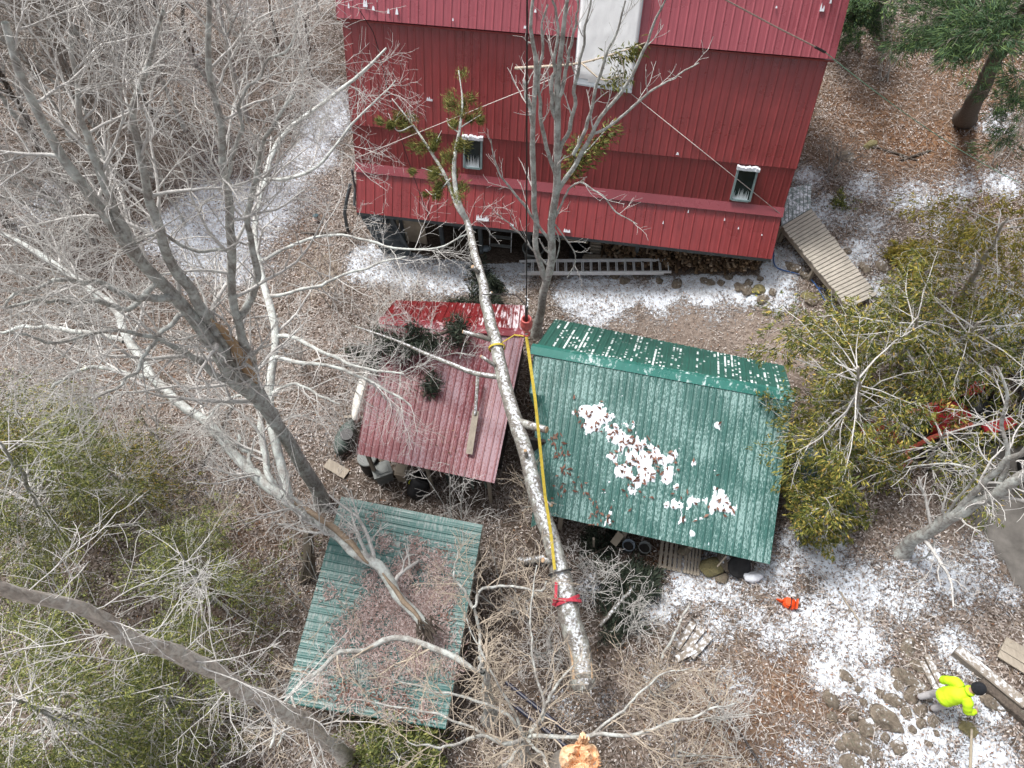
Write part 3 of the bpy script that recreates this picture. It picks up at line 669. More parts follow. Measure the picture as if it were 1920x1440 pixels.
for i in range(8):
    a = i/8+.008; b = (i+1)/8-.008
    obj('plank', MB().poly([dq[0]+(dq[1]-dq[0])*a, dq[0]+(dq[1]-dq[0])*b, dq[3]+(dq[2]-dq[3])*b, dq[3]+(dq[2]-dq[3])*a], (0,0,-.04)), M['deck_wood'], dk)
obj('frame', MB().beam(dq[0]+np.array([0,0,-.12]), dq[1]+np.array([0,0,-.12]), .06, .15), M['old_wood'], dk)
for q in dq[:2]:
    obj('post', MB().beam((q[0],q[1],gz(q[0],q[1])-.3), (q[0],q[1],q[2]-.06), .1, .1, up=(1,0,0)), M['old_wood'], dk)
st = thing('grey_staircase', 'grey painted wooden steps beside the left corner of the red house', 'stairs', H(-.1,.6,0))
for i in range(6):
    a = H(-.15+.12*i,.45-.02*i,2.1-.36*i); obj('tread', MB().beam(a, a+HU*(.95), .28, .05, up=(0,0,1)), M['gray_paint'], st)
    sb = obj('snow_patch', MB().rock(a+HU*.5+np.array([0,0,.035]), (.22,.08,.02), i), M['snow'], st) if i in (1,) else None
for dx_ in (0.0, .95):
    obj('stringer', MB().beam(H(-.15+dx_,.5,2.2), H(.55+dx_,.3,.05), .05, .22), M['gray_paint'], st)
pl = MB().tube([P(657,345,2.9), P(650,375,2.4), P(646,400,1.6), P(652,432,.3), P(653,437,-.1)], .06, 8)
obj('rail_post', pl, M['gray_paint'], st); obj('rail_brace', MB().tube([P(660,318,3.1), P(666,352,2.4), P(664,385,1.9)], .045, 6), M['gray_paint'], st)

# ---------------- things along and under the house
ld = thing('extension_ladder', 'silver aluminium ladder lying along the snowy ground in front of the red house', 'ladder', (PG(975,503)+PG(1257,497))/2)
def ladder_half(a, b, e, n, zoff, rr):
    a = np.asarray(a); b = np.asarray(b); e = np.asarray(e)
    z = np.array([0, 0, zoff])
    for q in (np.zeros(3), e-a): obj('rail', MB().beam(a+q+z, b+q+z, .045, .08), M['alu'], ld)
    for i in range(n):
        t = (i+.7)/n; q = a+(b-a)*t+z; obj('rung', MB().tube([q, q+(e-a)], rr, 8), M['alu'], ld)
la, lb, le = PG(974,490,.30), PG(1256,488,.30), PG(974,514,.20)
ladder_half(la, la+(lb-la)*.955, le, 17, 0.0, .017)
la2 = la+(lb-la)*.045+nz(le-la)*.03; ladder_half(la2, lb+nz(le-la)*.03, la2+(le-la)*.93, 17, .075, .018)
for o in ld.children: pass
# step ladder in the dark bay
i_ = 1.1; s0 = Hsx(918,470,i_); s1 = Hsx(958,472,i_); zb = gz(*H(s0,i_,0)[:2])
sl = thing('step_ladder', 'small dark step ladder standing in the dark bay under the red house', 'step ladder', H((s0+s1)/2,i_+.4,zb))
for q in (s0, s1):
    obj('rail', MB().beam(H(q,i_,zb), H(q,i_+.5,zb+1.75), .05, .03, up=HU), M['alu'], sl); obj('rear_leg', MB().beam(H(q,i_+1.0,zb), H(q,i_+.52,zb+1.7), .03, .03, up=HU), M['steel'], sl)
for i in range(5): obj('step', MB().beam(H(s0,i_+.06+.1*i,zb+.25+.33*i), H(s1,i_+.06+.1*i,zb+.25+.33*i), .12, .03), M['grey_bin'], sl)
tq = PG(1000,486)
tub = thing('grey_tub', 'grey plastic tub standing below the crane line under the house edge', 'tub', tq)
obj('body', MB().lathe(tq, [(.30,0),(.36,.55),(.40,.57),(.40,.60),(.35,.60),(.30,.08)], 20), M['grey_bin'], tub, smooth=True)
obj('contents', MB().rock(tq+[0,0,.47], (.32,.32,.12), 4), M['dark'], tub)
def bucket(nm, q, r, h, m_, label, cat='bucket', group=None, inner='dark', handle=True):
    t = thing(nm, label, cat, q, group); q = np.asarray(q)
    obj('body', MB().lathe(q, [(r*.85,0),(r,h),(r*1.06,h),(r*1.06,h+.02),(r*.94,h+.02),(r*.8,.06)], 22), M[m_], t, smooth=True)
    obj('contents', MB().lathe(q+np.array([0,0,h*.55]), [(.01,0),(r*.88,.0),(r*.88,.02),(.01,.03)], 18), M[inner], t)
    if handle:
        a = np.linspace(0, math.pi, 9); obj('handle', MB().tube(q+np.stack([r*1.05*np.cos(a), r*.55*np.sin(a), h-.03+r*.25*np.sin(a)],1), .006, 5), M['steel'], t)
    return t
jq = PG(909,466,.15)
wb = thing('white_jug', 'small pale plastic jug lying under the house left of the step ladder', 'jug', jq)
jax = np.array([[0,1,0],[0,0,1],[1,0,0]])
obj('body', MB().lathe(jq, [(.02,-.18),(.11,-.16),(.12,.1),(.06,.17),(.035,.18)], 14, ax=jax), M['blue_bucket'], wb, smooth=True); obj('cap', MB().lathe(jq, [(.035,.18),(.04,.2),(.04,.22)], 10, ax=jax), M['frame'], wb)
# lumber stacks
def board(q0, q1, wd_, th, m_, label, group=None, cat='board'):
    mb = MB().beam(q0, q1, wd_, th); v = mb.v[0]; v += RNG.normal(0, .004, v.shape)
    return tag(obj('board', mb, M[m_], origin=(np.asarray(q0)+np.asarray(q1))/2), label, cat, group)
b0s, b1s = Hsx(1052,458,1.5), Hsx(1104,458,1.5); bz = gz(*H(b0s,1.5,0)[:2])
for i in range(9):
    z = bz+.5+.11*i
    board(H(b0s+random.uniform(-.08,.12),1.5+random.uniform(-.08,.05),z), H(b1s+random.uniform(-.1,.1),1.45+random.uniform(-.05,.08),z+random.uniform(-.02,.03)), .2, .05, random.choice(['old_wood','beige','old_wood']), 'weathered board in the stack under the house beside the bare tree', 'boards stacked under the house')
k0, k1 = Hsx(1107,460,1.45), Hsx(1127,460,1.45); bz = gz(*H(k0,1.45,0)[:2])
for i in range(9):
    z = bz+.10+.16*i
    board(H(k0+random.uniform(-.03,.03),1.45,z), H(k1+random.uniform(-.03,.03),1.45,z), .3, .07, 'old_wood', 'short wood block in the narrow stack left of the firewood', 'short blocks stacked under the house', 'block')
board(PG(1093,482,.1), PG(1188,486,.1), .16, .14, 'old_wood', 'weathered timber on the ground just behind the middle of the silver ladder', None, 'timber')
bb_ = thing('black_box', 'black open box on the ground under the house beside the stacked boards', 'box', PG(1080,486)); q = PG(1080,486)
obj('side', MB().poly([q+HU*-.25, q+HU*.25, q+HU*.25+[0,0,.42], q+HU*-.25+[0,0,.42]], HIN*.03), M['black'], bb_); obj('rear_side', MB().poly([q+HU*-.25+HIN*.4, q+HU*.25+HIN*.4, q+HU*.25+HIN*.4+[0,0,.42], q+HU*-.25+HIN*.4+[0,0,.42]], HIN*.03), M['black'], bb_)
for s_ in (-.25,.25): obj('end', MB().poly([q+HU*s_+HIN*.03, q+HU*s_+HIN*.4, q+HU*s_+HIN*.4+[0,0,.42], q+HU*s_+HIN*.03+[0,0,.42]], HU*(.03 if s_ < 0 else -.03)), M['black'], bb_)
# firewood heap right of the bay
fm = MB()
fs0 = Hsx(1130,460,1.4)
for i in range(900):
    s = random.uniform(fs0, HW-.25); g0 = gz(*H(s,1.2,0)[:2]); z = random.uniform(g0, 2.2); ii_ = 1.1-.85*(s-fs0)/(HW-fs0)+.25*(z-g0)+random.uniform(-.10,.08); a = random.uniform(-.5,.5) if random.random() < .7 else random.uniform(-1.5,1.5)
    q = H(s,ii_,z); d = (HU*math.sin(a)*.6-HIN*math.cos(a)+np.array([0,0,random.uniform(-.5,.5)])); d = nz(d)*random.uniform(.10,.22)
    fm.beam(q-d, q+d, random.uniform(.04,.11), random.uniform(.03,.08), up=nz(np.array([random.uniform(-1,1),random.uniform(-1,1),1])))
fw = obj('firewood_heap', fm, m_leaf('split_firewood', [(0,(.05,.03,.02)),(.5,(.13,.085,.05)),(.85,(.22,.15,.09)),(1,(.36,.29,.22))]), origin=H(11,.8,0))
tag(fw, 'dark heap of split firewood and leaves packed under the right half of the house', 'firewood', kind='stuff')
# no snow blows in under the overhang: clear it there and darken the ground
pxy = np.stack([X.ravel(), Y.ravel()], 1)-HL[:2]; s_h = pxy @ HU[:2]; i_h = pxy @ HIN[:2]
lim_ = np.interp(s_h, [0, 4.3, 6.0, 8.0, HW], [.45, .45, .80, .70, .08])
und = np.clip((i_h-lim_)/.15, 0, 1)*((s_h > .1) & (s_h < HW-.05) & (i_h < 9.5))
for nm, fn in (('snow', lambda v: v*(1-und)-und*.6), ('mould_shade', lambda v: np.maximum(v, und))):
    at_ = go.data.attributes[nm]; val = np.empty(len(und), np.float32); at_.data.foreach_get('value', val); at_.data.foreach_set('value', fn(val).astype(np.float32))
# blue ropes by the ramp
rope('blue_rope', [PG(1450,470,.05),PG(1455,500,.05),PG(1490,512,.06),PG(1515,520,.06),PG(1530,535,.05),PG(1545,560,.06),PG(1556,583,.05)], .022, 'rope_blue', 'blue rope trailing over the snow from the house corner towards the ramp', 'rope', res=40)
rope('blue_rope', [PG(1535,540,.4),PG(1548,545,.05),PG(1560,570,.06),PG(1570,585,.05),PG(1556,600,.05),PG(1543,615,.06),PG(1550,640,.05)], .022, 'rope_blue', 'blue rope looping on the bare soil at the foot of the ramp', 'rope', res=40)
rope('grey_hose', [PG(1550,560,.05),PG(1553,542,.25),PG(1566,538,.5),PG(1576,548,.45),PG(1580,575,.05)], .022, 'steel', 'grey hose arching against the left edge of the plank ramp', 'hose', res=30)
# ------------------------------------------------------------------ green saltbox shed
GL, GR = P(1003,652,3.8), P(1487,740,3.8); GU = nz(GR-GL); GIN = np.array([-GU[1], GU[0], 0])
GFR = P(1443,1058,2.36); GBR = P(1470,686,2.91); GFL = P(964,951,2.36); GBL = P(1041,598,2.91)
gs = thing('green_shed', 'large green metal roofed shed with snow patches, right of the fallen log', 'shed', (P(1240,860,2.6)*[1,1,0]+[0,0,gz(3.5,7.5)]))
fold = 1.05
def bend_g(p, u, v):
    # the log has crushed the lower left corner of the sheet
    lim = np.where(v < 2.9, .42+.62*np.clip((2.9-v)/2.4,0,1), 0)
    d = np.clip(lim-u, 0, None)
    p = p.copy(); p[..., 2] -= d*1.15; p[..., :2] += (GU[:2]*d[..., None]*.42)
    p[..., 2] -= .03*np.sin(v*2.1+u)*np.clip(1-u/1.6,0,1)
    return p
rf = obj('front_roof', ribbed(GFL, GFR, GR, GL, .19, .020, nv=24, bend=bend_g), M['green_frost'], gs)
obj('rear_roof', ribbed(GBR, GBL, GL, GR, .19, .016), M['green_stripe'], gs)
nf = nz(np.cross(GFR-GFL, GL-GFL)); nb_ = nz(np.cross(GBL-GBR, GL-GBR))
rc = MB()
a0, a1 = GL-GU*.10, GR+GU*.05
down_f = nz((GFR+GFL)/2-(GL+GR)/2); down_b = nz((GBR+GBL)/2-(GL+GR)/2); upv = np.array([0,0,.035])
rpts = [a0+upv*1.6, a1+upv*1.6, a1+down_f*.17+nf*.035, a0+down_f*.17+nf*.035, a1+down_b*.17+nb_*.035, a0+down_b*.17+nb_*.035]
nseg = 40; rv = []; 
for i in range(nseg+1):
    t = i/nseg; rv += [a0+(a1-a0)*t+down_b*.17+nb_*.035, a0+(a1-a0)*t+upv*1.7, a0+(a1-a0)*t+down_f*.19+nf*.035, a0+(a1-a0)*t+down_f*.19+nf*.005]
rq = [(4*i+k, 4*i+k+1, 4*i+k+5, 4*i+k+4) for i in range(nseg) for k in range(3)]
rc.add(rv, rq); rc.uv = np.array([[i/nseg*6.6+k*.02, .1*k] for i in range(nseg+1) for k in range(4)])
obj('ridge_cap', rc, M['green_ridge'], gs)
def wall(parent, a, b, z0, z1a, z1b, th, m_, nm='wall'):
    a = np.asarray(a, float); b = np.asarray(b, float)
    n = nz(np.array([-(b-a)[1], (b-a)[0], 0]))*th
    p = [np.array([a[0],a[1],z0]), np.array([b[0],b[1],z0]), np.array([b[0],b[1],z1b]), np.array([a[0],a[1],z1a])]
    return obj(nm, MB().poly(p, n), M[m_], parent)
gW = np.linalg.norm(GR-GL)
def G(s, i, z): return GL+GU*s+GIN*i+np.array([0,0,z-3.8])
def groof(i): return 3.8+(1.44/3.98)*i if i < 0 else 3.8-(.89/1.48)*i
for s_ in (.25, gW-.2):
    pts = [G(s_,-3.2,.0), G(s_,1.2,.0), G(s_,1.2,groof(1.2)-.12), G(s_,0,3.66), G(s_,-3.2,groof(-3.2)-.12)]
    if s_ < 1: pts = [G(s_,-1.0,.0), G(s_,1.2,.0), G(s_,1.2,groof(1.2)-.12), G(s_,0,3.66), G(s_,-1.0,groof(-1.0)-.12)]
    obj('gable_wall', MB().poly(pts, GU*.08), M['old_wood'], gs)
wall(gs, G(.3,1.2,0), G(gW-.25,1.2,0), 0, groof(1.2)-.12, groof(1.2)-.12, .08, 'old_wood', 'rear_wall')
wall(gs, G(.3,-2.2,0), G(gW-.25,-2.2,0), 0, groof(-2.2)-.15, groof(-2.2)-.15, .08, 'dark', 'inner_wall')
for s_ in (1.5, 3.2, 4.9, gW-.3):
    q = G(s_,-3.55,0); obj('post', MB().beam((q[0],q[1],gz(q[0],q[1])-.2), (q[0],q[1],groof(-3.55)-.08), .12, .12, up=GU), M['old_wood'], gs)
obj('eave_beam', MB().beam(G(1.2,-3.62,groof(-3.62)-.10), G(gW-.1,-3.62,groof(-3.62)-.10), .05, .14), M['old_wood'], gs)
# snow patches lying on the front sheet
def roof_snow(parent, o, ua, va, n, W, L, pix, thr, seed, mname='snow', cell=.022, th=.035):
    us = np.arange(0, W, cell); vs = np.arange(0, L, cell); uu, vv = np.meshgrid(us, vs)
    f = np.zeros_like(uu)
    for (x, y, r, a) in pix:
        q = on_plane(x, y, o, n); pu = (q-o).dot(ua); pv = (q-o).dot(va); r = r*1.15
        f = np.maximum(f, a*np.exp(-((uu-pu)**2+(vv-pv)**2)/(r*r)))
    g = f+1.5*(fbm(uu*5.0, vv*3.6, seed, 6)-.5)+.6*(fbm(uu*14, vv*11, seed+40, 3)-.5)
    hgt = np.clip((g-thr)*2.2, 0, 1)*th*(.75+.5*fbm(uu*9, vv*9, seed+3))
    keepv = g > thr
    c = keepv[:-1,:-1] & keepv[1:,:-1] & keepv[:-1,1:] & keepv[1:,1:]
    p = o+uu[...,None]*ua+vv[...,None]*va+(hgt+.012)[...,None]*n
    idx = np.arange(uu.size).reshape(uu.shape); q = np.stack([idx[:-1,:-1], idx[:-1,1:], idx[1:,1:], idx[1:,:-1]],-1)[c]
    used = np.unique(q); mp = -np.ones(uu.size, int); mp[used] = np.arange(len(used))
    return obj('snow_patch', (p.reshape(-1,3)[used], mp[q]), M[mname], parent, smooth=True), p.reshape(-1,3)[used]
nfu = nf if nf[2] > 0 else -nf
gva = nz((GL-GFL)-GU*(GL-GFL).dot(GU))
spx = [(1095,770,.22,1),(1120,775,.30,1),(1150,805,.26,.9),(1110,800,.25,.9),(1165,825,.28,1),(1150,850,.2,.8),(1190,830,.3,1),(1200,860,.38,1.1),(1230,860,.32,1),(1170,885,.26,.95),(1215,890,.3,1.05),(1245,890,.25,.9),(1180,800,.2,.8),
 (1185,920,.22,.9),(1215,935,.18,.9),(1195,905,.2,.9),(1260,855,.18,.85),(1290,780,.1,.7),(1348,797,.12,.85),(1345,890,.14,.6),(1300,870,.14,.55),(1355,945,.28,1.05),(1335,955,.16,.9),(1370,960,.16,.9),(1270,940,.18,.85),(1250,945,.14,.7),(1300,940,.15,.7),(1310,975,.12,.7),(1400,880,.10,.5),(1140,965,.16,.7),(1130,925,.12,.6),(1280,975,.12,.6),(1270,915,.16,.7),(1300,1000,.1,.7),(1195,955,.12,.7),(1390,970,.1,.6),(1075,775,.15,.8),(1120,870,.12,.5)]
sn1, snv = roof_snow(rf, GFL, GU, gva, nfu, gW, 4.3, spx, .56, 5); sn1['kind'] = 'stuff'

# ------------------------------------------------------------------ red shed under the log
RL, RR = P(712,599,3.35), P(985,623,3.05); RFL, RFR = P(668,851,2.25), P(927,906,2.15); RBL, RBR = P(740,563,2.55), P(989,573,2.5)
rs = thing('red_shed', 'small red metal roofed shed crossed by the fallen log and branches', 'shed', (RL+RFR)/2*[1,1,0]+[0,0,.3])
def bend_r(p, u, v):
    p = p.copy(); d = np.exp(-((u-3.35)/.5)**2)*.08*np.clip(v/2,0,1); p[..., 2] -= d
    d2 = np.exp(-(((u-.9)/.45)**2+((v-3.0)/.6)**2))*.25; p[..., 2] -= d2
    return p
rfo = obj('front_roof', ribbed(RFL, RFR, RR, RL, .20, .020, nv=26, bend=bend_r), M['red_frost'], rs)
obj('rear_roof', ribbed(RBR, RBL, RL, RR, .24, .022), M['red_streak'], rs)
RU = nz(RR-RL); rdf = nz((RFL+RFR)/2-(RL+RR)/2); rdb = nz((RBL+RBR)/2-(RL+RR)/2); rc = MB(); rv = []
for i in range(31):
    q = RL+(RR-RL)*i/30+np.array([0,0,.03+.012*math.sin(i*.9)])
    rv += [q+rdb*.15, q+np.array([0,0,.03]), q+rdf*.16, q+rdf*.16-np.array([0,0,.03])]
rc.add(rv, [(4*i+k, 4*i+k+1, 4*i+k+5, 4*i+k+4) for i in range(30) for k in range(3)]); rc.uv = np.array([[i/30*4.1+k*.02, .1*k] for i in range(31) for k in range(4)])
obj('ridge_cap', rc, M['red_ridge'], rs)
for a, b, c in ((RL,RFL,RBL),(RR,RFR,RBR)):
    s_ = 1 if a is RL else -1; o = RU*.12*s_
    f_ = a+(b-a)*.72; k_ = a+(c-a)*.82
    pts = [np.array([f_[0],f_[1],0])+o, np.array([k_[0],k_[1],0])+o, k_+o-[0,0,.08], a+o-[0,0,.10], f_+o-[0,0,.08]]
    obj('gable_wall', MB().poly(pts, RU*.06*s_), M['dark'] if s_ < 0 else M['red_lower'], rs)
f0, f1 = RL+(RFL-RL)*.72+RU*.15, RR+(RFR-RR)*.72-RU*.15
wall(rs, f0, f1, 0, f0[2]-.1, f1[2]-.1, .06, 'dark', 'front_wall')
k0, k1 = RL+(RBL-RL)*.82+RU*.15, RR+(RBR-RR)*.82-RU*.15
wall(rs, k0, k1, 0, k0[2]-.1, k1[2]-.1, .06, 'old_wood', 'rear_wall')
for t in (.06, .5, .95):
    q = RFL+(RFR-RFL)*t+(RL-RFL)*.04; obj('post', MB().beam((q[0],q[1],gz(q[0],q[1])-.2),(q[0],q[1],q[2]-.05),.09,.09,up=RU), M['old_wood'], rs)

# ------------------------------------------------------------------ front green lean-to
FTL, FTR, FBR, FBL = P(640,931,2.75), P(905,984,2.95), P(835,1368,2.35), P(531,1318,2.2)
fs = thing('low_green_shed', 'low green metal roof strewn with fallen needles at the bottom of the photo', 'shed', (FTL+FBR)/2*[1,1,0]+[0,0,.6])
def bend_f(p, u, v):
    p = p.copy(); p[..., 2] -= .10*np.exp(-(((u-2.6)/1.4)**2+((v-2.2)/1.2)**2)); return p
# ribs run from the left edge to the right edge
ffo = obj('roof_sheet', ribbed(FBL, FTL, FTR, FBR, .20, .024, nv=18, bend=bend_f), M['green_front'], fs)
obj('roof_frame', slab(FBL+(FTL-FBL)*.02, FTL-(FTL-FBL)*.02, FTR-(FTR-FBR)*.02, FBR+(FTR-FBR)*.02, .06, .16), M['old_wood'], fs)
for q in (FTL, FTR, FBR, FBL, (FTL+FBL)/2, (FTR+FBR)/2):
    c_ = (FTL+FBR)/2; q = q+nz((c_-q)*[1,1,0])*.25
    obj('post', MB().beam((q[0],q[1],gz(q[0],q[1])-.2),(q[0],q[1],q[2]-.18),.11,.11,up=(1,0,0)), M['old_wood'], fs)
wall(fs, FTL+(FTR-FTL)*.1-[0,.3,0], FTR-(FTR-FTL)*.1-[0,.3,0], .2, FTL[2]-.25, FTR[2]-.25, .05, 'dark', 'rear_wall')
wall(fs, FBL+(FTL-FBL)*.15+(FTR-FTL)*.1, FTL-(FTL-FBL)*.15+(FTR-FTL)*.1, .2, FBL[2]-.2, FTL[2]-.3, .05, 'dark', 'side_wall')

# ------------------------------------------------------------------ the fallen log, its stubs, sling and hook
LOG = [((1092,1275),3.55,.30),((1086,1225),3.62,.315),((1068,1150),3.78,.285),((1050,1080),3.9,.25),((1030,1005),4.05,.232),((1008,930),4.2,.222),((985,850),4.36,.215),((960,770),4.52,.213),((940,690),4.68,.206),((921,610),4.82,.195),((907,545),4.94,.178),((893,485),5.05,.150),((882,440),5.15,.125),((874,412),5.22,.105)]
lp = np.array([P(*p, z) for p, z, r in LOG]); lr = np.array([r for *_, r in LOG])
LP = spline(lp, 60); LR = .80*interp(lr, 0, 60)*(1+.05*(fbm(np.arange(60)*.6, np.zeros(60), 8)-.5)*2)
LP = LP+np.stack([fbm(np.arange(60)*.35, np.zeros(60), 18)-.5, np.zeros(60), fbm(np.arange(60)*.35, np.zeros(60), 28)-.5],1)*.09
def li(py):
    d = LP-CAM; c = d @ ROT; return int(np.argmin(np.abs(720+F_PX*c[:,1]/c[:,2]-py)))
log = thing('fallen_pine_log', 'long snow dusted fallen pine trunk lying across the sheds with red and yellow straps', 'fallen tree', LP[25])
def bumpy_tube(pts, rad, n, amp=.06, seed=1):
    v, f = tubes_np(np.asarray(pts)[None], np.asarray(rad)[None], n); m = len(pts)
    vv = v.reshape(m, n, 3); c = np.asarray(pts)[:, None]; a = np.arange(n)/n*6.28
    k = 1+amp*2*(fbm(np.cos(a)[None]*1.6+np.arange(m)[:, None]*.45+5, np.sin(a)[None]*1.6+np.arange(m)[:, None]*.1+9, seed)-.5)
    vv = c+(vv-c)*k[..., None]; vv = vv.reshape(-1, 3)
    return vv, [tuple(q) for q in f]+[tuple(range(n-1,-1,-1)), tuple((m-1)*n+i for i in range(n))]
v_, f_ = bumpy_tube(LP, LR, 18, .09, 3)
obj('trunk', MB().add(v_, f_), M['bark_log'], log, smooth=True)
bd = nz(LP[0]-LP[3])
bu = MB(); 
v2, f2 = bumpy_tube([LP[0]-bd*.02, LP[0]+bd*.10, LP[0]+bd*.19, LP[0]+bd*.24], [.29,.265,.21,.12], 16, .25, 9); bu.add(v2, f2)
for i in range(14):
    a = random.uniform(0,6.28); e1 = nz(np.cross(bd,[0,0,1])); e2 = np.cross(bd,e1); q = LP[0]+(e1*math.cos(a)+e2*math.sin(a))*random.uniform(.05,.25)
    bu.tube([q, q+bd*random.uniform(.12,.34)], [.045,.004], 5)
obj('splintered_butt', bu, M['bark_log'], log, smooth=False)
tt = MB()   # torn strip of pale wood along the top of the butt
for k, (t0, t1, off) in enumerate(((0,7,.9),(0,5,-.9))):
    seg = LP[t0:t1]; s_ = np.linspace(0,1,len(seg)); e1 = nz(np.cross(bd,[0,0,1])); e2 = nz(np.cross(e1,bd)); e2 = e2 if e2[2] > 0 else -e2
    tt.tube(seg+(e2*math.cos(off)+e1*math.sin(off))*(LR[t0:t1]-.012)[:,None], .03*(1-s_)+.01, 5)
obj('torn_strip', tt, M['fresh'], log)
def stub(idx, px, zz, r, L=None, cut=True):
    a = LP[idx]; b = P(px[0], px[1], zz) if L is None else L
    d = nz(b-a); o = obj('branch_stub', MB().tube([a, a+(b-a)*.6, b], [r*1.35, r*1.1, r], 10), M['bark_log'], log, smooth=True)
    if cut: obj('cut_face', MB().lathe(b, [(.005,0),(r*.96,0),(r*.9,.012),(.005,.014)], 12, ax=frame_of(d)), M['fresh'], o)
def frame_of(d):
    d = nz(np.asarray(d)); a = nz(np.cross(d, [0.3,.2,1.0])); return np.array([a, np.cross(d,a), d])
for py_, e_, z_, r_ in ((790,(1025,806),4.75,.085),(640,(868,622),5.05,.05),(520,(886,500),5.35,.05),(1055,(1018,1050),4.25,.06),(690,(902,668),5.0,.04),(930,(1034,948),4.5,.035),(560,(922,548),5.1,.03),(870,(985,845),4.75,.04)): stub(min(li(py_),58), e_, z_, r_)
# slim leaders beyond the break, leaning on the house
def leader(pts, r0, r1, seed):
    p = spline(np.array(pts), 22); return p, np.linspace(r0, r1, 22)
lead = [leader([LP[-1], P(862,385,5.6), P(853,345,6.0), P(852,300,6.4), P(862,240,6.9), P(867,190,7.3), P(860,132,7.8)], .085, .012, 1),
        leader([LP[-1], P(858,388,5.55), P(835,330,6.0), P(808,285,6.35), P(775,235,6.8), P(735,185,7.25)], .07, .012, 2),
        leader([P(845,335,6.05), P(815,365,5.7), P(798,355,5.65)], .022, .008, 3), leader([P(862,240,6.9), P(890,222,7.0), P(902,215,7.05)], .02, .007, 4), leader([P(835,330,6.0), P(800,318,6.1), P(790,315,6.15)], .02, .007, 4), leader([P(862,250,6.8), P(842,235,6.95), P(838,222,7.0)], .02, .007, 4),
        leader([P(775,235,6.8), P(745,245,6.9), P(728,212,7.1)], .02, .007, 4), leader([P(812,290,6.3), P(820,262,6.5), P(828,245,6.6)], .02, .007, 4)]
lm = MB()
for p, r in lead: lm.tube(p, r, 7)
obj('leader', lm, M['bark_pale'], log, smooth=True)
def quads_np(c, d, wvec, L, Wd):
    """quads: centre c, unit axis d, unit width axis w"""
    c = np.asarray(c); n = len(c); a = d*(np.asarray(L).reshape(-1,1)/2); b = wvec*(np.asarray(Wd).reshape(-1,1)/2)
    v = np.stack([c-a-b*.5, c-a*.2+b, c+a, c-a*.2-b*1.0], 1).reshape(-1,3)
    return v, np.arange(4*n).reshape(n,4)
def rand_dirs(n, rng=RNG):
    v = rng.normal(size=(n,3)); return v/np.linalg.norm(v,axis=1,keepdims=True)
def sprays(paths, per_m, spread, L, Wd, rng=RNG, start=.25, droop=0.0, along=.75, flat=.35, clump=0):
    """foliage quads clustered along polylines, leaning with the branch"""
    cs, ds = [], []
    for p in paths:
        p = np.asarray(p); seg = np.linalg.norm(np.diff(p,axis=0),axis=1); tot = seg.sum(); n = max(3,int(tot*per_m))
        t = start+(1-start)*rng.random(n)**.8
        if clump:
            K = max(2, int(tot*clump)); tc = start+(1-start)*rng.random(K)**.8; oc = rng.normal(size=(K,3))*spread*np.array([1,1,.5]); ki = rng.integers(0, K, n); t = np.clip(tc[ki]+rng.normal(size=n)*.02, 0, 1)
        x = t*(len(p)-1); i = np.clip(x.astype(int),0,len(p)-2); fr = x-i
        q = p[i]*(1-fr)[:,None]+p[i+1]*fr[:,None]; tg = p[i+1]-p[i]; tg /= np.linalg.norm(tg,axis=1,keepdims=True)+1e-9
        o = rng.normal(size=(n,3))*(spread*(.30 if clump else 1)); o[:,2] *= flat; o[:,2] -= droop*rng.random(n)
        if clump: o = o+oc[ki]
        d = tg*along+o/spread*.45+rng.normal(size=(n,3))*.25; d[:,2] -= droop
        cs.append(q+o); ds.append(d/np.linalg.norm(d,axis=1,keepdims=True))
    c = np.vstack(cs); d = np.vstack(ds); wv = np.cross(d, rand_dirs(len(c),rng)); wv /= np.linalg.norm(wv,axis=1,keepdims=True)+1e-9
    return quads_np(c, d, wv, L*rng.uniform(.6,1.4,len(c)), Wd*rng.uniform(.6,1.4,len(c)))
v, f = sprays([p[3:] for p, r in lead[:2]], 1150, .25, .12, .016, start=.05, droop=.16, clump=6)
v2, f2 = sprays([p for p, r in lead[2:]], 1300, .17, .11, .016, start=.2, droop=.16, clump=5)
obj('needles', (np.vstack([v,v2]), np.vstack([f,f2+len(v)])), M['log_green'], log)
# long side branch over the red roof
sbp = spline(np.array([LP[li(712)], P(890,700,4.62), P(845,682,4.5), P(800,664,4.35), P(765,648,4.2), P(725,632,4.05), P(660,610,3.9)]), 16)
o = obj('side_branch', MB().tube(sbp, np.linspace(.072,.022,16), 8), M['bark_log'], log, smooth=True)
# straps
wh = LP[14]
def wrap(idx, wdt, mname, nm, label, parent=None, turns=1, tilt=0.0, extra=.012):
    mb = MB(); n = 20; ax_ = nz(LP[idx+1]-LP[idx-1]); e1 = nz(np.cross(ax_,[0,0,1])); e2 = np.cross(e1,ax_); R_ = LR[idx]*1.12+extra
    rv = []
    for i in range(n):
        a = 2*math.pi*i/n; r_ = e1*math.cos(a)+e2*math.sin(a); off = ax_*(tilt*math.cos(a))
        for k in (-.5,.5):
            for rr in (R_, R_+.02): rv.append(LP[idx]+r_*rr+off+ax_*wdt*k)
    fq = []
    for i in range(n):
        j = (i+1)%n; a=4*i; b=4*j
        fq += [(a+1,b+1,b+3,a+3),(a,a+2,b+2,b),(a,b,b+1,a+1),(a+2,a+3,b+3,b+2)]
    mb.add(rv,fq); return mb
HOOK = P(987,602,7.2)
hk = thing('crane_hook_ball', 'red open topped crane hook ball hanging on a black line above the red shed', 'crane hook', HOOK)
obj('ball', MB().lathe(HOOK+[0,0,-.22], [(.035,-.08),(.08,-.05),(.12,.02),(.135,.10),(.125,.19),(.10,.24),(.115,.27),(.11,.30),(.085,.30),(.075,.25),(.065,.14),(.02,.13)], 22), M['hook_red'], hk, smooth=True)
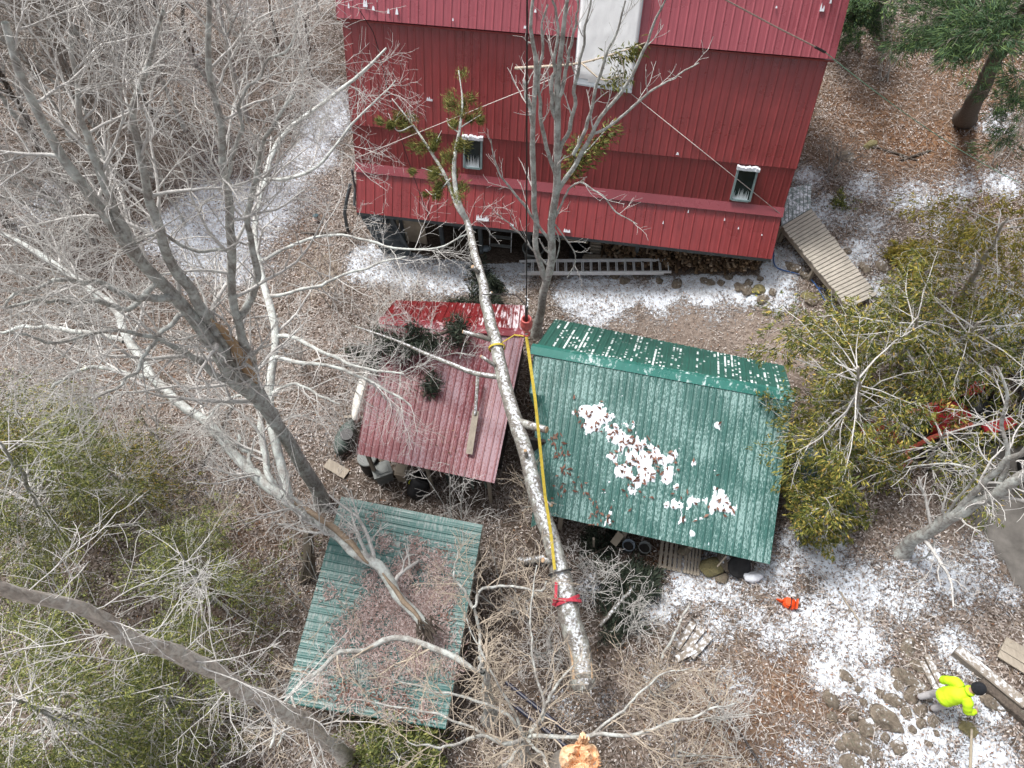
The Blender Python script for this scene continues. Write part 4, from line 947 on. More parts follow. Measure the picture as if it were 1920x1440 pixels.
obj('shank', MB().tube([HOOK+[0,0,-.03],HOOK+[0,0,.5]], .035, 8), M['steel'], hk)
a = np.linspace(-.6,4.2,16); hp = HOOK+[0,0,-.47]+np.stack([.07*np.sin(a), -.02*a*0, .08*np.cos(a)],1)
obj('hook', MB().tube(hp, np.linspace(.028,.014,16), 8), M['hook_red'], hk, smooth=True)
for i in range(5): 
    q = HOOK+[0,0,.42+.1*i]; obj('wire_clip', MB().box(q+[random.uniform(-.03,.03),0,0],(.045,.03,.03), rot=random.uniform(0,3)), M['alu'], hk)
rope('crane_line', [HOOK+[0,0,.45], np.array([HOOK[0],HOOK[1],42.0])], .0125, 'cable', 'black crane line running straight up from the red hook ball', 'cable', res=2)
hb = HOOK+[0,0,-.55]
def strap(pts, wdt, th=.012, up=(0,0,1)):
    mb = MB(); p = np.asarray(pts)
    for a_, b_ in zip(p[:-1], p[1:]): mb.beam(a_, b_, wdt, th, up=up)
    return mb
ys = thing('yellow_sling', 'yellow webbing sling running from the hook ball down along the log', 'sling', hb)
e_ = LP[14]+np.array([.02,-.05,LR[14]+.03])
ys1 = P(1040,1068,4.2)
obj('leg', strap([hb, P(1003,745,6.0), P(1022,930,4.75), P(1033,1000,4.42), ys1], .065), M['yellow_strap'], ys)
obj('leg', strap([hb+[-.03,0,0], P(965,628,5.7), P(942,642,5.12)], .055), M['yellow_strap'], ys)
obj('leg', wrap(li(650),.05,'yellow_strap','',None), M['yellow_strap'], ys); obj('shackle', wrap(li(1075),.04,'steel','',None), M['steel'], ys)
rp = thing('red_ratchet_strap', 'red webbing strap tied round the butt end of the fallen log', 'strap', LP[8])
obj('wrap', wrap(li(1125),.065,'','',None,tilt=.05), M['red_strap'], rp); obj('wrap', wrap(li(1128),.06,'','',None,tilt=-.07,extra=.03), M['red_strap'], rp)
obj('tail', strap([P(1043,1090,4.2), P(1042,1122,4.12), P(1037,1135,3.9)], .06), M['red_strap'], rp)
rope('black_wire', [P(905,552,5.1),P(930,552,5.5),P(965,553,6.2),P(985,572,7.2)], .012, 'cable', 'thin black wire reaching from the fallen log to the hook ball', 'wire')
# lines on and around the house
rope('black_rope', [P(668,10,8.4),P(690,45,7.9),P(706,80,7.3),P(743,230,5.3),P(787,363,3.3),P(803,403,2.7),P(806,420,2.0)], .011, 'cable', 'black cord hanging down the left half of the red house', 'cord', res=30)
ws_ = Hs(1184,176,H(0,1.255,4.88)+spn*.08,spd); we_ = Hs(1466,404,H(0,.84,3.62)+lwn*.0,lwd)+np.array([.02,-.06,.03])
rope('white_rope', [ws_+spn*.02, we_], .010, 'rope_white', 'white cord slanting from the skylight to the right corner of the red house', 'cord', res=2)
rope('white_rope', [P(664,298,3.75)+np.array([-.02,-.05,.03]), P(840,226,6.0), P(1040,146,8.0)], .011, 'rope_white', 'white rope slanting from the left house corner up to the bare tree', 'rope', res=16)
gr = thing('guy_line', 'tan and green guy line crossing the top right of the photo to the slope', 'rope', P(1545,98,9.9))
obj('tan_rope', MB().tube([P(1350,-6,11.6), P(1450,48,10.7), P(1531,89,10.0)], .015, 6), M['rope_tan'], gr); obj('splice', MB().tube([P(1528,88,10.02), P(1547,98,9.85)], .028, 8), M['cable'], gr)
obj('green_rope', MB().tube(np.array([P(1546,97,9.86)+(PG(1912,343,.2)-P(1546,97,9.86))*t-np.array([0,0,.6*t*(1-t)*4*.3]) for t in np.linspace(0,1,14)]), .010, 6), M['rope_green'], gr)
# things lying on the red roof
nred = nz(np.cross(RFR-RFL, RL-RFL)); nred = nred if nred[2] > 0 else -nred
rq = lambda x, y, up_=.06: on_plane(x,y,RFL,nred)+nred*up_
board(rq(893,772,.10), rq(880,852,.07), .17, .035, 'old_wood', 'grey board lying on the lower right of the red shed roof', None)
tag(obj('pole', MB().tube([rq(897,704,.16),rq(892,780,.12)], [.05,.045], 8), M['bark_log'], origin=rq(895,740)), 'short grey pole lying above the board on the red shed roof', 'pole')

# ------------------------------------------------------------------ goods around the red shed
q = PG(676,748,.55); ax1 = nz(P(692,700,.9)-P(664,792,.8)); 
wc = thing('white_canoe', 'white upturned canoe end beside the left edge of the red shed', 'canoe', P(676,748,.4))
def hull(a, b, wdt, hgt, m_, parent, nm='hull'):
    n=14; p = np.array([a+(b-a)*t for t in np.linspace(0,1,n)]); t=np.linspace(-1,1,n); ww = wdt*np.clip(1-np.abs(t)**3.2,.04,1); d = nz((b-a)*[1,1,0]); sd_ = np.array([-d[1],d[0],0])
    v=[]; k=9
    for i in range(n):
        for j in range(k):
            an = math.pi*j/(k-1); v.append(p[i]+sd_*ww[i]/2*math.cos(an)+np.array([0,0,hgt*(math.sin(an)**.7)*(.55+.45*ww[i]/wdt)]))
    f=[(i*k+j,i*k+j+1,(i+1)*k+j+1,(i+1)*k+j) for i in range(n-1) for j in range(k-1)]+[tuple(range(k-1,-1,-1)),tuple((n-1)*k+j for j in range(k))]
    f += [(i*k+k-1,i*k,(i+1)*k,(i+1)*k+k-1) for i in range(n-1)]
    return obj(nm, MB().add(v,f), M[m_], parent, smooth=True)
hull(P(694,688,.75), P(664,800,.65), .40, .34, 'white_hull', wc)
obj('keel', MB().tube([P(691,700,1.09),P(667,788,1.0)], .018, 6), M['grey_bin'], wc)
for i,(a,b) in enumerate(((P(692,706,.6),P(692,706,.2)),(P(667,785,.6),P(667,785,.2)))): obj('trestle', MB().beam(a-[.3,0,0],a+[.3,0,0],.08,.3), M['old_wood'], wc)
gc = thing('dark_kayak', 'dark green grey kayak lying under the left edge of the red shed', 'kayak', P(648,820,.4)); hull(P(664,790,.75),P(632,855,.6),.55,.30,'hull_green',gc); obj('cockpit_rim', MB().lathe(P(650,815,1.02),[(.16,0),(.19,0),(.19,.03),(.16,.03)],16), M['black'], gc)
tag(obj('crate_board', MB().beam(P(612,868,.55),P(650,890,.5),.30,.05), M['old_wood'], origin=P(630,878,.5)), 'brown board lying on the leaves left of the dark barrel', 'board')
def barrel(px, py, r, h, m_, lid, label, tilt=None, nm='barrel', cat='barrel'):
    q = PG(px,py); t = thing(nm,label,cat,q); ax = frame_of(tilt) if tilt is not None else None
    obj('body', MB().lathe(q,[(r*.9,0),(r,h*.1),(r*1.03,h*.33),(r,h*.36),(r*1.03,h*.66),(r,h*.7),(r*.97,h)],24,ax=ax), M[m_], t, smooth=True)
    obj('lid', MB().lathe(q+(np.array(nz(tilt))*h if tilt is not None else np.array([0,0,h])),[(r*1.05,-.03),(r*1.06,.02),(r*.98,.035),(r*.8,.025),(.02,.03)],24,ax=ax), M[lid], t, smooth=True); return t,q
barrel(697,878,.27,.72,'black','grey_bin','dark barrel with a pale grey lid below the red shed roof edge')
t,q = barrel(778,928,.27,.62,'black','black','black bin with a yellow marking below the red shed', tilt=(.42,.55,.72), nm='black_bin', cat='bin')
ca = PG(773,912,.42); mk = MB()
for k in range(2):
    a = np.linspace(0,6.28,12); mk.tube(P(770,905,.62)+np.array([.03*k,.0-.10*k,.02*k])+np.stack([.05*np.cos(a),.06*np.sin(a),.02*np.sin(a)],1), .014, 5)
obj('emblem', mk, M['yellow'], t)
def bin_(px,py,sx,sy,h,rz,m_,label,nm='storage_bin',cat='bin'):
    q=PG(px,py); t=thing(nm,label,cat,q); R_=rotz(rz)
    b=[]; 
    for (k,z) in ((.86,0),(1.0,h)):
        b+=[q+R_@np.array([sx/2*k*a,sy/2*k*c,z]) for a,c in ((-1,-1),(1,-1),(1,1),(-1,1))]
    obj('body', MB().add(b,[(3,2,1,0),(0,1,5,4),(1,2,6,5),(2,3,7,6),(3,0,4,7),(4,5,6,7)]), M[m_], t)
    obj('lid', MB().poly([q+R_@np.array([sx*.54*a,sy*.54*c,h]) for a,c in ((-1,-1),(1,-1),(1,1),(-1,1))],(0,0,.05)), M[m_], t)
    obj('rib', MB().poly([q+R_@np.array([sx*.38*a,sy*.36*c,h+.05]) for a,c in ((-1,-1),(1,-1),(1,1),(-1,1))],(0,0,.025)), M[m_], t); return t
bin_(722,896,.50,.42,.55,.35,'grey_bin','grey plastic storage bin between the barrel and the beige box')
bin_(757,896,.30,.32,.5,-.2,'beige','small beige box tucked under the red shed roof edge','box','box')
gp_ = [('pale green pole leaning out under the red shed, nearest the log',(905,890,1.4),(912,916,.35)),('pale green pole leaning out under the red shed, left of the other',(880,882,1.5),(887,916,.4))]
for lb,a,b in gp_:
    tag(obj('green_pole', MB().tube([P(*a),P(*b)],.028,8), m_plain('pale_green_paint',(.20,.27,.24),.2,.6,8), origin=P(*b)), lb, 'pole')
gch = thing('garden_chair','dark green plastic chair mostly hidden under the red shed edge','chair',PG(858,905))
qc=PG(850,892); 
obj('seat', MB().box(qc+[0,0,.42],(.45,.45,.035),rot=.3), M['hull_green'], gch); obj('backrest', MB().box(qc+rotz(.3)@np.array([0,.23,.72]),(.45,.04,.5),rot=.3), M['hull_green'], gch)
for a,b in ((-1,-1),(1,-1),(1,1),(-1,1)): obj('leg', MB().box(qc+rotz(.3)@np.array([.2*a,.2*b,.2]),(.04,.04,.42),rot=.3), M['hull_green'], gch)

# ------------------------------------------------------------------ goods along the front of the green shed
bucket('plastic_bucket', PG(1176,1030), .16,.34,'blue_bucket','pale blue grey bucket open under the green shed eave, beside another','bucket','buckets under the green shed')
bucket('plastic_bucket', PG(1206,1033), .16,.30,'grey_bin','darker bucket under the green shed eave, just left of the pallet','bucket','buckets under the green shed')
def pallet(px,py,rz,wd_,label,group=None,tilt=.0):
    q=PG(px,py,.0); t=thing('wooden_pallet',label,'pallet',q,group); R_=rotz(rz)
    for i in range(5): obj('slat', MB().box(q+R_@np.array([-wd_/2+wd_*(i+.5)/5,0,.13+tilt*i]),(wd_/5*.66,.85,.022),rot=rz), M['old_wood'], t)
    for k in (-1,0,1): obj('runner', MB().box(q+R_@np.array([0,.36*k,.06+tilt*2]),(wd_,.07,.11),rot=rz), M['old_wood'], t)
pallet(1256,1042,-.25,.62,'weathered pallet on the ground under the middle of the green shed eave')
pallet(1297,1050,-.25,.42,'narrow pallet piece at the right end of the larger pallet')
tag(obj('stone_block', MB().rock(PG(1283,1032,.22),(.16,.13,.10),33), M['rock_bare'], origin=PG(1283,1032,.2), smooth=True), 'pale stone resting on the pallets under the green shed', 'stone')
tag(obj('light_board', MB().beam(P(1165,1000,1.3),P(1150,1020,1.0),.2,.04), M['beige'], origin=P(1160,1010,1.1)), 'pale board leaning beside the buckets under the green shed', 'board')
tag(obj('fence_stake', MB().beam(PG(1113,1035,-.1),PG(1113,1010,.9),.07,.05,up=(1,0,0)), M['old_wood'], origin=PG(1113,1035)), 'thin grey stake standing under the left part of the green shed eave', 'stake')
tag(obj('mossy_boulder', MB().rock(PG(1334,1066,.15),(.30,.24,.26),7,.3), M['rock_moss'], origin=PG(1334,1066), smooth=True), 'yellowish mossy boulder at the right front of the green shed', 'boulder')
tag(obj('boulder', MB().rock(PG(1366,1054,.15),(.34,.26,.28),8,-.4), M['rock'], origin=PG(1366,1054), smooth=True), 'dark brown boulder wedged between the mossy boulder and the wheel', 'boulder')
tag(obj('boulder', MB().rock(PG(1354,1085,.06),(.17,.14,.12),9,.4), M['rock_bare'], origin=PG(1354,1085), smooth=True), 'small tan rock just below the mossy boulder', 'rock')
wq=PG(1386,1062,.30); wt=thing('spare_wheel','wheel with a shiny rim standing under the green shed corner','wheel',wq); wd=nz(np.array([.05,-.5,.75]))
obj('tyre', MB().lathe(wq,[(.17,-.06),(.25,-.07),(.29,-.02),(.29,.03),(.25,.07),(.17,.06)],24,ax=frame_of(wd)), M['rubber'], wt, smooth=True)
obj('rim', MB().lathe(wq,[(.17,-.03),(.175,.04),(.14,.045),(.10,.01),(.06,.03),(.01,.04)],24,ax=frame_of(wd)), M['alu'], wt, smooth=True)
tag(obj('stick', MB().tube([P(1362,1042,2.0),PG(1345,1062,.55)],.02,8), M['beige'], origin=PG(1345,1062)), 'pale tool handle leaning on the mossy boulder', 'handle')
tag(obj('snowy_stone', MB().rock(PG(1412,1082,.1),(.24,.15,.14),12), M['snow'], origin=PG(1412,1082), smooth=True), 'snow covered stone right under the corner of the green shed', 'stone')
for i,(x,y) in enumerate(((1476,905),(1484,915),(1490,930))):
    board(PG(x,y,.25+.05*i), PG(x+8,y+30,.25+.05*i), .14,.05,'old_wood','weathered board leaning in the pile beside the right wall of the green shed','boards beside the green shed')
tp=MB(); 
g1,g2=np.meshgrid(np.linspace(-1,1,22),np.linspace(-1,1,22)); tq=PG(1535,905); hh=.55*np.exp(-(g1**2+g2**2)*1.3)+.18*fbm(g1*3+4,g2*3,50)
vv=np.stack([tq[0]+g1*.55,tq[1]+g2*1.0,ground(tq[0]+g1*.55,tq[1]+g2*1.0)+hh],-1); ii=np.arange(484).reshape(22,22)
tag(obj('tarp', (vv.reshape(-1,3),np.stack([ii[:-1,:-1],ii[:-1,1:],ii[1:,1:],ii[1:,:-1]],-1).reshape(-1,4)), M['tarp'], smooth=True, origin=tq),'dark teal tarp heaped on the ground right of the green shed','tarp')
# ------------------------------------------------------------------ trees
def grow(par, prad, k, length, ang, up, wig, rng, n=6, t0=.15, r_ratio=.55, rmin=.004, tip=.35, lenvar=.35, taper_t=.6):
    """children sprouting from parent polylines (lists of (m,3)); returns arrays (B,n,3),(B,n)"""
    st, dr, ln, r0 = [], [], [], []
    for p, r in zip(par, prad):
        p = np.asarray(p); m = len(p); Lp = np.linalg.norm(np.diff(p, axis=0), axis=1).sum()
        kk = k if not callable(k) else k(Lp)
        if kk < 1: continue
        t = t0+(1-t0)*(np.arange(kk)+rng.random(kk))/kk; x = t*(m-1); i = np.clip(x.astype(int), 0, m-2); fr = (x-i)[:, None]
        st.append(p[i]*(1-fr)+p[i+1]*fr); tg = p[i+1]-p[i]; tg /= np.linalg.norm(tg, axis=1, keepdims=True)+1e-9
        q = rng.normal(size=(kk, 3)); q -= (q*tg).sum(1, keepdims=True)*tg; q /= np.linalg.norm(q, axis=1, keepdims=True)+1e-9
        a = np.radians(rng.uniform(ang[0], ang[1], kk))[:, None]
        d = tg*np.cos(a)+q*np.sin(a); d[:, 2] += up; dr.append(d/np.linalg.norm(d, axis=1, keepdims=True))
        L = length if not callable(length) else length(Lp)
        ln.append(L*(1-taper_t*t)*rng.uniform(1-lenvar, 1+lenvar, kk))
        r_here = np.asarray(r)[i]; r0.append(np.maximum(r_here*r_ratio, rmin))
    if not st: return np.zeros((0, n, 3)), np.zeros((0, n))
    st = np.vstack(st); dr = np.vstack(dr); ln = np.concatenate(ln); r0 = np.concatenate(r0); B = len(st)
    r0 = np.minimum(r0, .012+ln*.022)
    pts = np.empty((B, n, 3)); pts[:, 0] = st; d = dr.copy(); step = (ln/(n-1))[:, None]
    for j in range(1, n):
        d = d+rng.normal(size=(B, 3))*wig; d[:, 2] += up*.25; d /= np.linalg.norm(d, axis=1, keepdims=True)
        pts[:, j] = pts[:, j-1]+d*step
    rad = r0[:, None]*np.linspace(1, tip, n)[None]; return pts, np.maximum(rad, rmin*.7)
def cat(parts):
    V, Fc, o = [], [], 0
    for v, f in parts:
        if len(v) == 0: continue
        V.append(v); Fc.append(f+o); o += len(v)
    return np.vstack(V), np.vstack(Fc)
JR = R(404) if 'R' in globals() else np.random.default_rng(404)
def limbs(spec, base=None, n=26, rs=88):
    """spec: list of dict(pts=[(px,py[,z])...], r=(r0,r1)); points without z sit over the base's vertical line"""
    out = []
    for s in spec:
        pp = []
        for q in s['p']:
            if isinstance(q, np.ndarray): pp.append(q)
            elif len(q) == 3: pp.append(P(*q))
            else: pp.append(axis_pt(base, q[0], q[1]))
        sp = spline(np.array(pp), s.get('n', n)); nn = len(sp); jt = JR.normal(size=(nn, 3))*.035; jt[0] = 0; jt[1:-1] = (jt[1:-1]*2+jt[:-2]+jt[2:])/3; sp = sp+jt*np.clip(np.array(s['r']).max()/.08, .4, 1); fac = np.minimum(1, rs/np.array([sc_at(q) for q in sp]))
        out.append((sp, interp(s['r'], 0, s.get('n', n))*fac))
    return out
def build_tree(name, label, base, lim, barkm, twigm, rng, group=None, cat_='tree', k1=6, l1=1.6, k2=6, l2=.7, k3=0, l3=.3, up=.12, ang=(35,70), t0=.2, wig=.16, rmin=.006, flare=True, trunkname='trunk', extra=None, sides=10, r1=.42, amp=.16):
    t = thing(name, label, cat_, base, group)
    mb = []
    for i, (p, r) in enumerate(lim):
        r = r.copy()
        if flare and i == 0: r[:3] *= np.array([1.5, 1.2, 1.06])
        v, f = tubes_np(p[None], r[None], sides)
        m = len(p); vv = v.reshape(m, sides, 3); a = np.arange(sides)/sides*6.28
        kk = 1+amp*(fbm(np.cos(a)[None]*1.3+np.arange(m)[:, None]*.5+i*7, np.sin(a)[None]*1.3+np.arange(m)[:, None]*.13, 60+i)-.5)*2
        vv = p[:, None]+(vv-p[:, None])*kk[..., None]; mb.append((vv.reshape(-1, 3), f))
    obj(trunkname, cat(mb), M[barkm], t, smooth=True)
    par = [p for p, r in lim]; pr = [r for p, r in lim]
    b1, r1_ = grow(par, pr, k1, l1, ang, up, wig, rng, n=8, t0=t0, r_ratio=r1, rmin=rmin*1.6)
    b2, r2_ = grow(list(b1), list(r1_), k2, l2, (30, 65), up*.8, wig, rng, n=6, t0=.2, r_ratio=.6, rmin=rmin)
    parts = [tubes_np(b1, r1_, 6), tubes_np(b2, r2_, 4)]
    if k3:
        b3, r3_ = grow(list(b2), list(r2_), k3, l3, (30, 65), up*.5, wig, rng, n=4, t0=.25, r_ratio=.7, rmin=rmin*.85); parts.append(tubes_np(b3, r3_, 3))
    if extra is not None: parts.append(extra)
    obj('branches', cat(parts), M[twigm], t, smooth=True)
    return t, b1, b2
R = np.random.default_rng

# --- the big grey maple left of the sheds (standing, several stems)
mb_ = PG(606, 948, -.1)
mp = limbs([
 dict(p=[mb_, (585,905), (552,850), (520,795), (480,745), (440,712), (390,640), (350,585), (300,530), (262,490), (225,445), (190,398), (150,345), (118,298), (85,240), (52,180), (22,110), (5,40)], r=(.18,.18,.18,.175,.175,.17,.165,.15,.135,.115,.09)),
 dict(p=[(520,795), (482,742), (458,712), (436,672), (412,632), (390,596)], r=(.14,.135,.13,.12,.08)),
 dict(p=[(405,625), (372,560), (345,530), (322,490), (300,430), (280,375), (268,320), (262,270), (255,220), (270,150), (290,90), (300,20)], r=(.15,.14,.13,.12,.10,.08,.05)),
 dict(p=[(510,790), (492,745), (475,700), (455,640), (445,590), (436,530), (432,470), (430,420), (428,330), (416,240), (402,150), (395,60), (388,-30)], r=(.13,.125,.12,.115,.11,.105,.095,.085,.06)),
 dict(p=[(446,600), (470,560), (478,500), (466,455), (470,400), (480,330), (505,255), (545,180)], r=(.10,.09,.075,.06,.04)),
 dict(p=[(262,490), (230,420), (180,300), (150,200), (135,100), (130,0)], r=(.13,.11,.09,.07,.05)),
 dict(p=[(330,560), (280,560), (215,540), (150,525), (60,540), (0,575)], r=(.10,.09,.07,.05,.03)),
 dict(p=[(300,530), (235,575), (165,570), (90,565), (0,580)], r=(.075,.065,.05,.035)),
 dict(p=[(445,720), (370,675), (300,640), (215,620), (120,640), (20,625)], r=(.09,.08,.06,.045,.03)),
 dict(p=[(350,585), (330,600), (290,640), (250,700), (180,745)], r=(.07,.05,.03)),
 dict(p=[(430,470), (380,470), (330,455), (290,440), (225,470)], r=(.05,.04,.02)),
 dict(p=[(428,330), (450,250), (455,180), (490,140), (560,60)], r=(.06,.05,.04,.025)),
], mb_, rs=74)
mt_, mb1, mb2 = build_tree('bare_maple', 'big grey bare maple with many stems and a split orange scar left of the sheds', mb_, mp, 'bark_maple', 'twig', R(3), k1=13, l1=2.6, k2=8, l2=1.15, k3=4, l3=.55, up=.08, t0=.4, rmin=.0038)
# pale split wood on the broken stem
sp_ = limbs([dict(p=[(476,722), (462,700), (446,672), (425,645), (405,620), (388,600)], r=(.02,.12,.13,.10,.07,.02), n=16)], mb_)[0]
v_, f_ = bumpy_tube(sp_[0]+np.array([.10,-.02,.10]), sp_[1], 10, .3, 5); obj('split_wood', MB().add(v_, f_), M['fresh'], mt_, smooth=True)

# --- broken maple top hanging upside down: butt on the low green roof, crown to the upper left
bt = limbs([
 dict(p=[(800,1185,2.95), (775,1150,3.1), (740,1103,3.25), (705,1066,3.4), (668,1040,3.5), (640,1010,3.65), (600,980,3.85), (562,955,4.0), (530,931,4.15)], r=(.11,.115,.125,.13,.125,.125,.13,.135,.13)),
 dict(p=[(530,931,4.15), (500,908,4.3), (468,880,4.5), (430,842,4.75), (392,795,5.0), (352,768,5.25), (312,735,5.45), (280,700,5.6), (250,655,5.75), (232,618,5.9), (215,580,6.05), (170,548,6.3), (130,515,6.5), (70,470,6.8), (0,440,7.1)], r=(.135,.125,.12,.11,.105,.10,.095,.085,.08,.07,.05)),
 dict(p=[(540,933,4.15), (532,890,4.4), (518,840,4.65), (508,790,4.9), (505,745,5.1), (512,690,5.35), (520,630,5.6), (512,585,5.8), (500,545,5.95), (486,490,6.2), (476,450,6.35), (482,400,6.5), (498,335,6.7), (520,280,6.9), (565,225,7.2), (640,165,7.6), (720,95,8.1)], r=(.11,.105,.10,.09,.085,.08,.075,.065,.05,.03)),
 dict(p=[(530,931,4.15), (505,890,4.45), (497,840,4.7), (487,780,4.95), (480,735,5.1)], r=(.09,.08,.075,.07,.06)),
 dict(p=[(520,925,4.2), (490,890,4.4), (465,860,4.55), (445,815,4.8)], r=(.07,.06,.05,.03)),
 dict(p=[(232,640,5.85), (190,628,5.9), (150,622,5.9), (80,615,5.95), (0,625,6.0)], r=(.065,.055,.05,.045,.03)),
 dict(p=[(285,706,5.6), (245,702,5.7), (190,690,5.75), (160,690,5.8), (100,725,5.7)], r=(.055,.05,.04,.03)),
 dict(p=[(480,735,5.1), (450,740,5.2), (415,755,5.3), (380,800,5.2)], r=(.035,.03,.02)),
 dict(p=[(500,555,5.95), (560,545,6.0), (600,535,6.0), (660,510,6.1), (760,480,6.2)], r=(.045,.04,.035,.03,.018)),
 dict(p=[(515,630,5.6), (560,635,5.6), (600,660,5.5), (680,690,5.3), (760,700,5.2)], r=(.05,.045,.04,.03,.018)),
 dict(p=[(510,665,5.45), (560,680,5.4), (620,685,5.3), (690,715,5.1), (775,760,4.8)], r=(.05,.045,.035,.03,.02)),
 dict(p=[(505,740,5.1), (545,720,5.2), (590,735,5.1), (640,760,5.0)], r=(.04,.035,.03,.015)),
 dict(p=[(486,490,6.2), (550,460,6.4), (620,440,6.5), (700,455,6.4), (790,470,6.3), (880,440,6.4)], r=(.04,.035,.03,.025,.016)),
 dict(p=[(500,335,6.7), (545,330,6.8), (600,310,7.0), (640,255,7.3), (690,200,7.6), (740,150,7.9)], r=(.05,.042,.035,.025,.014)),
])
bo, bb1, bb2 = build_tree('broken_maple_top', 'broken lichen pale maple top with its torn butt end on the low green roof', P(800,1185,2.95), bt, 'bark_pale', 'twig', R(8), k1=9, l1=2.3, k2=8, l2=1.05, k3=4, l3=.5, up=.02, t0=.25, flare=False, trunkname='limbs', amp=.30, rmin=.0042, cat_='broken tree')
tw = limbs([dict(p=[(790,1172,3.12), (748,1115,3.32), (715,1077,3.47)], r=(.03,.065,.02), n=10), dict(p=[(690,1058,3.54), (650,1018,3.72), (612,985,3.92), (560,950,4.14), (538,935,4.22)], r=(.02,.07,.08,.065,.02), n=14)])
vv = [bumpy_tube(p+np.array([.02,.0,.05]), r, 9, .25, 4) for p, r in tw]; mm = MB(); [mm.add(a, b) for a, b in vv]; obj('torn_wood', mm, M['torn_grey'], bo, smooth=True)
fr_ = MB(); c0 = P(793,1172,3.1)
for i in range(46):
    d = nz(np.array([.35,-.75,-.25])+RNG.normal(size=3)*.35); q = c0+RNG.normal(size=3)*.09; fr_.tube([q, q+d*random.uniform(.2,.5)], [.022,.006], 4)
obj('frayed_end', fr_, M['bark_dark'], bo)

# --- sapling clump by the house
sb_ = PG(1006, 632, -.05)
sl_ = limbs([
 dict(p=[sb_, (1018,560), (1026,520), (1035,470), (1038,410), (1042,350), (1045,290), (1044,230), (1046,160), (1055,90), (1062,20), (1068,-60)], r=(.15,.13,.125,.115,.105,.095,.085,.07,.05,.03)),
 dict(p=[(1024,530), (1014,500), (1006,460), (1002,400), (1001,350), (998,290), (1000,250), (1002,190), (1004,120), (1000,60), (1002,-20)], r=(.085,.08,.075,.07,.065,.055,.045,.03)),
 dict(p=[(1040,380), (1062,330), (1085,290), (1110,250), (1150,190), (1180,150), (1220,60), (1250,0)], r=(.06,.055,.045,.035,.02)),
 dict(p=[(1044,300), (1062,250), (1075,200), (1082,140), (1095,80), (1110,0)], r=(.055,.05,.04,.03,.02)),
 dict(p=[(1044,240), (1035,180), (1040,120), (1045,60), (1040,0)], r=(.05,.045,.035,.025)),
 dict(p=[(1045,200), (1060,140), (1075,60), (1085,0)], r=(.045,.04,.03,.02)),
 dict(p=[(1075,290), (1105,225), (1120,150), (1150,70), (1175,0)], r=(.045,.04,.03,.018)),
 dict(p=[(1110,250), (1160,225), (1220,170), (1270,140), (1310,120)], r=(.035,.03,.022,.014)),
 dict(p=[(1000,240), (992,200), (985,165), (983,150)], r=(.05,.045,.04,.03)),
 dict(p=[(1036,460), (1000,410), (970,370), (940,330), (925,290), (920,262)], r=(.045,.04,.03,.022,.012)),
 dict(p=[(1030,500), (1000,470), (985,450), (960,425), (930,400)], r=(.03,.025,.018,.012)),
 dict(p=[(1040,410), (1075,345), (1120,360), (1160,400), (1195,420)], r=(.03,.025,.02,.012)),
 dict(p=[(1025,525), (1050,460), (1030,410), (1080,480), (1062,520)], r=(.02,.02,.02,.015)),
 dict(p=[(1042,330), (1020,260), (1012,200), (1015,100), (1022,10)], r=(.05,.045,.035,.022)),
], sb_)
sg, s1, s2 = build_tree('slender_bare_tree', 'slender bare tree with upright stems in front of the red house beside the crane line', sb_, sl_, 'bark_maple', 'twig', R(12), k1=5, l1=1.0, k2=4, l2=.45, up=.22, t0=.3, ang=(25,50), rmin=.005, wig=.1)
# cedar pieces caught in it
cb = thing('caught_branch', 'broken pale branch with cedar sprays caught across the top of the slender bare tree', 'branch', P(1060,125,9.0))
cbp = [spline(np.array([P(966,128,8.5), P(1030,124,8.8), P(1090,118,9.1), P(1160,98,9.4), P(1210,80,9.7)]), 14), spline(np.array([P(1090,118,9.1), P(1130,150,8.9), P(1165,140,9.0)]), 8), spline(np.array([P(1160,98,9.4), P(1170,130,9.1), P(1168,150,8.9)]), 8)]
mm = MB(); mm.tube(cbp[0], np.linspace(.04,.012,14), 8); mm.tube(cbp[1], np.linspace(.025,.008,8), 6); mm.tube(cbp[2], np.linspace(.02,.008,8), 6)
obj('stem', mm, M['twig_tan'], cb, smooth=True)
obj('needles', sprays([cbp[0][9:], cbp[1][4:], cbp[2][3:]], 260, .13, .14, .035, start=.1, droop=.3), M['log_green'], cb)
cb2 = thing('cedar_scrap', 'olive cedar spray lodged low in the slender bare tree right of its main stem', 'branch', P(1100,280,7.0))
cp2 = [spline(np.array([P(1062,335,6.3), P(1085,300,6.8), P(1120,262,7.2), P(1150,225,7.5)]), 10), spline(np.array([P(1075,320,6.5), P(1080,285,6.9), P(1085,255,7.2)]), 8)]
mm = MB(); mm.tube(cp2[0], np.linspace(.03,.01,10), 6); mm.tube(cp2[1], np.linspace(.02,.008,8), 6); obj('stem', mm, M['bark_pale'], cb2, smooth=True)
obj('needles', sprays(cp2, 520, .15, .15, .035, start=.1, droop=.35), M['log_green'], cb2)

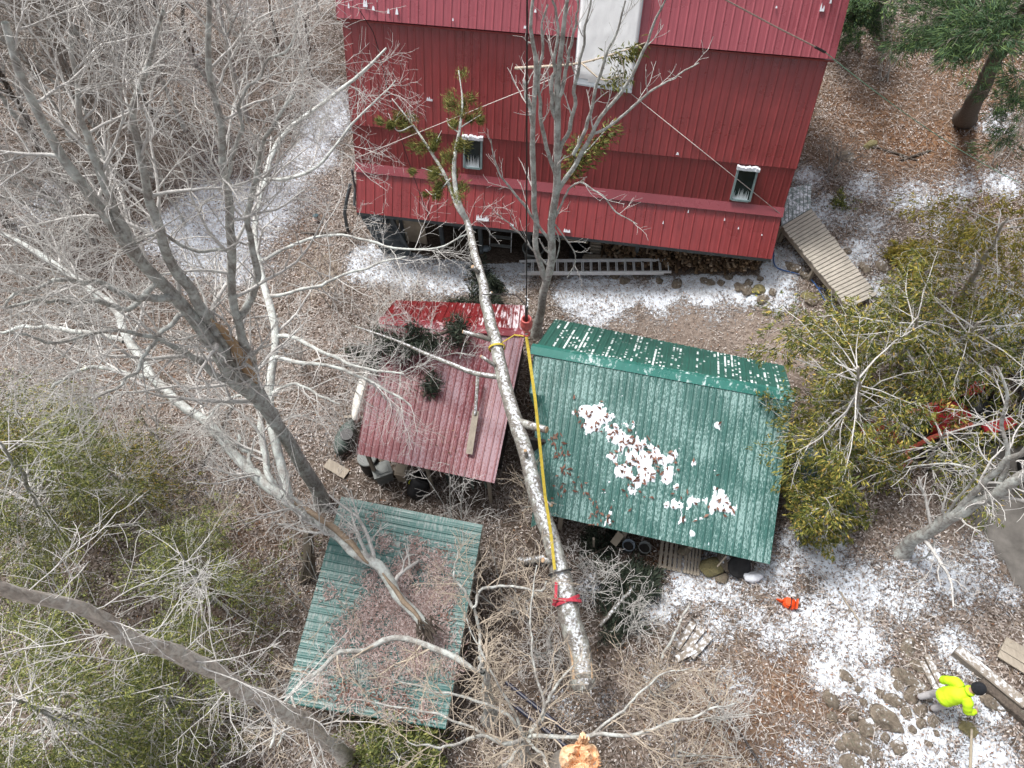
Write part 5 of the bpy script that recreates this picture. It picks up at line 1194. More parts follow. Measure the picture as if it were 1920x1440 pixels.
# --- woods at the upper left: each tree its own trunk and crown
WOODS = [((300,345),10.5,.16,'bark_maple','forked grey bare tree rising in the upper left woods behind the maple'),
 ((430,255),9.5,.15,'bark_maple','straight grey bare tree beside the snowy slope left of the red house'),
 ((468,235),8.0,.13,'bark_maple','bare tree with a curved stem leaning right next to the snowy slope'),
 ((285,215),9.0,.13,'bark_dark','dark thin bare tree at the centre of the upper left woods'),
 ((215,330),10.0,.15,'bark_maple','pale bare tree left of the forked grey tree in the upper left woods'),
 ((110,345),10.0,.17,'bark_dark','thick dark bare tree near the left edge of the woods'),
 ((170,190),9.0,.12,'bark_maple','slim grey bare tree between darker trees at the upper left'),
 ((60,250),10.0,.14,'bark_maple','tall grey bare tree by the upper left edge of the photo'),
 ((360,120),8.5,.12,'bark_dark','brown bare tree near the top edge left of the snowy slope'),
 ((520,95),6.5,.09,'bark_dark','small dark bare sapling near the top left corner of the red house'),
 ((590,150),5.5,.06,'bark_dark','thin dark sapling closest to the left wall of the red house'),
 ((440,70),8.0,.11,'bark_maple','grey bare tree at the top edge midway between the house and the corner'),
 ((240,80),9.0,.13,'bark_maple','grey bare tree at the top edge above the upper left woods'),
 ((110,110),9.0,.12,'bark_dark','brown bare tree just inside the top left corner'),
 ((20,430),9.0,.16,'bark_dark','dark bare tree standing at the left edge beyond the maple limbs'),
 ((180,455),7.5,.10,'bark_maple','short pale bare tree under the sweep of the big maple'),
 ((350,430),6.0,.07,'bark_pale','thin pale sapling on the frosty path beneath the maple'),
 ((600,30),6.0,.07,'bark_maple','slim pale sapling at the top edge beside the house roof'),
 ((350,250),8.5,.12,'bark_pale','lichen pale bare tree in the gap above the frosty path'),
 ((140,270),9.5,.12,'bark_pale','lichen pale bare tree between the dark trees of the left woods')]
for i, ((x, y), h, r, bm_, lb) in enumerate(WOODS):
    r *= .72
    rg = R(100+i); b = PG(x, y, -.15); lean = rg.normal(size=2)*.07
    top = b+np.array([lean[0]*h+.2, lean[1]*h, h])
    n = 12; tz = np.linspace(0, 1, n); wob = np.cumsum(rg.normal(size=(n, 2))*.11, 0); wob -= wob[0]
    tr_p = b+(top-b)*tz[:, None]; tr_p[:, :2] += wob
    lm_ = [(spline(tr_p, 20), np.linspace(r, r*.22, 20))]
    for k in range(4 if h > 7 else 2):
        t = rg.uniform(.25,.6); q = lm_[0][0][int(t*19)]; a = rg.uniform(0, 6.28); L = h*(1-t)*.9
        e = q+np.array([math.cos(a)*L*.38, math.sin(a)*L*.38, L*.9]); mid = (q+e)/2+np.array([math.cos(a)*L*.12, math.sin(a)*L*.12, 0])
        lm_.append((spline(np.array([q, mid, e]), 14), np.linspace(r*.55, r*.14, 14)))
    build_tree('bare_tree', lb, b, lm_, bm_, 'twig' if i % 4 else 'twig_dark', rg, group='bare trees in the upper left woods', k1=lambda L_: int(3+L_*2.6), l1=lambda L_: .6+L_*.2, k2=7, l2=1.0, k3=3, l3=.55, up=.10, t0=.2, sides=8, r1=.5, rmin=.0046)

# --- mossy tree by the low green roof
ob = PG(918, 1350, -.1)
ml = limbs([dict(p=[ob, (918,1325), (914,1295), (905,1262), (903,1256)], r=(.16,.14,.13,.10,.02)),
 dict(p=[np.array(P(905,1262,3.75)), (880,1248,3.9), (840,1232,4.0), (800,1212,4.05), (760,1200,4.1), (715,1208,4.15), (680,1218,4.25), (640,1226,4.4), (590,1262,4.6), (545,1300,4.9), (522,1345,5.2), (505,1410,5.4)], r=(.02,.075,.07,.068,.062,.055,.05,.045,.04,.035,.025)),
 dict(p=[(905,1262), (900,1215,4.4), (892,1160,4.7), (888,1140,4.8)], r=(.06,.05,.045,.03)),
 dict(p=[(888,1140,4.8), (905,1105,4.9), (960,1100,5.0), (1010,1108,5.1), (1024,1090,5.2)], r=(.035,.03,.025,.02)),
 dict(p=[(888,1140,4.8), (870,1110,5.0), (850,1080,5.2), (862,1030,5.5)], r=(.035,.03,.02,.012)),
 dict(p=[(545,1300,4.9), (550,1340,5.1), (520,1400,5.3)], r=(.03,.025,.02))], ob)
build_tree('mossy_bare_tree', 'mossy bare tree whose pale limb bends left over the low green roof', ob, ml, 'bark_maple', 'twig_tan', R(21), k1=8, l1=1.1, k2=6, l2=.55, k3=2, l3=.3, up=.06, t0=.15)

# --- bare crowns seen from above at the bottom
cb_ = PG(985, 1425, -.1)
tp_ = P(985,1385,5.5)
cl = limbs([dict(p=[cb_, (983,1400,3.5), (982,1385,5.5)], r=(.11,.09,.075)),
 dict(p=[(982,1385,5.3), (1040,1385,5.6), (1110,1378,5.8), (1200,1375,6.0), (1290,1345,6.3), (1380,1320,6.5)], r=(.05,.045,.04,.03,.015)),
 dict(p=[(985,1385,5.0), (1010,1350,5.4), (1028,1310,5.7), (1050,1275,6.0), (1080,1240,6.2)], r=(.05,.045,.04,.03,.015)),
 dict(p=[(982,1385,5.4), (940,1395,5.7), (900,1380,5.9), (840,1400,6.2), (760,1395,6.4)], r=(.05,.045,.035,.025,.012)),
 dict(p=[(982,1385,5.2), (960,1420,5.7), (930,1445,6.0)], r=(.05,.04,.03)),
 dict(p=[(982,1385,5.4), (1020,1420,5.9), (1022,1450,6.1)], r=(.04,.03,.02)),
 dict(p=[(985,1385,5.0), (950,1340,5.4), (880,1310,5.7), (800,1290,6.0), (720,1270,6.3)], r=(.04,.035,.03,.02,.01)),
 dict(p=[(985,1385,5.2), (960,1330,5.7), (905,1230,6.1), (870,1150,6.4)], r=(.035,.03,.02,.01)),
 dict(p=[(985,1385,5.2), (1020,1330,5.6), (1000,1240,6.0), (995,1150,6.3), (1005,1060,6.6)], r=(.035,.03,.025,.02,.01)),
 dict(p=[(1110,1378,5.8), (1180,1320,6.1), (1230,1270,6.3), (1300,1250,6.6)], r=(.03,.025,.02,.01)),
 dict(p=[(940,1395,5.7), (850,1350,6.0), (770,1330,6.2), (650,1310,6.5)], r=(.03,.025,.02,.01))])
build_tree('low_bare_tree', 'tan bare tree seen from above with branches radiating left of the orange topped stump', cb_, cl, 'bark_maple', 'twig_tan', R(31), k1=8, l1=1.2, k2=6, l2=.6, k3=2, l3=.3, up=.05, t0=.12, rmin=.005)
for (x, y, h, lb, gsd) in [(640,1180,3.2,'bare shrub whose twigs cross the left half of the low green roof',41),(860,1010,3.0,'bare shrub between the low green shed and the fallen log',42),(960,1150,2.6,'tangled bare shrub just left of the red strap on the log',43),
   (1180,1190,2.0,'bare brown bush right of the butt of the fallen log',44),(1230,1290,2.0,'tan bush on the frosty ground below the log butt',45),(570,700,3.0,'bare shrub left of the red shed under the maple limbs',46),(640,560,2.6,'bare shrub above the left end of the red shed',47),
   (300,820,2.6,'bare shrub among the leaves below the big maple limb',48),(430,1000,2.4,'bare shrub left of the low green shed near the rock',49),(1330,1350,2.2,'thin bare shrub left of the rocks at the bottom right',50),(1270,1440,3.0,'bare bush at the bottom edge right of the stump',51),
   (780,640,1.2,'dead tangle of twigs piled on the left half of the red shed roof',52),(150,620,3.0,'bare shrub under the left limbs of the maple',53),(1650,150,2.6,'brown shrub on the leafy slope right of the red house',54),(1560,330,1.6,'dark shrub beside the snowy landing of the ramp',55),(1730,90,2.4,'brown shrub near the top of the slope left of the pine',56),(1870,300,2.0,'pale shrub at the end of the green guy line',57),
   (1040,1230,2.2,'bare brown shrub directly left of the log butt',58),(1000,960,2.0,'bare shrub close to the left flank of the log below the red shed',59),(700,1290,2.4,'bare shrub at the front edge of the low green shed',60),(480,1330,3.0,'bare shrub beside the pine trunk at the bottom left',61),(1110,1100,1.8,'bare shrub among the dark boughs right of the red strap',62)]:
    rg = R(gsd); b = PG(x, y, -.05) if gsd != 52 else rq(x, y, .02); st_ = []
    for k in range(7 if gsd != 52 else 16):
        a = rg.uniform(0, 6.28); sp = rg.uniform(.2,.75) if gsd != 52 else 1.3; q0 = b+np.array([rg.normal()*.18, rg.normal()*.18, 0])*(1 if gsd != 52 else 4)
        q = q0+np.array([math.cos(a)*sp*h*.6, math.sin(a)*sp*h*.6, h*rg.uniform(.6,1.0)*(1 if gsd != 52 else .3)]); m_ = (q0+q)/2+np.array([0,0,h*.12])
        st_.append((spline(np.array([q0, m_, q]), 12), np.linspace(.02, .007, 12)))
    tn = 'twig_dark' if x > 1500 else ('twig_tan' if gsd % 2 else 'twig')
    build_tree('bare_shrub', lb, b, st_, 'bark_maple', tn, rg, group='bare shrubs', cat_='shrub', k1=5, l1=1.0, k2=4, l2=.55, k3=1, l3=.25, up=.08, t0=.2, flare=False, rmin=.005, sides=6, trunkname='stems')

# --- tall snapped stump at the bottom edge
tb = P(1085,1408,6.4); tz = gz(tb[0], tb[1])
sn = thing('snapped_stump', 'tall snapped trunk with a torn bright orange top at the bottom edge', 'stump', (tb[0], tb[1], tz))
v_, f_ = bumpy_tube(np.array([[tb[0]+.03*math.sin(i), tb[1]-.02*i, tz-.2+(6.35-tz+.2)*i/9] for i in range(10)]), np.linspace(.40,.30,10), 18, .10, 2); obj('trunk', MB().add(v_, f_), M['bark_pine'], sn, smooth=True)
tl_ = np.array([tb[0]+.03*math.sin(9), tb[1]-.18, 6.33]); n_r, n_a = 14, 48; vv = []
for i in range(n_r):
    for j in range(n_a):
        a = j/n_a*6.283; r_ = .305*(i+.4)/(n_r-1)*(1+.14*math.sin(a*3)+.22*(float(vnoise(a*2.2, i*.2, 6))-.5)); x_, y_ = math.cos(a)*r_, math.sin(a)*r_
        vv.append(tl_+np.array([x_, y_, (.42*round(float(fbm(x_*9+3, y_*9+7, 71))*7)/7+.10*float(vnoise(x_*40, y_*40, 5)))-.10-(.10 if i == n_r-1 else 0)]))
ff = [(i*n_a+j, i*n_a+(j+1) % n_a, (i+1)*n_a+(j+1) % n_a, (i+1)*n_a+j) for i in range(n_r-1) for j in range(n_a)]+[tuple(range(n_a-1,-1,-1))]
obj('torn_top', MB().add(vv, ff), M['torn'], sn)
sm = MB()
for i in range(30):
    a = random.uniform(0, 6.28); q = tl_+np.array([math.cos(a)*.27, math.sin(a)*.27, -.05]); 
    sm.tube([q, q+np.array([math.cos(a)*.05, math.sin(a)*.05, random.uniform(.12,.30)])], [random.uniform(.02,.05), .004], 4)
for i in range(9):
    q = tl_+np.array([random.uniform(-.02,.12), .27+random.uniform(0,.06), -.05]); sm.beam(q, q+np.array([.02+random.uniform(-.03,.03), random.uniform(.02,.12), random.uniform(.35,.62)]), .05, .025, up=(1,0,0))
obj('splinters', sm, M['torn'], sn)

# --- evergreens
def evergreen(name, label, base, top, r, rings, blen, leaf, rng, bark='bark_pine', deadm='twig', tmin=.15, tmax=1.0, per_m=120, spread=.15, L=.095, Wd=.032, droop=.12, dead=6, k2=5, l2=.7, up=-.02, group=None, shape=None, az=None, start=.2, CL=4):
    t = thing(name, label, 'tree', base, group); base = np.asarray(base); top = np.asarray(top); H_ = np.linalg.norm(top-base)
    n = 18; tz = np.linspace(0, 1, n); wob = np.cumsum(rng.normal(size=(n, 2))*.03, 0); tp = base+(top-base)*tz[:, None]; tp[:, :2] += wob-wob[0]
    rr = np.linspace(r, r*.25, n); rr[:2] *= (1.4, 1.12); v, f = bumpy_tube(tp, rr, 12, .07, 3); obj('trunk', MB().add(v, f), M[bark], t, smooth=True)
    st, ds, ln = [], [], []
    for i in range(rings):
        q = tmin+(tmax-tmin)*(i+rng.random())/rings; a = rng.uniform(0, 6.28) if az is None else math.radians(rng.uniform(*az)); x = q*(n-1); j = min(int(x), n-2)
        st.append(tp[j]+(tp[j+1]-tp[j])*(x-j)); l_ = blen*(shape(q) if shape else (1-.75*(q-tmin)/(1-tmin)))*rng.uniform(.65,1.2)
        ds.append([math.cos(a), math.sin(a), rng.uniform(-.05,.4)]); ln.append(l_)
    st = np.array(st); d = np.array(ds); d /= np.linalg.norm(d, axis=1, keepdims=True); ln = np.array(ln); m = 9
    pts = np.empty((rings, m, 3)); pts[:, 0] = st
    for j in range(1, m):
        d = d+rng.normal(size=d.shape)*.10; d[:, 2] -= .05; d /= np.linalg.norm(d, axis=1, keepdims=True); pts[:, j] = pts[:, j-1]+d*(ln/(m-1))[:, None]
    r0 = .006+ln*.006; rad = r0[:, None]*np.linspace(1, .3, m)[None]
    b2, r2 = grow(list(pts), list(rad), k2, lambda L_: l2*(.3+.3*L_), (30, 60), up, .12, rng, n=6, t0=.3, r_ratio=.55, rmin=.005)
    b3, r3 = grow(list(b2), list(r2), 3, .32, (30, 60), up, .12, rng, n=4, t0=.3, r_ratio=.6, rmin=.004)
    parts = [tubes_np(pts, rad, 6), tubes_np(b2, r2, 4), tubes_np(b3, r3, 3)]
    obj('branches', cat(parts), M[deadm], t, smooth=True)
    fol = [sprays(list(b2), per_m, spread, L, Wd, rng, start=start, droop=droop, along=.3, clump=CL, flat=.8), sprays(list(b3), per_m*1.1, spread*.75, L, Wd, rng, start=.1, droop=droop, along=.3, clump=CL*1.2, flat=.8), sprays([p[2:] for p in pts], per_m*.8, spread, L, Wd, rng, start=.3, droop=droop, along=.3, clump=CL*.8, flat=.8)]
    obj('foliage', cat(fol), M[leaf], t)
    if dead:
        dd, dr = [], []
        for i in range(dead):
            q = rng.uniform(.1,.7); j = int(q*(n-2)); a = rng.uniform(0, 6.28); l_ = blen*rng.uniform(.4,.9); p = [tp[j]]; dv_ = np.array([math.cos(a), math.sin(a), rng.uniform(-.1,.5)])
            for k in range(7): dv_ = dv_+rng.normal(size=3)*.16; p.append(p[-1]+nz(dv_)*l_/7)
            dd.append(np.array(p)); dr.append(np.linspace(.022,.006,8))
        d2, dr2 = grow(dd, dr, 6, .6, (35,70), .03, .16, rng, n=5, t0=.3, rmin=.004); obj('dead_branches', cat([tubes_np(np.array(dd), np.array(dr), 5), tubes_np(d2, dr2, 4)]), M[deadm], t, smooth=True)
    return t
# right side cedars
CON = lambda q: .75+.6*math.sin(7+q*23)*.5+.25*(1-q)
for nm_, lb, bp_, tp_, r_, rg_, bl_m, lf, sd_, pm, dd in [
 ('cedar_tree','broad olive cedar overhanging the right end of the green shed',(1600,800),(1612,690,7.0),.09,43,2.24,'cedar',71,54,8),
 ('cedar_tree','olive cedar between the plank ramp and the broad cedar by the shed',(1680,690),(1725,590,6.5),.09,36,2.18,'cedar',73,54,7),
 ('cedar_tree','cedar above the red tractor nearest the dark truck',(1780,710),(1835,610,6.5),.09,33,2.18,'cedar',74,45,8),
 ('cedar_tree','golden tinted cedar at the right edge above the plank ramp',(1800,560),(1880,405,7.5),.10,33,2.18,'cedar_gold',72,51,7),
 ('cedar_tree','thin cedar below the red tractor beside the grey lichen tree',(1735,880),(1770,800,4.6),.05,24,2.05,'cedar',79,36,8),
 ('cedar_tree','cedar with twiggy tips touching the right wall of the green shed',(1560,880),(1545,820,5.0),.06,21,1.54,'cedar',78,47,8)]:
    evergreen(nm_, lb, PG(*bp_,-.1), P(*tp_), r_, rg_, bl_m, lf, R(sd_), per_m=pm, start=.05, deadm='twig', dead=dd, k2=6, l2=.85, shape=CON, tmin=.1, CL=1.9, spread=.16, L=.115, Wd=.03, droop=.2)
evergreen('young_cedar', 'small cedar standing on the slope close above the ramp end', PG(1690,500,-.1), P(1702,465,2.8), .05, 16, .7, 'cedar_gold', R(75), per_m=150, dead=0, k2=4, l2=.5)
evergreen('young_cedar', 'low cedar below the right end of the green shed beside the teal tarp', PG(1535,960,-.1), P(1530,930,4.6), .05, 22, 1.1, 'cedar', R(76), per_m=130, dead=4, k2=5, l2=.6, shape=lambda q: 1-.5*q)
evergreen('young_evergreen', 'dark green bush on the slope just right of the snowy landing', PG(1585,390,-.05), P(1588,375,1.9), .04, 12, .5, 'hemlock', R(77), per_m=160, dead=0, k2=4, l2=.5)
# top right pine and hemlock by the roof
pn = evergreen('pine_tree', 'big dark pine with a thick bare trunk at the top right', PG(1808,226,-.2), P(1935,-20,13.0), .30, 30, 3.0, 'pine_green', R(81), bark='bark_dark', deadm='twig_dark', per_m=150, spread=.2, L=.15, Wd=.014, dead=0, tmin=.62, tmax=1.0, k2=8, l2=.9, shape=lambda q: 1.1-.5*q, droop=.05)
evergreen('hemlock_tree', 'dark hemlock behind the right end of the house roof', PG(1600,50,-.1), P(1610,-20,6), .10, 30, 1.6, 'pine_green', R(82), bark='bark_dark', deadm='twig_dark', per_m=120, dead=0, k2=6, l2=.7, tmin=.1)
evergreen('tall_pine', 'mossy footed trunk of a pine cut off by the top edge', PG(1645,28,-.1), P(1672,-160,12), .22, 16, 2.0, 'pine_green', R(83), bark='bark_dark', deadm='twig_dark', per_m=90, dead=0, tmin=.7, k2=5)
# left side hemlocks and the leaning pine
evergreen('hemlock_tree', 'sparse green hemlock at the left edge above the tall grey pine trunk', PG(120,1010,-.1), P(20,830,7.0), .09, 60, 2.7, 'hemlock', R(84), per_m=105, CL=3.5, spread=.22, L=.075, Wd=.019, dead=26, k2=6, l2=.8, shape=lambda q: 1.1-.6*q, tmin=.1, bark='bark_maple')
evergreen('hemlock_tree', 'green hemlock filling the bottom left corner below the tall grey pine trunk', PG(190,1380,-.1), P(40,1290,6.5), .09, 64, 2.8, 'hemlock', R(85), per_m=108, CL=3.5, spread=.22, L=.075, Wd=.019, dead=28, k2=6, l2=.8, shape=lambda q: 1.1-.6*q, tmin=.08, bark='bark_maple')
evergreen('hemlock_tree', 'thin green hemlock between the tall grey pine trunk and the low green shed', PG(400,1130,-.1), P(330,1040,5.0), .07, 40, 2.1, 'hemlock', R(86), per_m=80, CL=3.5, spread=.22, L=.075, Wd=.019, dead=18, k2=5, l2=.7, shape=lambda q: 1.1-.6*q, tmin=.08, bark='bark_maple')
evergreen('hemlock_tree', 'low hemlock left of the maple stems with yellow green tips', PG(250,930,-.1), P(200,870,4.0), .06, 36, 2.0, 'cedar', R(87), per_m=80, CL=3.5, spread=.22, L=.075, Wd=.019, dead=14, k2=5, l2=.7, shape=lambda q: 1.1-.6*q, tmin=.08, bark='bark_maple')
evergreen('hemlock_tree', 'bushy bright hemlock in front of the low green shed at the bottom edge', PG(740,1415,-.1), P(735,1410,3.0), .06, 26, 1.1, 'hemlock', R(88), per_m=105, dead=4, k2=5, l2=.6, shape=lambda q: 1.1-.6*q, tmin=.05, bark='bark_maple')
evergreen('hemlock_tree', 'hemlock under the lower half of the tall grey pine trunk', PG(330,1330,-.1), P(300,1290,4.0), .06, 38, 2.0, 'hemlock', R(89), per_m=80, CL=3.5, spread=.22, L=.075, Wd=.019, dead=16, k2=5, l2=.7, shape=lambda q: 1.1-.6*q, tmin=.05, bark='bark_maple')
evergreen('hemlock_tree', 'yellow green hemlock poking in at the left edge below the maple limbs', PG(50,850,-.1), P(20,760,4.5), .06, 30, 1.6, 'cedar', R(90), per_m=105, CL=3.5, spread=.22, L=.075, Wd=.019, dead=8, k2=5, l2=.6, shape=lambda q: 1.1-.6*q, tmin=.05, bark='bark_maple')
lb_ = PG(655, 1425, -.2)
ll = limbs([dict(p=[lb_, (610,1385), (540,1335), (470,1300), (410,1270), (340,1235), (260,1200), (190,1160), (110,1125), (40,1098), (-30,1075)], r=(.17,.165,.165,.165,.165,.16,.155,.15,.14,.13))], lb_, n=34, rs=92)
lt, l1_, l2_ = build_tree('pine_tree', 'tall grey pine trunk with dead white branches crossing the bottom left corner', lb_, ll, 'bark_grey_pine', 'twig', R(91), k1=34, l1=1.8, k2=6, l2=.7, k3=3, l3=.35, up=.0, ang=(45,95), t0=.12, rmin=.004, r1=.10, wig=.15, sides=16, amp=.48)
# fallen side branch with needles under it, and the right hand bare tree
rb = PG(1682, 1042, -.2)
rl = limbs([dict(p=[rb, (1720,1010), (1770,980), (1820,952), (1870,922), (1930,890), (2010,850)], r=(.17,.14,.125,.115,.11,.10)),
 dict(p=[(1745,995), (1800,950), (1850,905), (1900,855), (1960,790)], r=(.085,.08,.07,.06,.05)),
 dict(p=[(1870,922), (1890,850), (1880,800), (1890,745), (1870,690)], r=(.05,.045,.04,.025)),
 dict(p=[(1760,985), (1800,930), (1830,890), (1790,870), (1700,875)], r=(.03,.028,.025,.015)),
 dict(p=[(1720,1008), (1750,1010), (1740,1040), (1690,1060)], r=(.025,.02,.01))], rb)
build_tree('grey_bare_tree', 'grey lichen trunked tree leaning out of the right edge over the driveway', rb, rl, 'bark_maple', 'twig', R(92), k1=7, l1=1.5, k2=5, l2=.7, k3=1, l3=.3, up=.08, t0=.15)
# dark boughs: cut evergreen tops lying about
def bough(label, pts, n, sp, rgs, leaf='bough', L=.16):
    b = thing('evergreen_bough', label, 'bough', pts[0], 'cut evergreen boughs lying about'); rg = R(rgs)
    main = spline(np.array(pts), 12); mr = np.linspace(.05,.015,12)
    b1, r1 = grow([main], [mr], n, sp*1.5, (35,65), .02, .12, rg, n=7, t0=.1, r_ratio=.4, rmin=.006)
    obj('stem', cat([tubes_np(main[None], mr[None], 8), tubes_np(b1, r1, 4)]), M['bark_dark'], b, smooth=True)
    obj('needles', sprays(list(b1), 330, .11, L, .028, rg, start=.1, droop=.12), M[leaf], b)
bough('dark evergreen bough lying on the left half of the red shed roof', [rq(850,625,.25), rq(800,640,.3), rq(740,650,.3), rq(680,672,.2)], 22, .62, 201)
bough('dark evergreen tuft on the red shed roof nearest the log', [rq(880,650,.2), rq(862,628,.25), rq(850,610,.25)], 10, .38, 202)
bough('small dark evergreen tuft in the middle of the red shed roof', [rq(795,745,.1), rq(808,725,.12), rq(818,710,.12)], 7, .25, 203)
bough('dark evergreen bough heaped in front of the green shed eave', [PG(1115,1085,.2), PG(1170,1085,.3), PG(1225,1085,.2)], 22, .52, 204)
bough('dark evergreen bough lying right of the red strap', [PG(1130,1170,.15), PG(1170,1120,.3), PG(1215,1090,.2)], 22, .7, 205)
bough('dark evergreen bough half under the log near the green shed corner', [PG(1080,1060,.2), PG(1110,1040,.3), PG(1150,1020,.2)], 14, .55, 206)
bough('dark evergreen bough on the ground beside the red strap end', [PG(1120,1200,.1), PG(1150,1180,.2), PG(1190,1165,.15)], 12, .5, 207)
bough('dark twiggy bough beneath the log in front of the ladder', [PG(870,525,.1), PG(900,520,.3), PG(940,535,.2)], 14, .55, 208)
bough('dark twiggy bough on the brown grass above the red shed', [PG(840,560,.1), PG(880,565,.3), PG(930,560,.2)], 14, .5, 209)
# ------------------------------------------------------------------ the worker
def skinned(name, verts, edges, rad, mname, parent, lv=2, root=0):
    me = bpy.data.meshes.new(name+'_cage'); off = wl(parent)
    me.from_pydata([tuple(np.asarray(v)-off) for v in verts], edges, []); me.update()
    o = bpy.data.objects.new(name+'_cage', me); C.objects.link(o)
    m = o.modifiers.new('skin', 'SKIN'); m.use_smooth_shade = True; m.branch_smoothing = .6
    for i, d in enumerate(me.skin_vertices[0].data):
        r = rad[i]; d.radius = (r, r) if isinstance(r, (int, float)) else r; d.use_root = (i == root)
    s = o.modifiers.new('sub', 'SUBSURF'); s.levels = lv; s.render_levels = lv
    dg = bpy.context.evaluated_depsgraph_get(); ev = o.evaluated_get(dg)
    nm = bpy.data.meshes.new_from_object(ev); bpy.data.objects.remove(o)
    nm.name = name; nm.materials.clear(); nm.materials.append(M[mname]); nm.polygons.foreach_set('use_smooth', np.ones(len(nm.polygons), bool))
    r_ = bpy.data.objects.new(name, nm); C.objects.link(r_); r_.parent = parent; r_['_loc'] = list(off); return r_
fw_ = nz(np.array([.985, .17, 0])); lf_ = np.array([-fw_[1], fw_[0], 0])
hz = P(1833,1291,3.95); pz_ = hz-fw_*.30; pz0 = np.array([pz_[0], pz_[1], gz(pz_[0], pz_[1])])
PK = .90
def B_(f, l, z): return pz0+(fw_*f+lf_*l+np.array([0,0,z]))*PK
pe = thing('person', 'worker in a lime yellow jacket and black knit hat walking among the rocks', 'person', pz0)
bv = [(0,0,.95),(.09,0,1.12),(.22,0,1.32),(.31,0,1.45),(.37,0,1.55),(.43,0,1.66),           # 0-5 spine, neck, head
      (.22,.16,1.36),(.10,.35,1.15),(.14,.36,.93),(.14,.36,.85),                              # 6-9 left arm
      (.24,-.16,1.36),(.24,-.37,1.16),(.43,-.41,1.11),(.50,-.41,1.10),                        # 10-13 right arm
      (-.01,.10,.90),(.02,.13,.50),(-.16,.15,.10),(-.02,.16,.04),                             # 14-17 left leg
      (.02,-.10,.90),(.14,-.13,.50),(.02,-.15,.09),(.17,-.16,.04)]                            # 18-21 right leg
be = [(0,1),(1,2),(2,3),(3,4),(4,5),(2,6),(6,7),(7,8),(8,9),(2,10),(10,11),(11,12),(12,13),(0,14),(14,15),(15,16),(16,17),(0,18),(18,19),(19,20),(20,21)]
br = [.12,.11,.11,.05,.085,.085,.045,.036,.030,.034,.045,.036,.030,.034,.085,.06,.042,.035,.085,.06,.042,.035]
def fingers(w0, d, side):
    """five curled fingers rooted in the palm"""
    global bv, be, br
    up_ = np.array([0,0,1.0]); d = np.asarray(d, float)
    for k in range(4):
        o = (k-1.5)*.019; base = len(bv); L = (.034,.040,.038,.030)[k]
        for j, (a, dz) in enumerate(((.035,0),(.035+L*.9,-.012),(.035+L*1.35,-.038),(.035+L*1.2,-.058))):
            p = np.asarray(bv[w0])+d*a+np.array([0,o,dz]); bv.append(tuple(p)); br.append((.010,.0095,.009,.008)[j]); be.append((w0 if j == 0 else len(bv)-2, len(bv)-1))
    for j, (a, o, dz) in enumerate(((.0,.035*side,-.005),(.025,.052*side,-.018),(.05,.050*side,-.03))):
        p = np.asarray(bv[w0])+d*a+np.array([0,o,dz]); bv.append(tuple(p)); br.append((.012,.010,.009)[j]); be.append((w0 if j == 0 else len(bv)-2, len(bv)-1))
fingers(9, (.15,0,-.95), -1); fingers(13, (1,0,-.1), 1)
body = skinned('body', [B_(*q) for q in bv], be, br, 'skin', pe, 2)
fc = MB(); hd = B_(.43,0,1.63); fv = nz(fw_*.9+np.array([0,0,-.35])); 
fc.rock(hd+fv*.115+[0,0,-.02], (.018,.016,.028), 3, 0, 2); 
for s in (-1,1): fc.rock(hd+lf_*.085*s+fw_*-.01, (.022,.012,.034), 4, 0, 2)
obj('nose_and_ears', fc, M['skin'], body, smooth=True)
ey = MB(); [ey.rock(hd+fv*.085+lf_*.032*s+[0,0,.012], (.012,.012,.010), 5, 0, 2) for s in (-1,1)]; ey.beam(hd+fv*.088+lf_*-.022+[0,0,-.06], hd+fv*.088+lf_*.022+[0,0,-.06], .01, .008); obj('eyes_and_mouth', ey, M['boot'], body)
jv = [(-.03,0,.86),(.03,0,.98),(.11,0,1.14),(.22,0,1.31),(.315,0,1.45)]
jk = skinned('jacket', [B_(*q) for q in jv], [(0,1),(1,2),(2,3),(3,4)], [(.215,.265),(.21,.26),(.205,.255),(.20,.235),.105], 'hivis', pe, 3)
co = np.array([v.co[:] for v in jk.data.vertices]); nn_ = np.array([v.normal[:] for v in jk.data.vertices])
fold = .022*(fbm(co[:,2]*16+co[:,0]*5, co[:,1]*5+co[:,0]*9, 14, 3)-.5)*2
jk.data.vertices.foreach_set('co', (co+nn_*fold[:,None]).astype(np.float32).ravel()); jk.data.update()
for pts in ([(.22,.10,1.36),(.20,.22,1.34),(.13,.30,1.24),(.09,.34,1.12),(.13,.34,1.0),(.18,.32,.86)], [(.22,-.10,1.36),(.23,-.22,1.33),(.23,-.31,1.24),(.25,-.37,1.15),(.34,-.40,1.12),(.43,-.41,1.11)]):
    sp_ = spline(np.array([B_(*q) for q in pts]), 26); sr_ = interp([.115,.118,.100,.092,.082,.066],0,26)*PK*(1+.10*np.sin(np.arange(26)*1.25)*np.linspace(0,1,26))
    v_, f_ = bumpy_tube(sp_, sr_, 18, .09, 31); obj('sleeve', MB().add(v_, f_), M['hivis'], jk, smooth=True)
a_ = np.linspace(0, 2*math.pi, 25)
obj('collar', MB().tube(np.array([B_(.325+.085*math.cos(q), .085*math.sin(q), 1.485-.03*math.cos(q)) for q in a_]), .035, 8), M['hivis'], jk, smooth=True)
tv = [(-.01,0,.90),(-.01,.11,.84),(.02,.135,.50),(-.08,.145,.28),(-.15,.15,.13),(.02,-.11,.84),(.14,-.135,.50),(.07,-.145,.27),(.02,-.15,.13)]
skinned('trousers', [B_(*q) for q in tv], [(0,1),(1,2),(2,3),(3,4),(0,5),(5,6),(6,7),(7,8)], [.11,.10,.085,.076,.073,.10,.085,.076,.073], 'trouser', pe, 2)
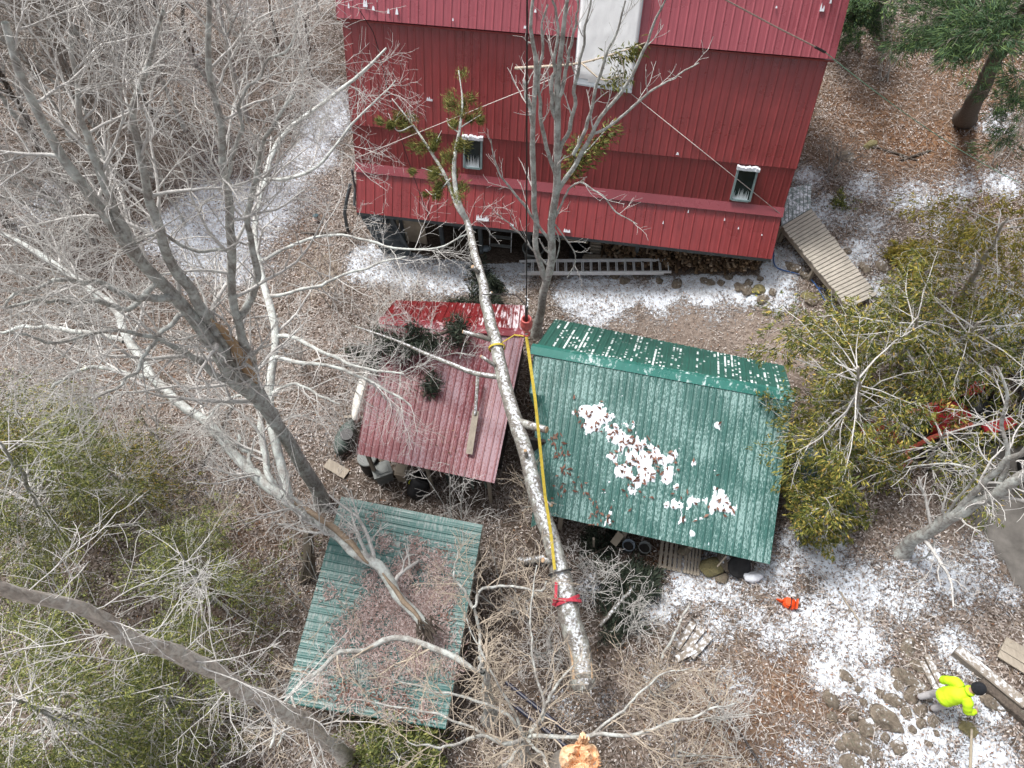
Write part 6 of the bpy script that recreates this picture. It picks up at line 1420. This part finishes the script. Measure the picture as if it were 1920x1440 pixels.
hat = MB().lathe(B_(.425,0,1.635), [(.115,-.035),(.125,-.03),(.128,.03),(.120,.035),(.121,.06),(.105,.115),(.07,.15),(.03,.165),(.002,.168)], 24, ax=np.array([nz(np.cross([0,1,0],[.25,0,1])), [0,1,0], nz(np.array([.28,.02,1.0]))]))
obj('knit_hat', hat, M['knit'], pe, smooth=True)
for s, l in (((-.16,.15,.09),(.02,.165,.04)),((.02,-.15,.09),(.20,-.165,.04))):
    skinned('boot', [B_(s[0],s[1],s[2]+.06), B_(*s), B_((s[0]+l[0])/2,l[1],(s[2]+l[2])/2-.01), B_(*l)], [(0,1),(1,2),(2,3)], [.06,.062,.052,.045], 'boot', pe, 2)
sb = thing('drink_can', 'small pale cup held low by the right hand of the worker', 'cup', B_(.53,-.41,1.0)); obj('body', MB().lathe(B_(.53,-.41,1.02), [(.028,0),(.033,.01),(.033,.115),(.028,.125),(.005,.125)], 16), M['grey_bin'], sb, smooth=True); obj('rim', MB().lathe(B_(.53,-.41,1.145), [(.03,0),(.03,.004),(.025,.004)], 16), M['alu'], sb)

# ------------------------------------------------------------------ rocks
BIG = [((1703,1273),(28,12),-.62,'rock','long flat brown rock slanting just left of the worker'),
 ((1712,1303),(15,11),.2,'rock','round dark rock right below the long flat rock'),
 ((1677,1315),(16,9),-.3,'rock','low frosted rock left of the round dark rock'),
 ((1663,1352),(27,17),-.75,'rock','largest frosted boulder in the rock scatter at the bottom right'),
 ((1630,1366),(17,13),.2,'rock','frosted boulder touching the left of the largest boulder'),
 ((1613,1396),(24,14),-.3,'rock','broad dark boulder nearest the bottom edge of the rock scatter'),
 ((1558,1312),(12,13),.2,'rock','rusty brown boulder left of the rock scatter by a dark sprig'),
 ((1587,1270),(14,8),-.5,'rock','half buried rock at the top left of the rock scatter'),
 ((1683,1404),(13,11),.3,'rock','pale grey boulder below the largest boulder near the bottom edge'),
 ((1813,1368),(15,10),-.3,'rock_moss','olive mossy boulder beside the pale stick below the worker'),
 ((1862,1318),(20,10),-.3,'rock','flat brown slab right under the head of the worker'),
 ((1724,1249),(15,9),-.5,'rock','dark rock wedged beneath the snowy planks'),
 ((1597,1432),(20,12),-.1,'rock','dark boulder cut by the bottom edge of the photo'),
 ((1702,1216),(18,9),.9,'rock','dark upright rock at the top of the rock scatter'),
 ((145,785),(21,20),.4,'rock_bare','pale grey boulder at the far left under the maple limbs'),
 ((378,1070),(30,16),.1,'rock_bare','pale lichen boulder among the leaves left of the low green shed'),
 ((1584,296),(13,10),.1,'rock','grey rock on the brown slope right of the house'),
 ((1632,273),(12,8),.3,'rock_moss','greenish rock on the slope above the grey rock'),
 ((1489,503),(16,8),-.7,'rock','long dark stone by the right house corner'),
 ((1513,557),(11,9),.1,'rock_moss','mossy stone in the blue rope beside the ramp'),
 ((1424,545),(12,9),.3,'rock_moss','mossy stone in the snow below the house corner')]
for i, ((x, y), (a, b), rz_, m_, lb) in enumerate(BIG):
    q = PG(x, y); k = 1/sc_at(q); hz_ = b*k*.8
    tag(obj('boulder', MB().rock(q+[0,0,hz_*.25], (a*k*1.15, b*k*1.25, hz_), 20+i, rz_, 4), M[m_], origin=q, smooth=True), lb, 'rock', 'rocks')
SMALL = {'small stone set in the snow around the worker': [(1608,1293,6),(1725,1333,10),(1700,1338,9),(1727,1357,8),(1750,1353,9),(1677,1264,7),(1685,1287,8),(1577,1400,9),(1600,1340,11),(1640,1330,8),(1650,1300,7),(1740,1310,6),(1660,1385,8),(1710,1370,7),(1560,1345,8),(1640,1415,9),(1740,1395,6),(1620,1318,6),(1755,1375,5)],
 'small brown stone in the row on the snow below the ladder': [(1154,518,7),(1171,527,8),(1193,517,6),(1236,528,6),(1268,532,9),(1320,527,7),(1332,531,7),(1352,531,6),(1367,520,6),(1398,544,10),(1403,531,7),(1448,548,6),(1430,562,9),(1425,523,5),(1386,538,8)],
 'small stone scattered in the snow beside the plank ramp': [(1519,566,9),(1509,518,9),(1588,471,6),(1624,505,8),(1652,501,10),(1617,498,7),(1530,560,7),(1660,530,7)]}
for lb, lst in SMALL.items():
    for i, (x, y, s) in enumerate(lst):
        q = PG(x, y); k = s/sc_at(q); tag(obj('stone', MB().rock(q+[0,0,k*.15], (k*1.25, k*1.1, k*.75), i+int(x), x*.37, 3), M['rock'], origin=q, smooth=True), lb, 'stone', lb+' group')

# ------------------------------------------------------------------ timbers and oddments on the ground
def timber(px, py, qx, qy, wd_, th, m_, lb, nm='timber', cat='timber', lift=.06, group=None, z0=None, z1=None):
    a = PG(px, py, lift); b = PG(qx, qy, lift)
    mb = MB(); d = b-a; n = 10; dd = nz(d); sd_ = nz(np.cross([0,0,1], dd)); up_ = np.cross(dd, sd_); v = []
    for i in range(n):
        p = a+d*i/(n-1)
        for (s, t) in ((-1,-1),(1,-1),(1,.8),(.8,1),(-.8,1),(-1,.8)): v.append(p+sd_*s*wd_/2*(1+.08*(random.random()-.5))+up_*t*th/2*(1+.1*(random.random()-.5)))
    f = [(6*i+k, 6*i+(k+1) % 6, 6*i+6+(k+1) % 6, 6*i+6+k) for i in range(n-1) for k in range(6)]+[(5,4,3,2,1,0), tuple(6*(n-1)+k for k in range(6))]
    return tag(obj(nm, mb.add(v, f), M[m_], origin=(a+b)/2), lb, cat, group)
def logpiece(px, py, qx, qy, r, m_, lb, lift=.1, nm='log', fresh=False):
    a = PG(px, py, lift); b = PG(qx, qy, lift); p = np.linspace(a, b, 12)+RNG.normal(0, .012, (12,3)); v, f = bumpy_tube(p, np.full(12, r), 12, .10, 7)
    o = tag(obj(nm, MB().add(v, f), M[m_], origin=(a+b)/2, smooth=True), lb, 'log')
    if fresh: obj('cut_face', MB().lathe(b+nz(b-a)*.005, [(.005,0),(r*.98,0),(r*.9,.015),(.005,.018)], 14, ax=frame_of(b-a)), M['fresh'], o)
    return o
timber(1792,1218,1920,1322,.24,.22,'snow_wood','snow covered squared timber lying behind the worker at the right edge',lift=.14)
timber(1836,1278,1950,1372,.18,.2,'bark_dark','dark timber lying below the snowy timber at the right edge',lift=.14)
timber(1738,1228,1768,1292,.14,.05,'snow_wood','snowy plank left of the worker, nearer the snowy timber','plank','plank',.12); timber(1728,1240,1755,1292,.12,.05,'snow_wood','snowy plank left of the worker, nearer the rocks','plank','plank',.10)
for i, (a, b, c, d) in enumerate(((1884,1200,1950,1240),(1878,1212,1944,1252),(1872,1225,1938,1266))): timber(a,b,c,d,.18,.06,'old_wood',('top weathered plank of the three beside the driveway','middle weathered plank of the three beside the driveway','lowest weathered plank of the three beside the driveway')[i],'plank','plank',.12+.0*i)
for i, (a, b, c, d) in enumerate(((1268,1216,1300,1168),(1282,1222,1318,1178),(1296,1232,1332,1192),(1268,1236,1310,1214))): timber(a,b,c,d,.16,.05,'snow_wood',('leftmost snowy board of the heap below the green shed','middle snowy board of the heap below the green shed','rightmost snowy board of the heap below the green shed','short snowy board crossing the foot of the board heap')[i],'board','board',.08+.03*i)
logpiece(972,1052,1021,1047,.10,'bark_log','short cut log with an orange end lying left of the fallen trunk',.25,fresh=True)
logpiece(1270,1010,1265,1008,.02,'bark_dark','small dark twig stub under the green shed eave')
logpiece(1125,1175,1205,1080,.05,'bark_log','pale branch lying across the dark boughs right of the log',.3,'branch')
logpiece(1183,1108,1190,1085,.06,'snow_wood','short snow coated stick standing out on the dark boughs',.3,'stick')
logpiece(563,436,650,437,.05,'bark_dark','dark pole lying on the leaves left of the grey steps',.06,'pole')
logpiece(440,750,350,930,.05,'bark_dark','dark rotten branch lying on the leaves under the broken limb',.05,'branch'); logpiece(300,700,440,860,.05,'bark_dark','long dark fallen branch crossing the leaf litter left of the maple',.05,'branch')
logpiece(1720,300,1625,270,.035,'bark_dark','dark fallen branch on the brown slope above the ramp',.05,'branch'); logpiece(1745,282,1690,300,.04,'bark_dark','dark stick on the slope below the pine',.05,'branch')
logpiece(1573,1108,1612,1168,.022,'old_wood','thin pale stick lying in the snow left of the driveway',.05,'stick')
logpiece(1513,1085,1517,1108,.035,'bark_dark','short dark stick in the snow above the orange chainsaw',.05,'stick')
logpiece(1240,1235,1295,1128,.03,'bark_maple','bare pole leaning over the dry bushes right of the log butt',.5,'pole')
sk_ = P(1819,1450,4.3); tag(obj('stick', MB().tube([PG(1822,1368,.3), sk_], [.022,.03], 8), M['beige'], origin=sk_), 'pale peeled stick rising from the bottom edge below the worker', 'stick')
rope('black_hose', [PG(1312,1282,.06),PG(1345,1320,.06),PG(1385,1370,.06),PG(1420,1425,.06),PG(1440,1460,.06)], .025, 'steel', 'dark hose running over the frosty ground from the bottom edge', 'hose', res=24)
for lb, a, b in (('upper of two dark blue poles lying left of the orange topped stump',(948,1278),(1070,1378)),('lower of two dark blue poles lying left of the orange topped stump',(940,1303),(1062,1400))):
    tag(obj('pole', MB().tube([PG(*a,.12),PG(*b,.12)], .045, 10), m_plain('dark_blue_steel',(.018,.022,.05),.2,.4,8), origin=PG(*a)), lb, 'pole')
# weathered snag by the low green shed
sg_ = thing('weathered_snag', 'grey split snag of dead wood standing at the left edge of the low green shed', 'snag', PG(570,1090))
for i in range(7):
    a = PG(560+i*5, 1098-i*3, -.05); b = P(577+random.uniform(-7,7), 1000+random.uniform(-12,20), 2.2+random.uniform(-.3,.3)); obj('slab', MB().beam(a, b, random.uniform(.07,.15), .06, up=(1,0,0)), M['old_wood'], sg_)
# chainsaw
cq = PG(1480,1132,.10); ch = thing('chainsaw', 'orange chainsaw lying in the snow below the green shed', 'chainsaw', cq); cd = nz(np.array([.93,-.34,.0])); cs = np.array([-cd[1],cd[0],0]); fr3 = np.array([cd,cs,[0,0,1]])
bm_ = bmesh.new(); bmesh.ops.create_cube(bm_, size=1); bmesh.ops.bevel(bm_, geom=bm_.edges[:], offset=.16, segments=3, affect='EDGES'); vb = np.array([v.co[:] for v in bm_.verts]); fb = [tuple(v.index for v in f.verts) for f in bm_.faces]; bm_.free()
obj('motor_body', MB().add((vb*[.30,.24,.20]) @ fr3+cq, fb), M['orange'], ch, smooth=True)
obj('rear_handle', MB().tube([cq+cd*-.12+[0,0,.04],cq+cd*-.22+[0,0,.09],cq+cd*-.30+[0,0,.03],cq+cd*-.22+[0,0,-.05],cq+cd*-.12+[0,0,-.05]], .022, 8), M['orange'], ch, smooth=True)
obj('front_handle', MB().tube([cq+cs*.13+[0,0,-.03],cq+cs*.13+[0,0,.14],cq+cs*-.11+[0,0,.15],cq+cs*-.13+[0,0,.02]], .014, 8), M['black'], ch, smooth=True)
obj('guide_bar', MB().beam(cq+cd*.12+cs*-.06,cq+cd*.55+cs*-.06,.014,.09,up=(0,0,1)), M['alu'], ch); obj('saw_chain', MB().tube([cq+cd*.12+cs*-.06+[0,0,.037],cq+cd*.48+cs*-.06+[0,0,.037],cq+cd*.52+cs*-.06,cq+cd*.48+cs*-.06+[0,0,-.037],cq+cd*.12+cs*-.06+[0,0,-.037]], .007, 5), M['steel'], ch)
obj('top_cover', MB().add((vb*[.16,.20,.10]) @ fr3+cq+cd*-.05+np.array([0,0,.10]), fb), M['orange'], ch)
obj('hand_guard', MB().beam(cq+cd*.14+cs*-.12+[0,0,.14],cq+cd*.14+cs*.12+[0,0,.14],.03,.09), M['orange'], ch)
obj('exhaust_cover', MB().add((vb*[.10,.16,.14]) @ fr3+cq+cd*.15, fb), M['black'], ch, smooth=True)
# orange handled tool by the house
oq = PG(592,412,.12); ot = thing('orange_pot', 'small rusty orange pot with a dark top on the leaves left of the house', 'pot', oq); obj('body', MB().lathe(oq-[0,0,.12], [(.08,0),(.11,.14),(.12,.18),(.10,.18),(.02,.14)], 18), M['rope_tan'], ot, smooth=True); obj('plant', MB().rock(oq+[.03,.05,.16], (.10,.08,.06), 6), M['tarp'], ot)
# bits in the bottom left
for i, (x, y, s, m_, lb) in enumerate(((232,1308,.17,'snow_wood','pale cut block among the hemlocks at the bottom left, upper of two'),(245,1330,.2,'old_wood','grey cut block among the hemlocks at the bottom left, lower of two'),(361,1292,.16,'bark_dark','brown block on the leaves under the tall grey pine trunk'))):
    q = PG(x, y, .12); tag(obj('wood_block', MB().add((vb*[s*2,s*1.3,s]) @ rotz(.5+i).T+q, fb), M[m_], origin=q), lb, 'block')
bucket('grey_pail', PG(812,1418), .20, .36, 'grey_bin', 'grey pail standing under twigs at the bottom edge left of the stump', 'pail', None, 'old_wood')
# ------------------------------------------------------------------ red tractor and dark truck under the cedars
ta = PG(1672,838); tb_ = PG(1850,782); td = nz((tb_-ta)*[1,1,0]); ts = np.array([-td[1],td[0],0]); tz0 = gz(*((ta+tb_)/2)[:2]); tctr = np.array([*((ta+tb_)/2)[:2], tz0])
T = lambda a, b, z: tctr+td*a+ts*b+np.array([0,0,z]); frt = np.array([td,ts,[0,0,1]])
bx = lambda a, b, z, s: MB().add((vb*np.asarray(s)) @ frt+T(a,b,z), fb)
tk = thing('compact_tractor', 'red compact tractor with an orange loader half hidden by the cedar', 'tractor', tctr)
obj('hood', bx(-.35,0,.95,(1.15,.62,.52)), M['tractor'], tk, smooth=False); obj('chassis', bx(.1,0,.58,(2.1,.40,.3)), M['steel'], tk); obj('grille', bx(-.94,0,.92,(.06,.5,.42)), M['black'], tk)
obj('seat', bx(.72,0,1.05,(.42,.46,.12)), M['black'], tk); obj('seat_back', bx(.95,0,1.28,(.10,.46,.42)), M['black'], tk); obj('steering_wheel', MB().lathe(T(.34,0,1.28), [(.17,-.012),(.185,0),(.17,.012),(.155,0)], 18, ax=frame_of(-td*.4+[0,0,1])), M['black'], tk)
for s in (-1,1):
    obj('fender', bx(.78,.56*s,1.02,(.85,.32,.10)), M['tractor'], tk)
    for (a, r_, w_) in ((.78,.52,.32),(-.72,.33,.22)):
        wq = T(a,.60*s,r_); o = obj('wheel', MB().lathe(wq, [(r_*.55,-w_/2),(r_*.92,-w_/2),(r_,-w_*.3),(r_,w_*.3),(r_*.92,w_/2),(r_*.55,w_/2)], 26, ax=frame_of(ts)), M['rubber'], tk, smooth=True); obj('rim', MB().lathe(wq, [(.03,-.06),(r_*.56,-.10),(r_*.56,.10),(.03,.06)], 20, ax=frame_of(ts)), M['loader'], o)
    obj('loader_arm', MB().beam(T(.05,.40*s,1.15),T(-1.05,.40*s,.95),.09,.13), M['loader'], tk); obj('loader_arm', MB().beam(T(-1.0,.402*s,.98),T(-1.55,.402*s,.35),.085,.12), M['loader'], tk)
    obj('rollover_bar', MB().tube([T(1.0,.42*s,.8),T(1.0,.42*s,2.0),T(1.0,.36*s,2.1),T(1.0,0,2.1)], .035, 8), M['black'], tk)
v = []; 
for s in (-.72,.72): v += [T(-1.5,s,.12),T(-2.05,s,.12),T(-1.62,s,.62),T(-1.45,s,.5)]
obj('bucket', MB().add(v, [(0,1,5,4),(0,4,7,3),(3,7,6,2),(0,3,2,1),(4,5,6,7)]), M['loader'], tk)
va, vb_ = PG(1915,640), PG(1955,960); vd = nz((vb_-va)*[1,1,0]); vs = np.array([-vd[1],vd[0],0]); vc = (va+vb_)/2+vs*.0; vc = np.array([vc[0]+.45, vc[1], gz(vc[0], vc[1])]); frv = np.array([vd,vs,[0,0,1]])
V = lambda a, b, z: vc+vd*a+vs*b+np.array([0,0,z]); bxv = lambda a, b, z, s: MB().add((vb*np.asarray(s)) @ frv+V(a,b,z), fb)
tr_ = thing('pickup_truck', 'dark pickup truck at the right edge beneath the cedars', 'truck', vc)
obj('body', bxv(0,0,.72,(5.2,1.86,.62)), M['truck'], tr_); obj('cab', bxv(-.25,0,1.32,(1.9,1.66,.72)), M['truck'], tr_); obj('windscreen', bxv(-1.12,0,1.34,(.30,1.5,.5)), M['glass'], tr_); obj('rear_window', bxv(.64,0,1.36,(.22,1.4,.42)), M['glass'], tr_)
obj('snow', bxv(-1.85,0,1.06,(1.2,1.5,.10)), M['snow'], tr_); obj('bed_liner', bxv(1.65,0,1.02,(1.7,1.6,.06)), M['black'], tr_)
for s in (-1,1):
    obj('side_window', bxv(-.25,.80*s,1.38,(1.5,.10,.42)), M['glass'], tr_); obj('mirror', bxv(-1.0,1.02*s,1.18,(.12,.2,.16)), M['black'], tr_); obj('headlight', bxv(-2.58,.68*s,.84,(.10,.34,.2)), M['alu'], tr_); obj('tail_light', bxv(2.58,.78*s,.84,(.08,.16,.3)), M['tractor'], tr_)
    for a in (-1.6,1.6):
        wq = V(a,.86*s,.38); o = obj('wheel', MB().lathe(wq, [(.22,-.12),(.35,-.12),(.38,-.07),(.38,.07),(.35,.12),(.22,.12)], 26, ax=frame_of(vs)), M['rubber'], tr_, smooth=True); obj('rim', MB().lathe(wq, [(.03,-.08),(.22,-.11),(.22,.11),(.03,.08)], 18, ax=frame_of(vs)), M['alu'], o)
for k in range(5): logpiece(1745+k*6,760+k*7,1790+k*6,748+k*7,.09,'bark_maple',('topmost','second','third','fourth','lowest')[k]+' grey log in the stack behind the red tractor',.1+.0*k)
# ------------------------------------------------------------------ ground litter
def lit(name, n, Lr, Wr, mname, label, cat_, dens, tilt=.35, lift=.02, seed=1, parent=None):
    rg = R(seed); x = rg.uniform(-24, 20, n); y = rg.uniform(-1.5, 36, n)
    keep = rg.random(n) < dens(x, y); x, y = x[keep], y[keep]; n = len(x); z = ground(x, y)
    d = rg.normal(size=(n,3)); d[:,2] *= tilt; d /= np.linalg.norm(d,axis=1,keepdims=True); wv = np.cross(d, np.array([0,0,1.0])+rg.normal(size=(n,3))*tilt); wv /= np.linalg.norm(wv,axis=1,keepdims=True)
    L = rg.uniform(*Lr, n); W_ = rg.uniform(*Wr, n); c = np.stack([x,y,z+lift+rg.random(n)*.03+np.abs(d[:,2])*L/2],1)
    v, f = quads_np(c, d, wv, L, W_); o = obj(name, (v,f), M[mname]); return tag(o, label, cat_, kind='stuff')
hx = np.array([H(0.2,0.3,0)[:2],H(HW-.2,.3,0)[:2],H(HW-.2,9.5,0)[:2],H(.2,9.5,0)[:2]])
out_h = lambda x, y: ~inpoly(x, y, hx) & ~inpoly(x, y, dw)
sn_ = lambda x, y: np.clip(field(SB,x,y)+.9*(fbm(x*2.2,y*2.2,91)-.5),0,1)
ba_ = lambda x, y: np.clip(field(BB,x,y),0,1)
lit('leaf_litter', 520000, (.04,.10), (.022,.05), 'leaf', 'pale brown dead leaves covering the forest floor', 'leaf litter', lambda x,y: out_h(x,y)*(1-.8*np.clip(field(DB,x,y),0,1))*np.clip(.25+1.5*(fbm(x*.6,y*.6,17)-.12),.3,1)*(1-.35*sn_(x,y))*(1-.85*ba_(x,y))*(1-.55*np.clip(field(WB,x,y),0,1)), seed=3)
lit('pine_needle_litter', 130000, (.05,.12), (.015,.035), 'warm_leaf', 'rusty pine needle litter on the slope and between the snow patches', 'needle litter', lambda x,y: out_h(x,y)*(.12+.88*np.clip(field(WB,x,y),0,1))*(1-.5*sn_(x,y)), seed=4)
lit('twig_litter', 120000, (.14,.55), (.008,.016), 'ltwig', 'thin grey twigs strewn over the ground', 'twigs', lambda x,y: out_h(x,y)*(1-.45*sn_(x,y))*(1-.8*ba_(x,y)), tilt=.25, lift=.04, seed=5)
GRB = blobs([(1230,1220,1.0,1),(1330,1330,1.2,1),(1200,1330,1.2,1),(1420,1290,.8,.8),(1500,1330,.8,.6),(1880,1180,.9,.9),(1850,1090,.8,.6),(1150,1260,.8,.9),(1400,1190,.8,.6),(950,560,1.2,.8),(1060,560,.6,.8),(1400,640,1.6,.5),(1250,1400,1.2,.9),(1550,1190,.8,.4),(1700,1160,1.5,.35),(1480,1060,.5,.6),(750,545,1.2,.6)])
lit('dry_grass', 120000, (.12,.34), (.007,.014), 'grass', 'dry tan grass and bramble stems through the thin snow', 'dry grass', lambda x,y: out_h(x,y)*field(GRB,x,y), tilt=.9, lift=.05, seed=6)
# fallen needles and leaves lying on the roofs
def on_roof(name, pix, per, o, n, L, Wd, mname, parent, seed, lift=.03, thr=.0):
    rg = R(seed); cs = []
    for (x, y, r, a) in pix:
        k = int(per*a*r*r*3); q0 = on_plane(x, y, o, n); e1 = nz(np.cross(n,[0,1,0])); e2 = np.cross(n,e1); rr = rg.normal(size=(k,2))*r*.5; cs.append(q0+rr[:,:1]*e1+rr[:,1:]*e2+n*(lift+rg.random((k,1))*.025))
    c = np.vstack(cs); d = rg.normal(size=c.shape); d -= (d@n)[:,None]*n*.8; d /= np.linalg.norm(d,axis=1,keepdims=True); wv = np.cross(d,n+rg.normal(size=c.shape)*.3); wv /= np.linalg.norm(wv,axis=1,keepdims=True)
    v, f = quads_np(c, d, wv, L*rg.uniform(.6,1.4,len(c)), Wd*rg.uniform(.6,1.4,len(c))); return tag(obj(name,(v,f),M[mname],parent), kind='stuff')
nfr = nz(np.cross(FBR-FBL, FTL-FBL)); nfr = nfr if nfr[2] > 0 else -nfr
pool = [(780,1030,.35,.6),(820,1060,.4,.9),(760,1070,.4,.9),(700,1080,.35,.6),(740,1120,.5,1.1),(800,1130,.5,1.1),(840,1110,.35,.8),(690,1150,.45,.8),(760,1180,.5,1.1),(820,1190,.45,1),(700,1210,.45,.8),(650,1180,.4,.5),(780,1240,.45,.9),(720,1260,.4,.7),(840,1250,.3,.6),(640,1240,.4,.5),(660,1000,.3,.4),(720,1020,.3,.5),(860,1020,.25,.4),(600,1280,.3,.4),(660,1310,.35,.5),(740,1320,.4,.5),(800,1330,.3,.4),(620,1110,.3,.3),(700,970,.25,.25)]
on_roof('needle_cover', pool, 1500, FBL, nfr, .11, .018, 'needle', fs, 11)
on_roof('leaf_cover', [(650,1290,.3,.6),(700,1310,.3,.6),(760,1325,.3,.6),(800,1345,.2,.6),(610,1300,.25,.6),(830,1030,.12,.8),(840,1150,.2,.5),(570,1270,.2,.5)], 260, FBL, nfr, .12, .035, 'leaf_red', fs, 12)
lp_ = [(x,y,r*1.1,.5*a) for (x,y,r,a) in spx]+[(1050,850,.3,.8),(1040,820,.2,.8),(1060,880,.25,.8),(1055,920,.25,.6),(1085,905,.2,.5),(1095,930,.25,.5),(1120,960,.3,.5),(1140,980,.2,.5),(1110,985,.2,.5)]
on_roof('leaf_cover', lp_, 75, GFL, nfu, .13, .055, 'leaf_red', rf, 13, lift=.045)
on_roof('leaf_cover', [(780,700,.9,.3),(740,770,.7,.3),(850,820,.7,.3),(900,740,.4,.4)], 60, RFL, nred, .10, .03, 'leaf_red', rfo, 14, lift=.04)
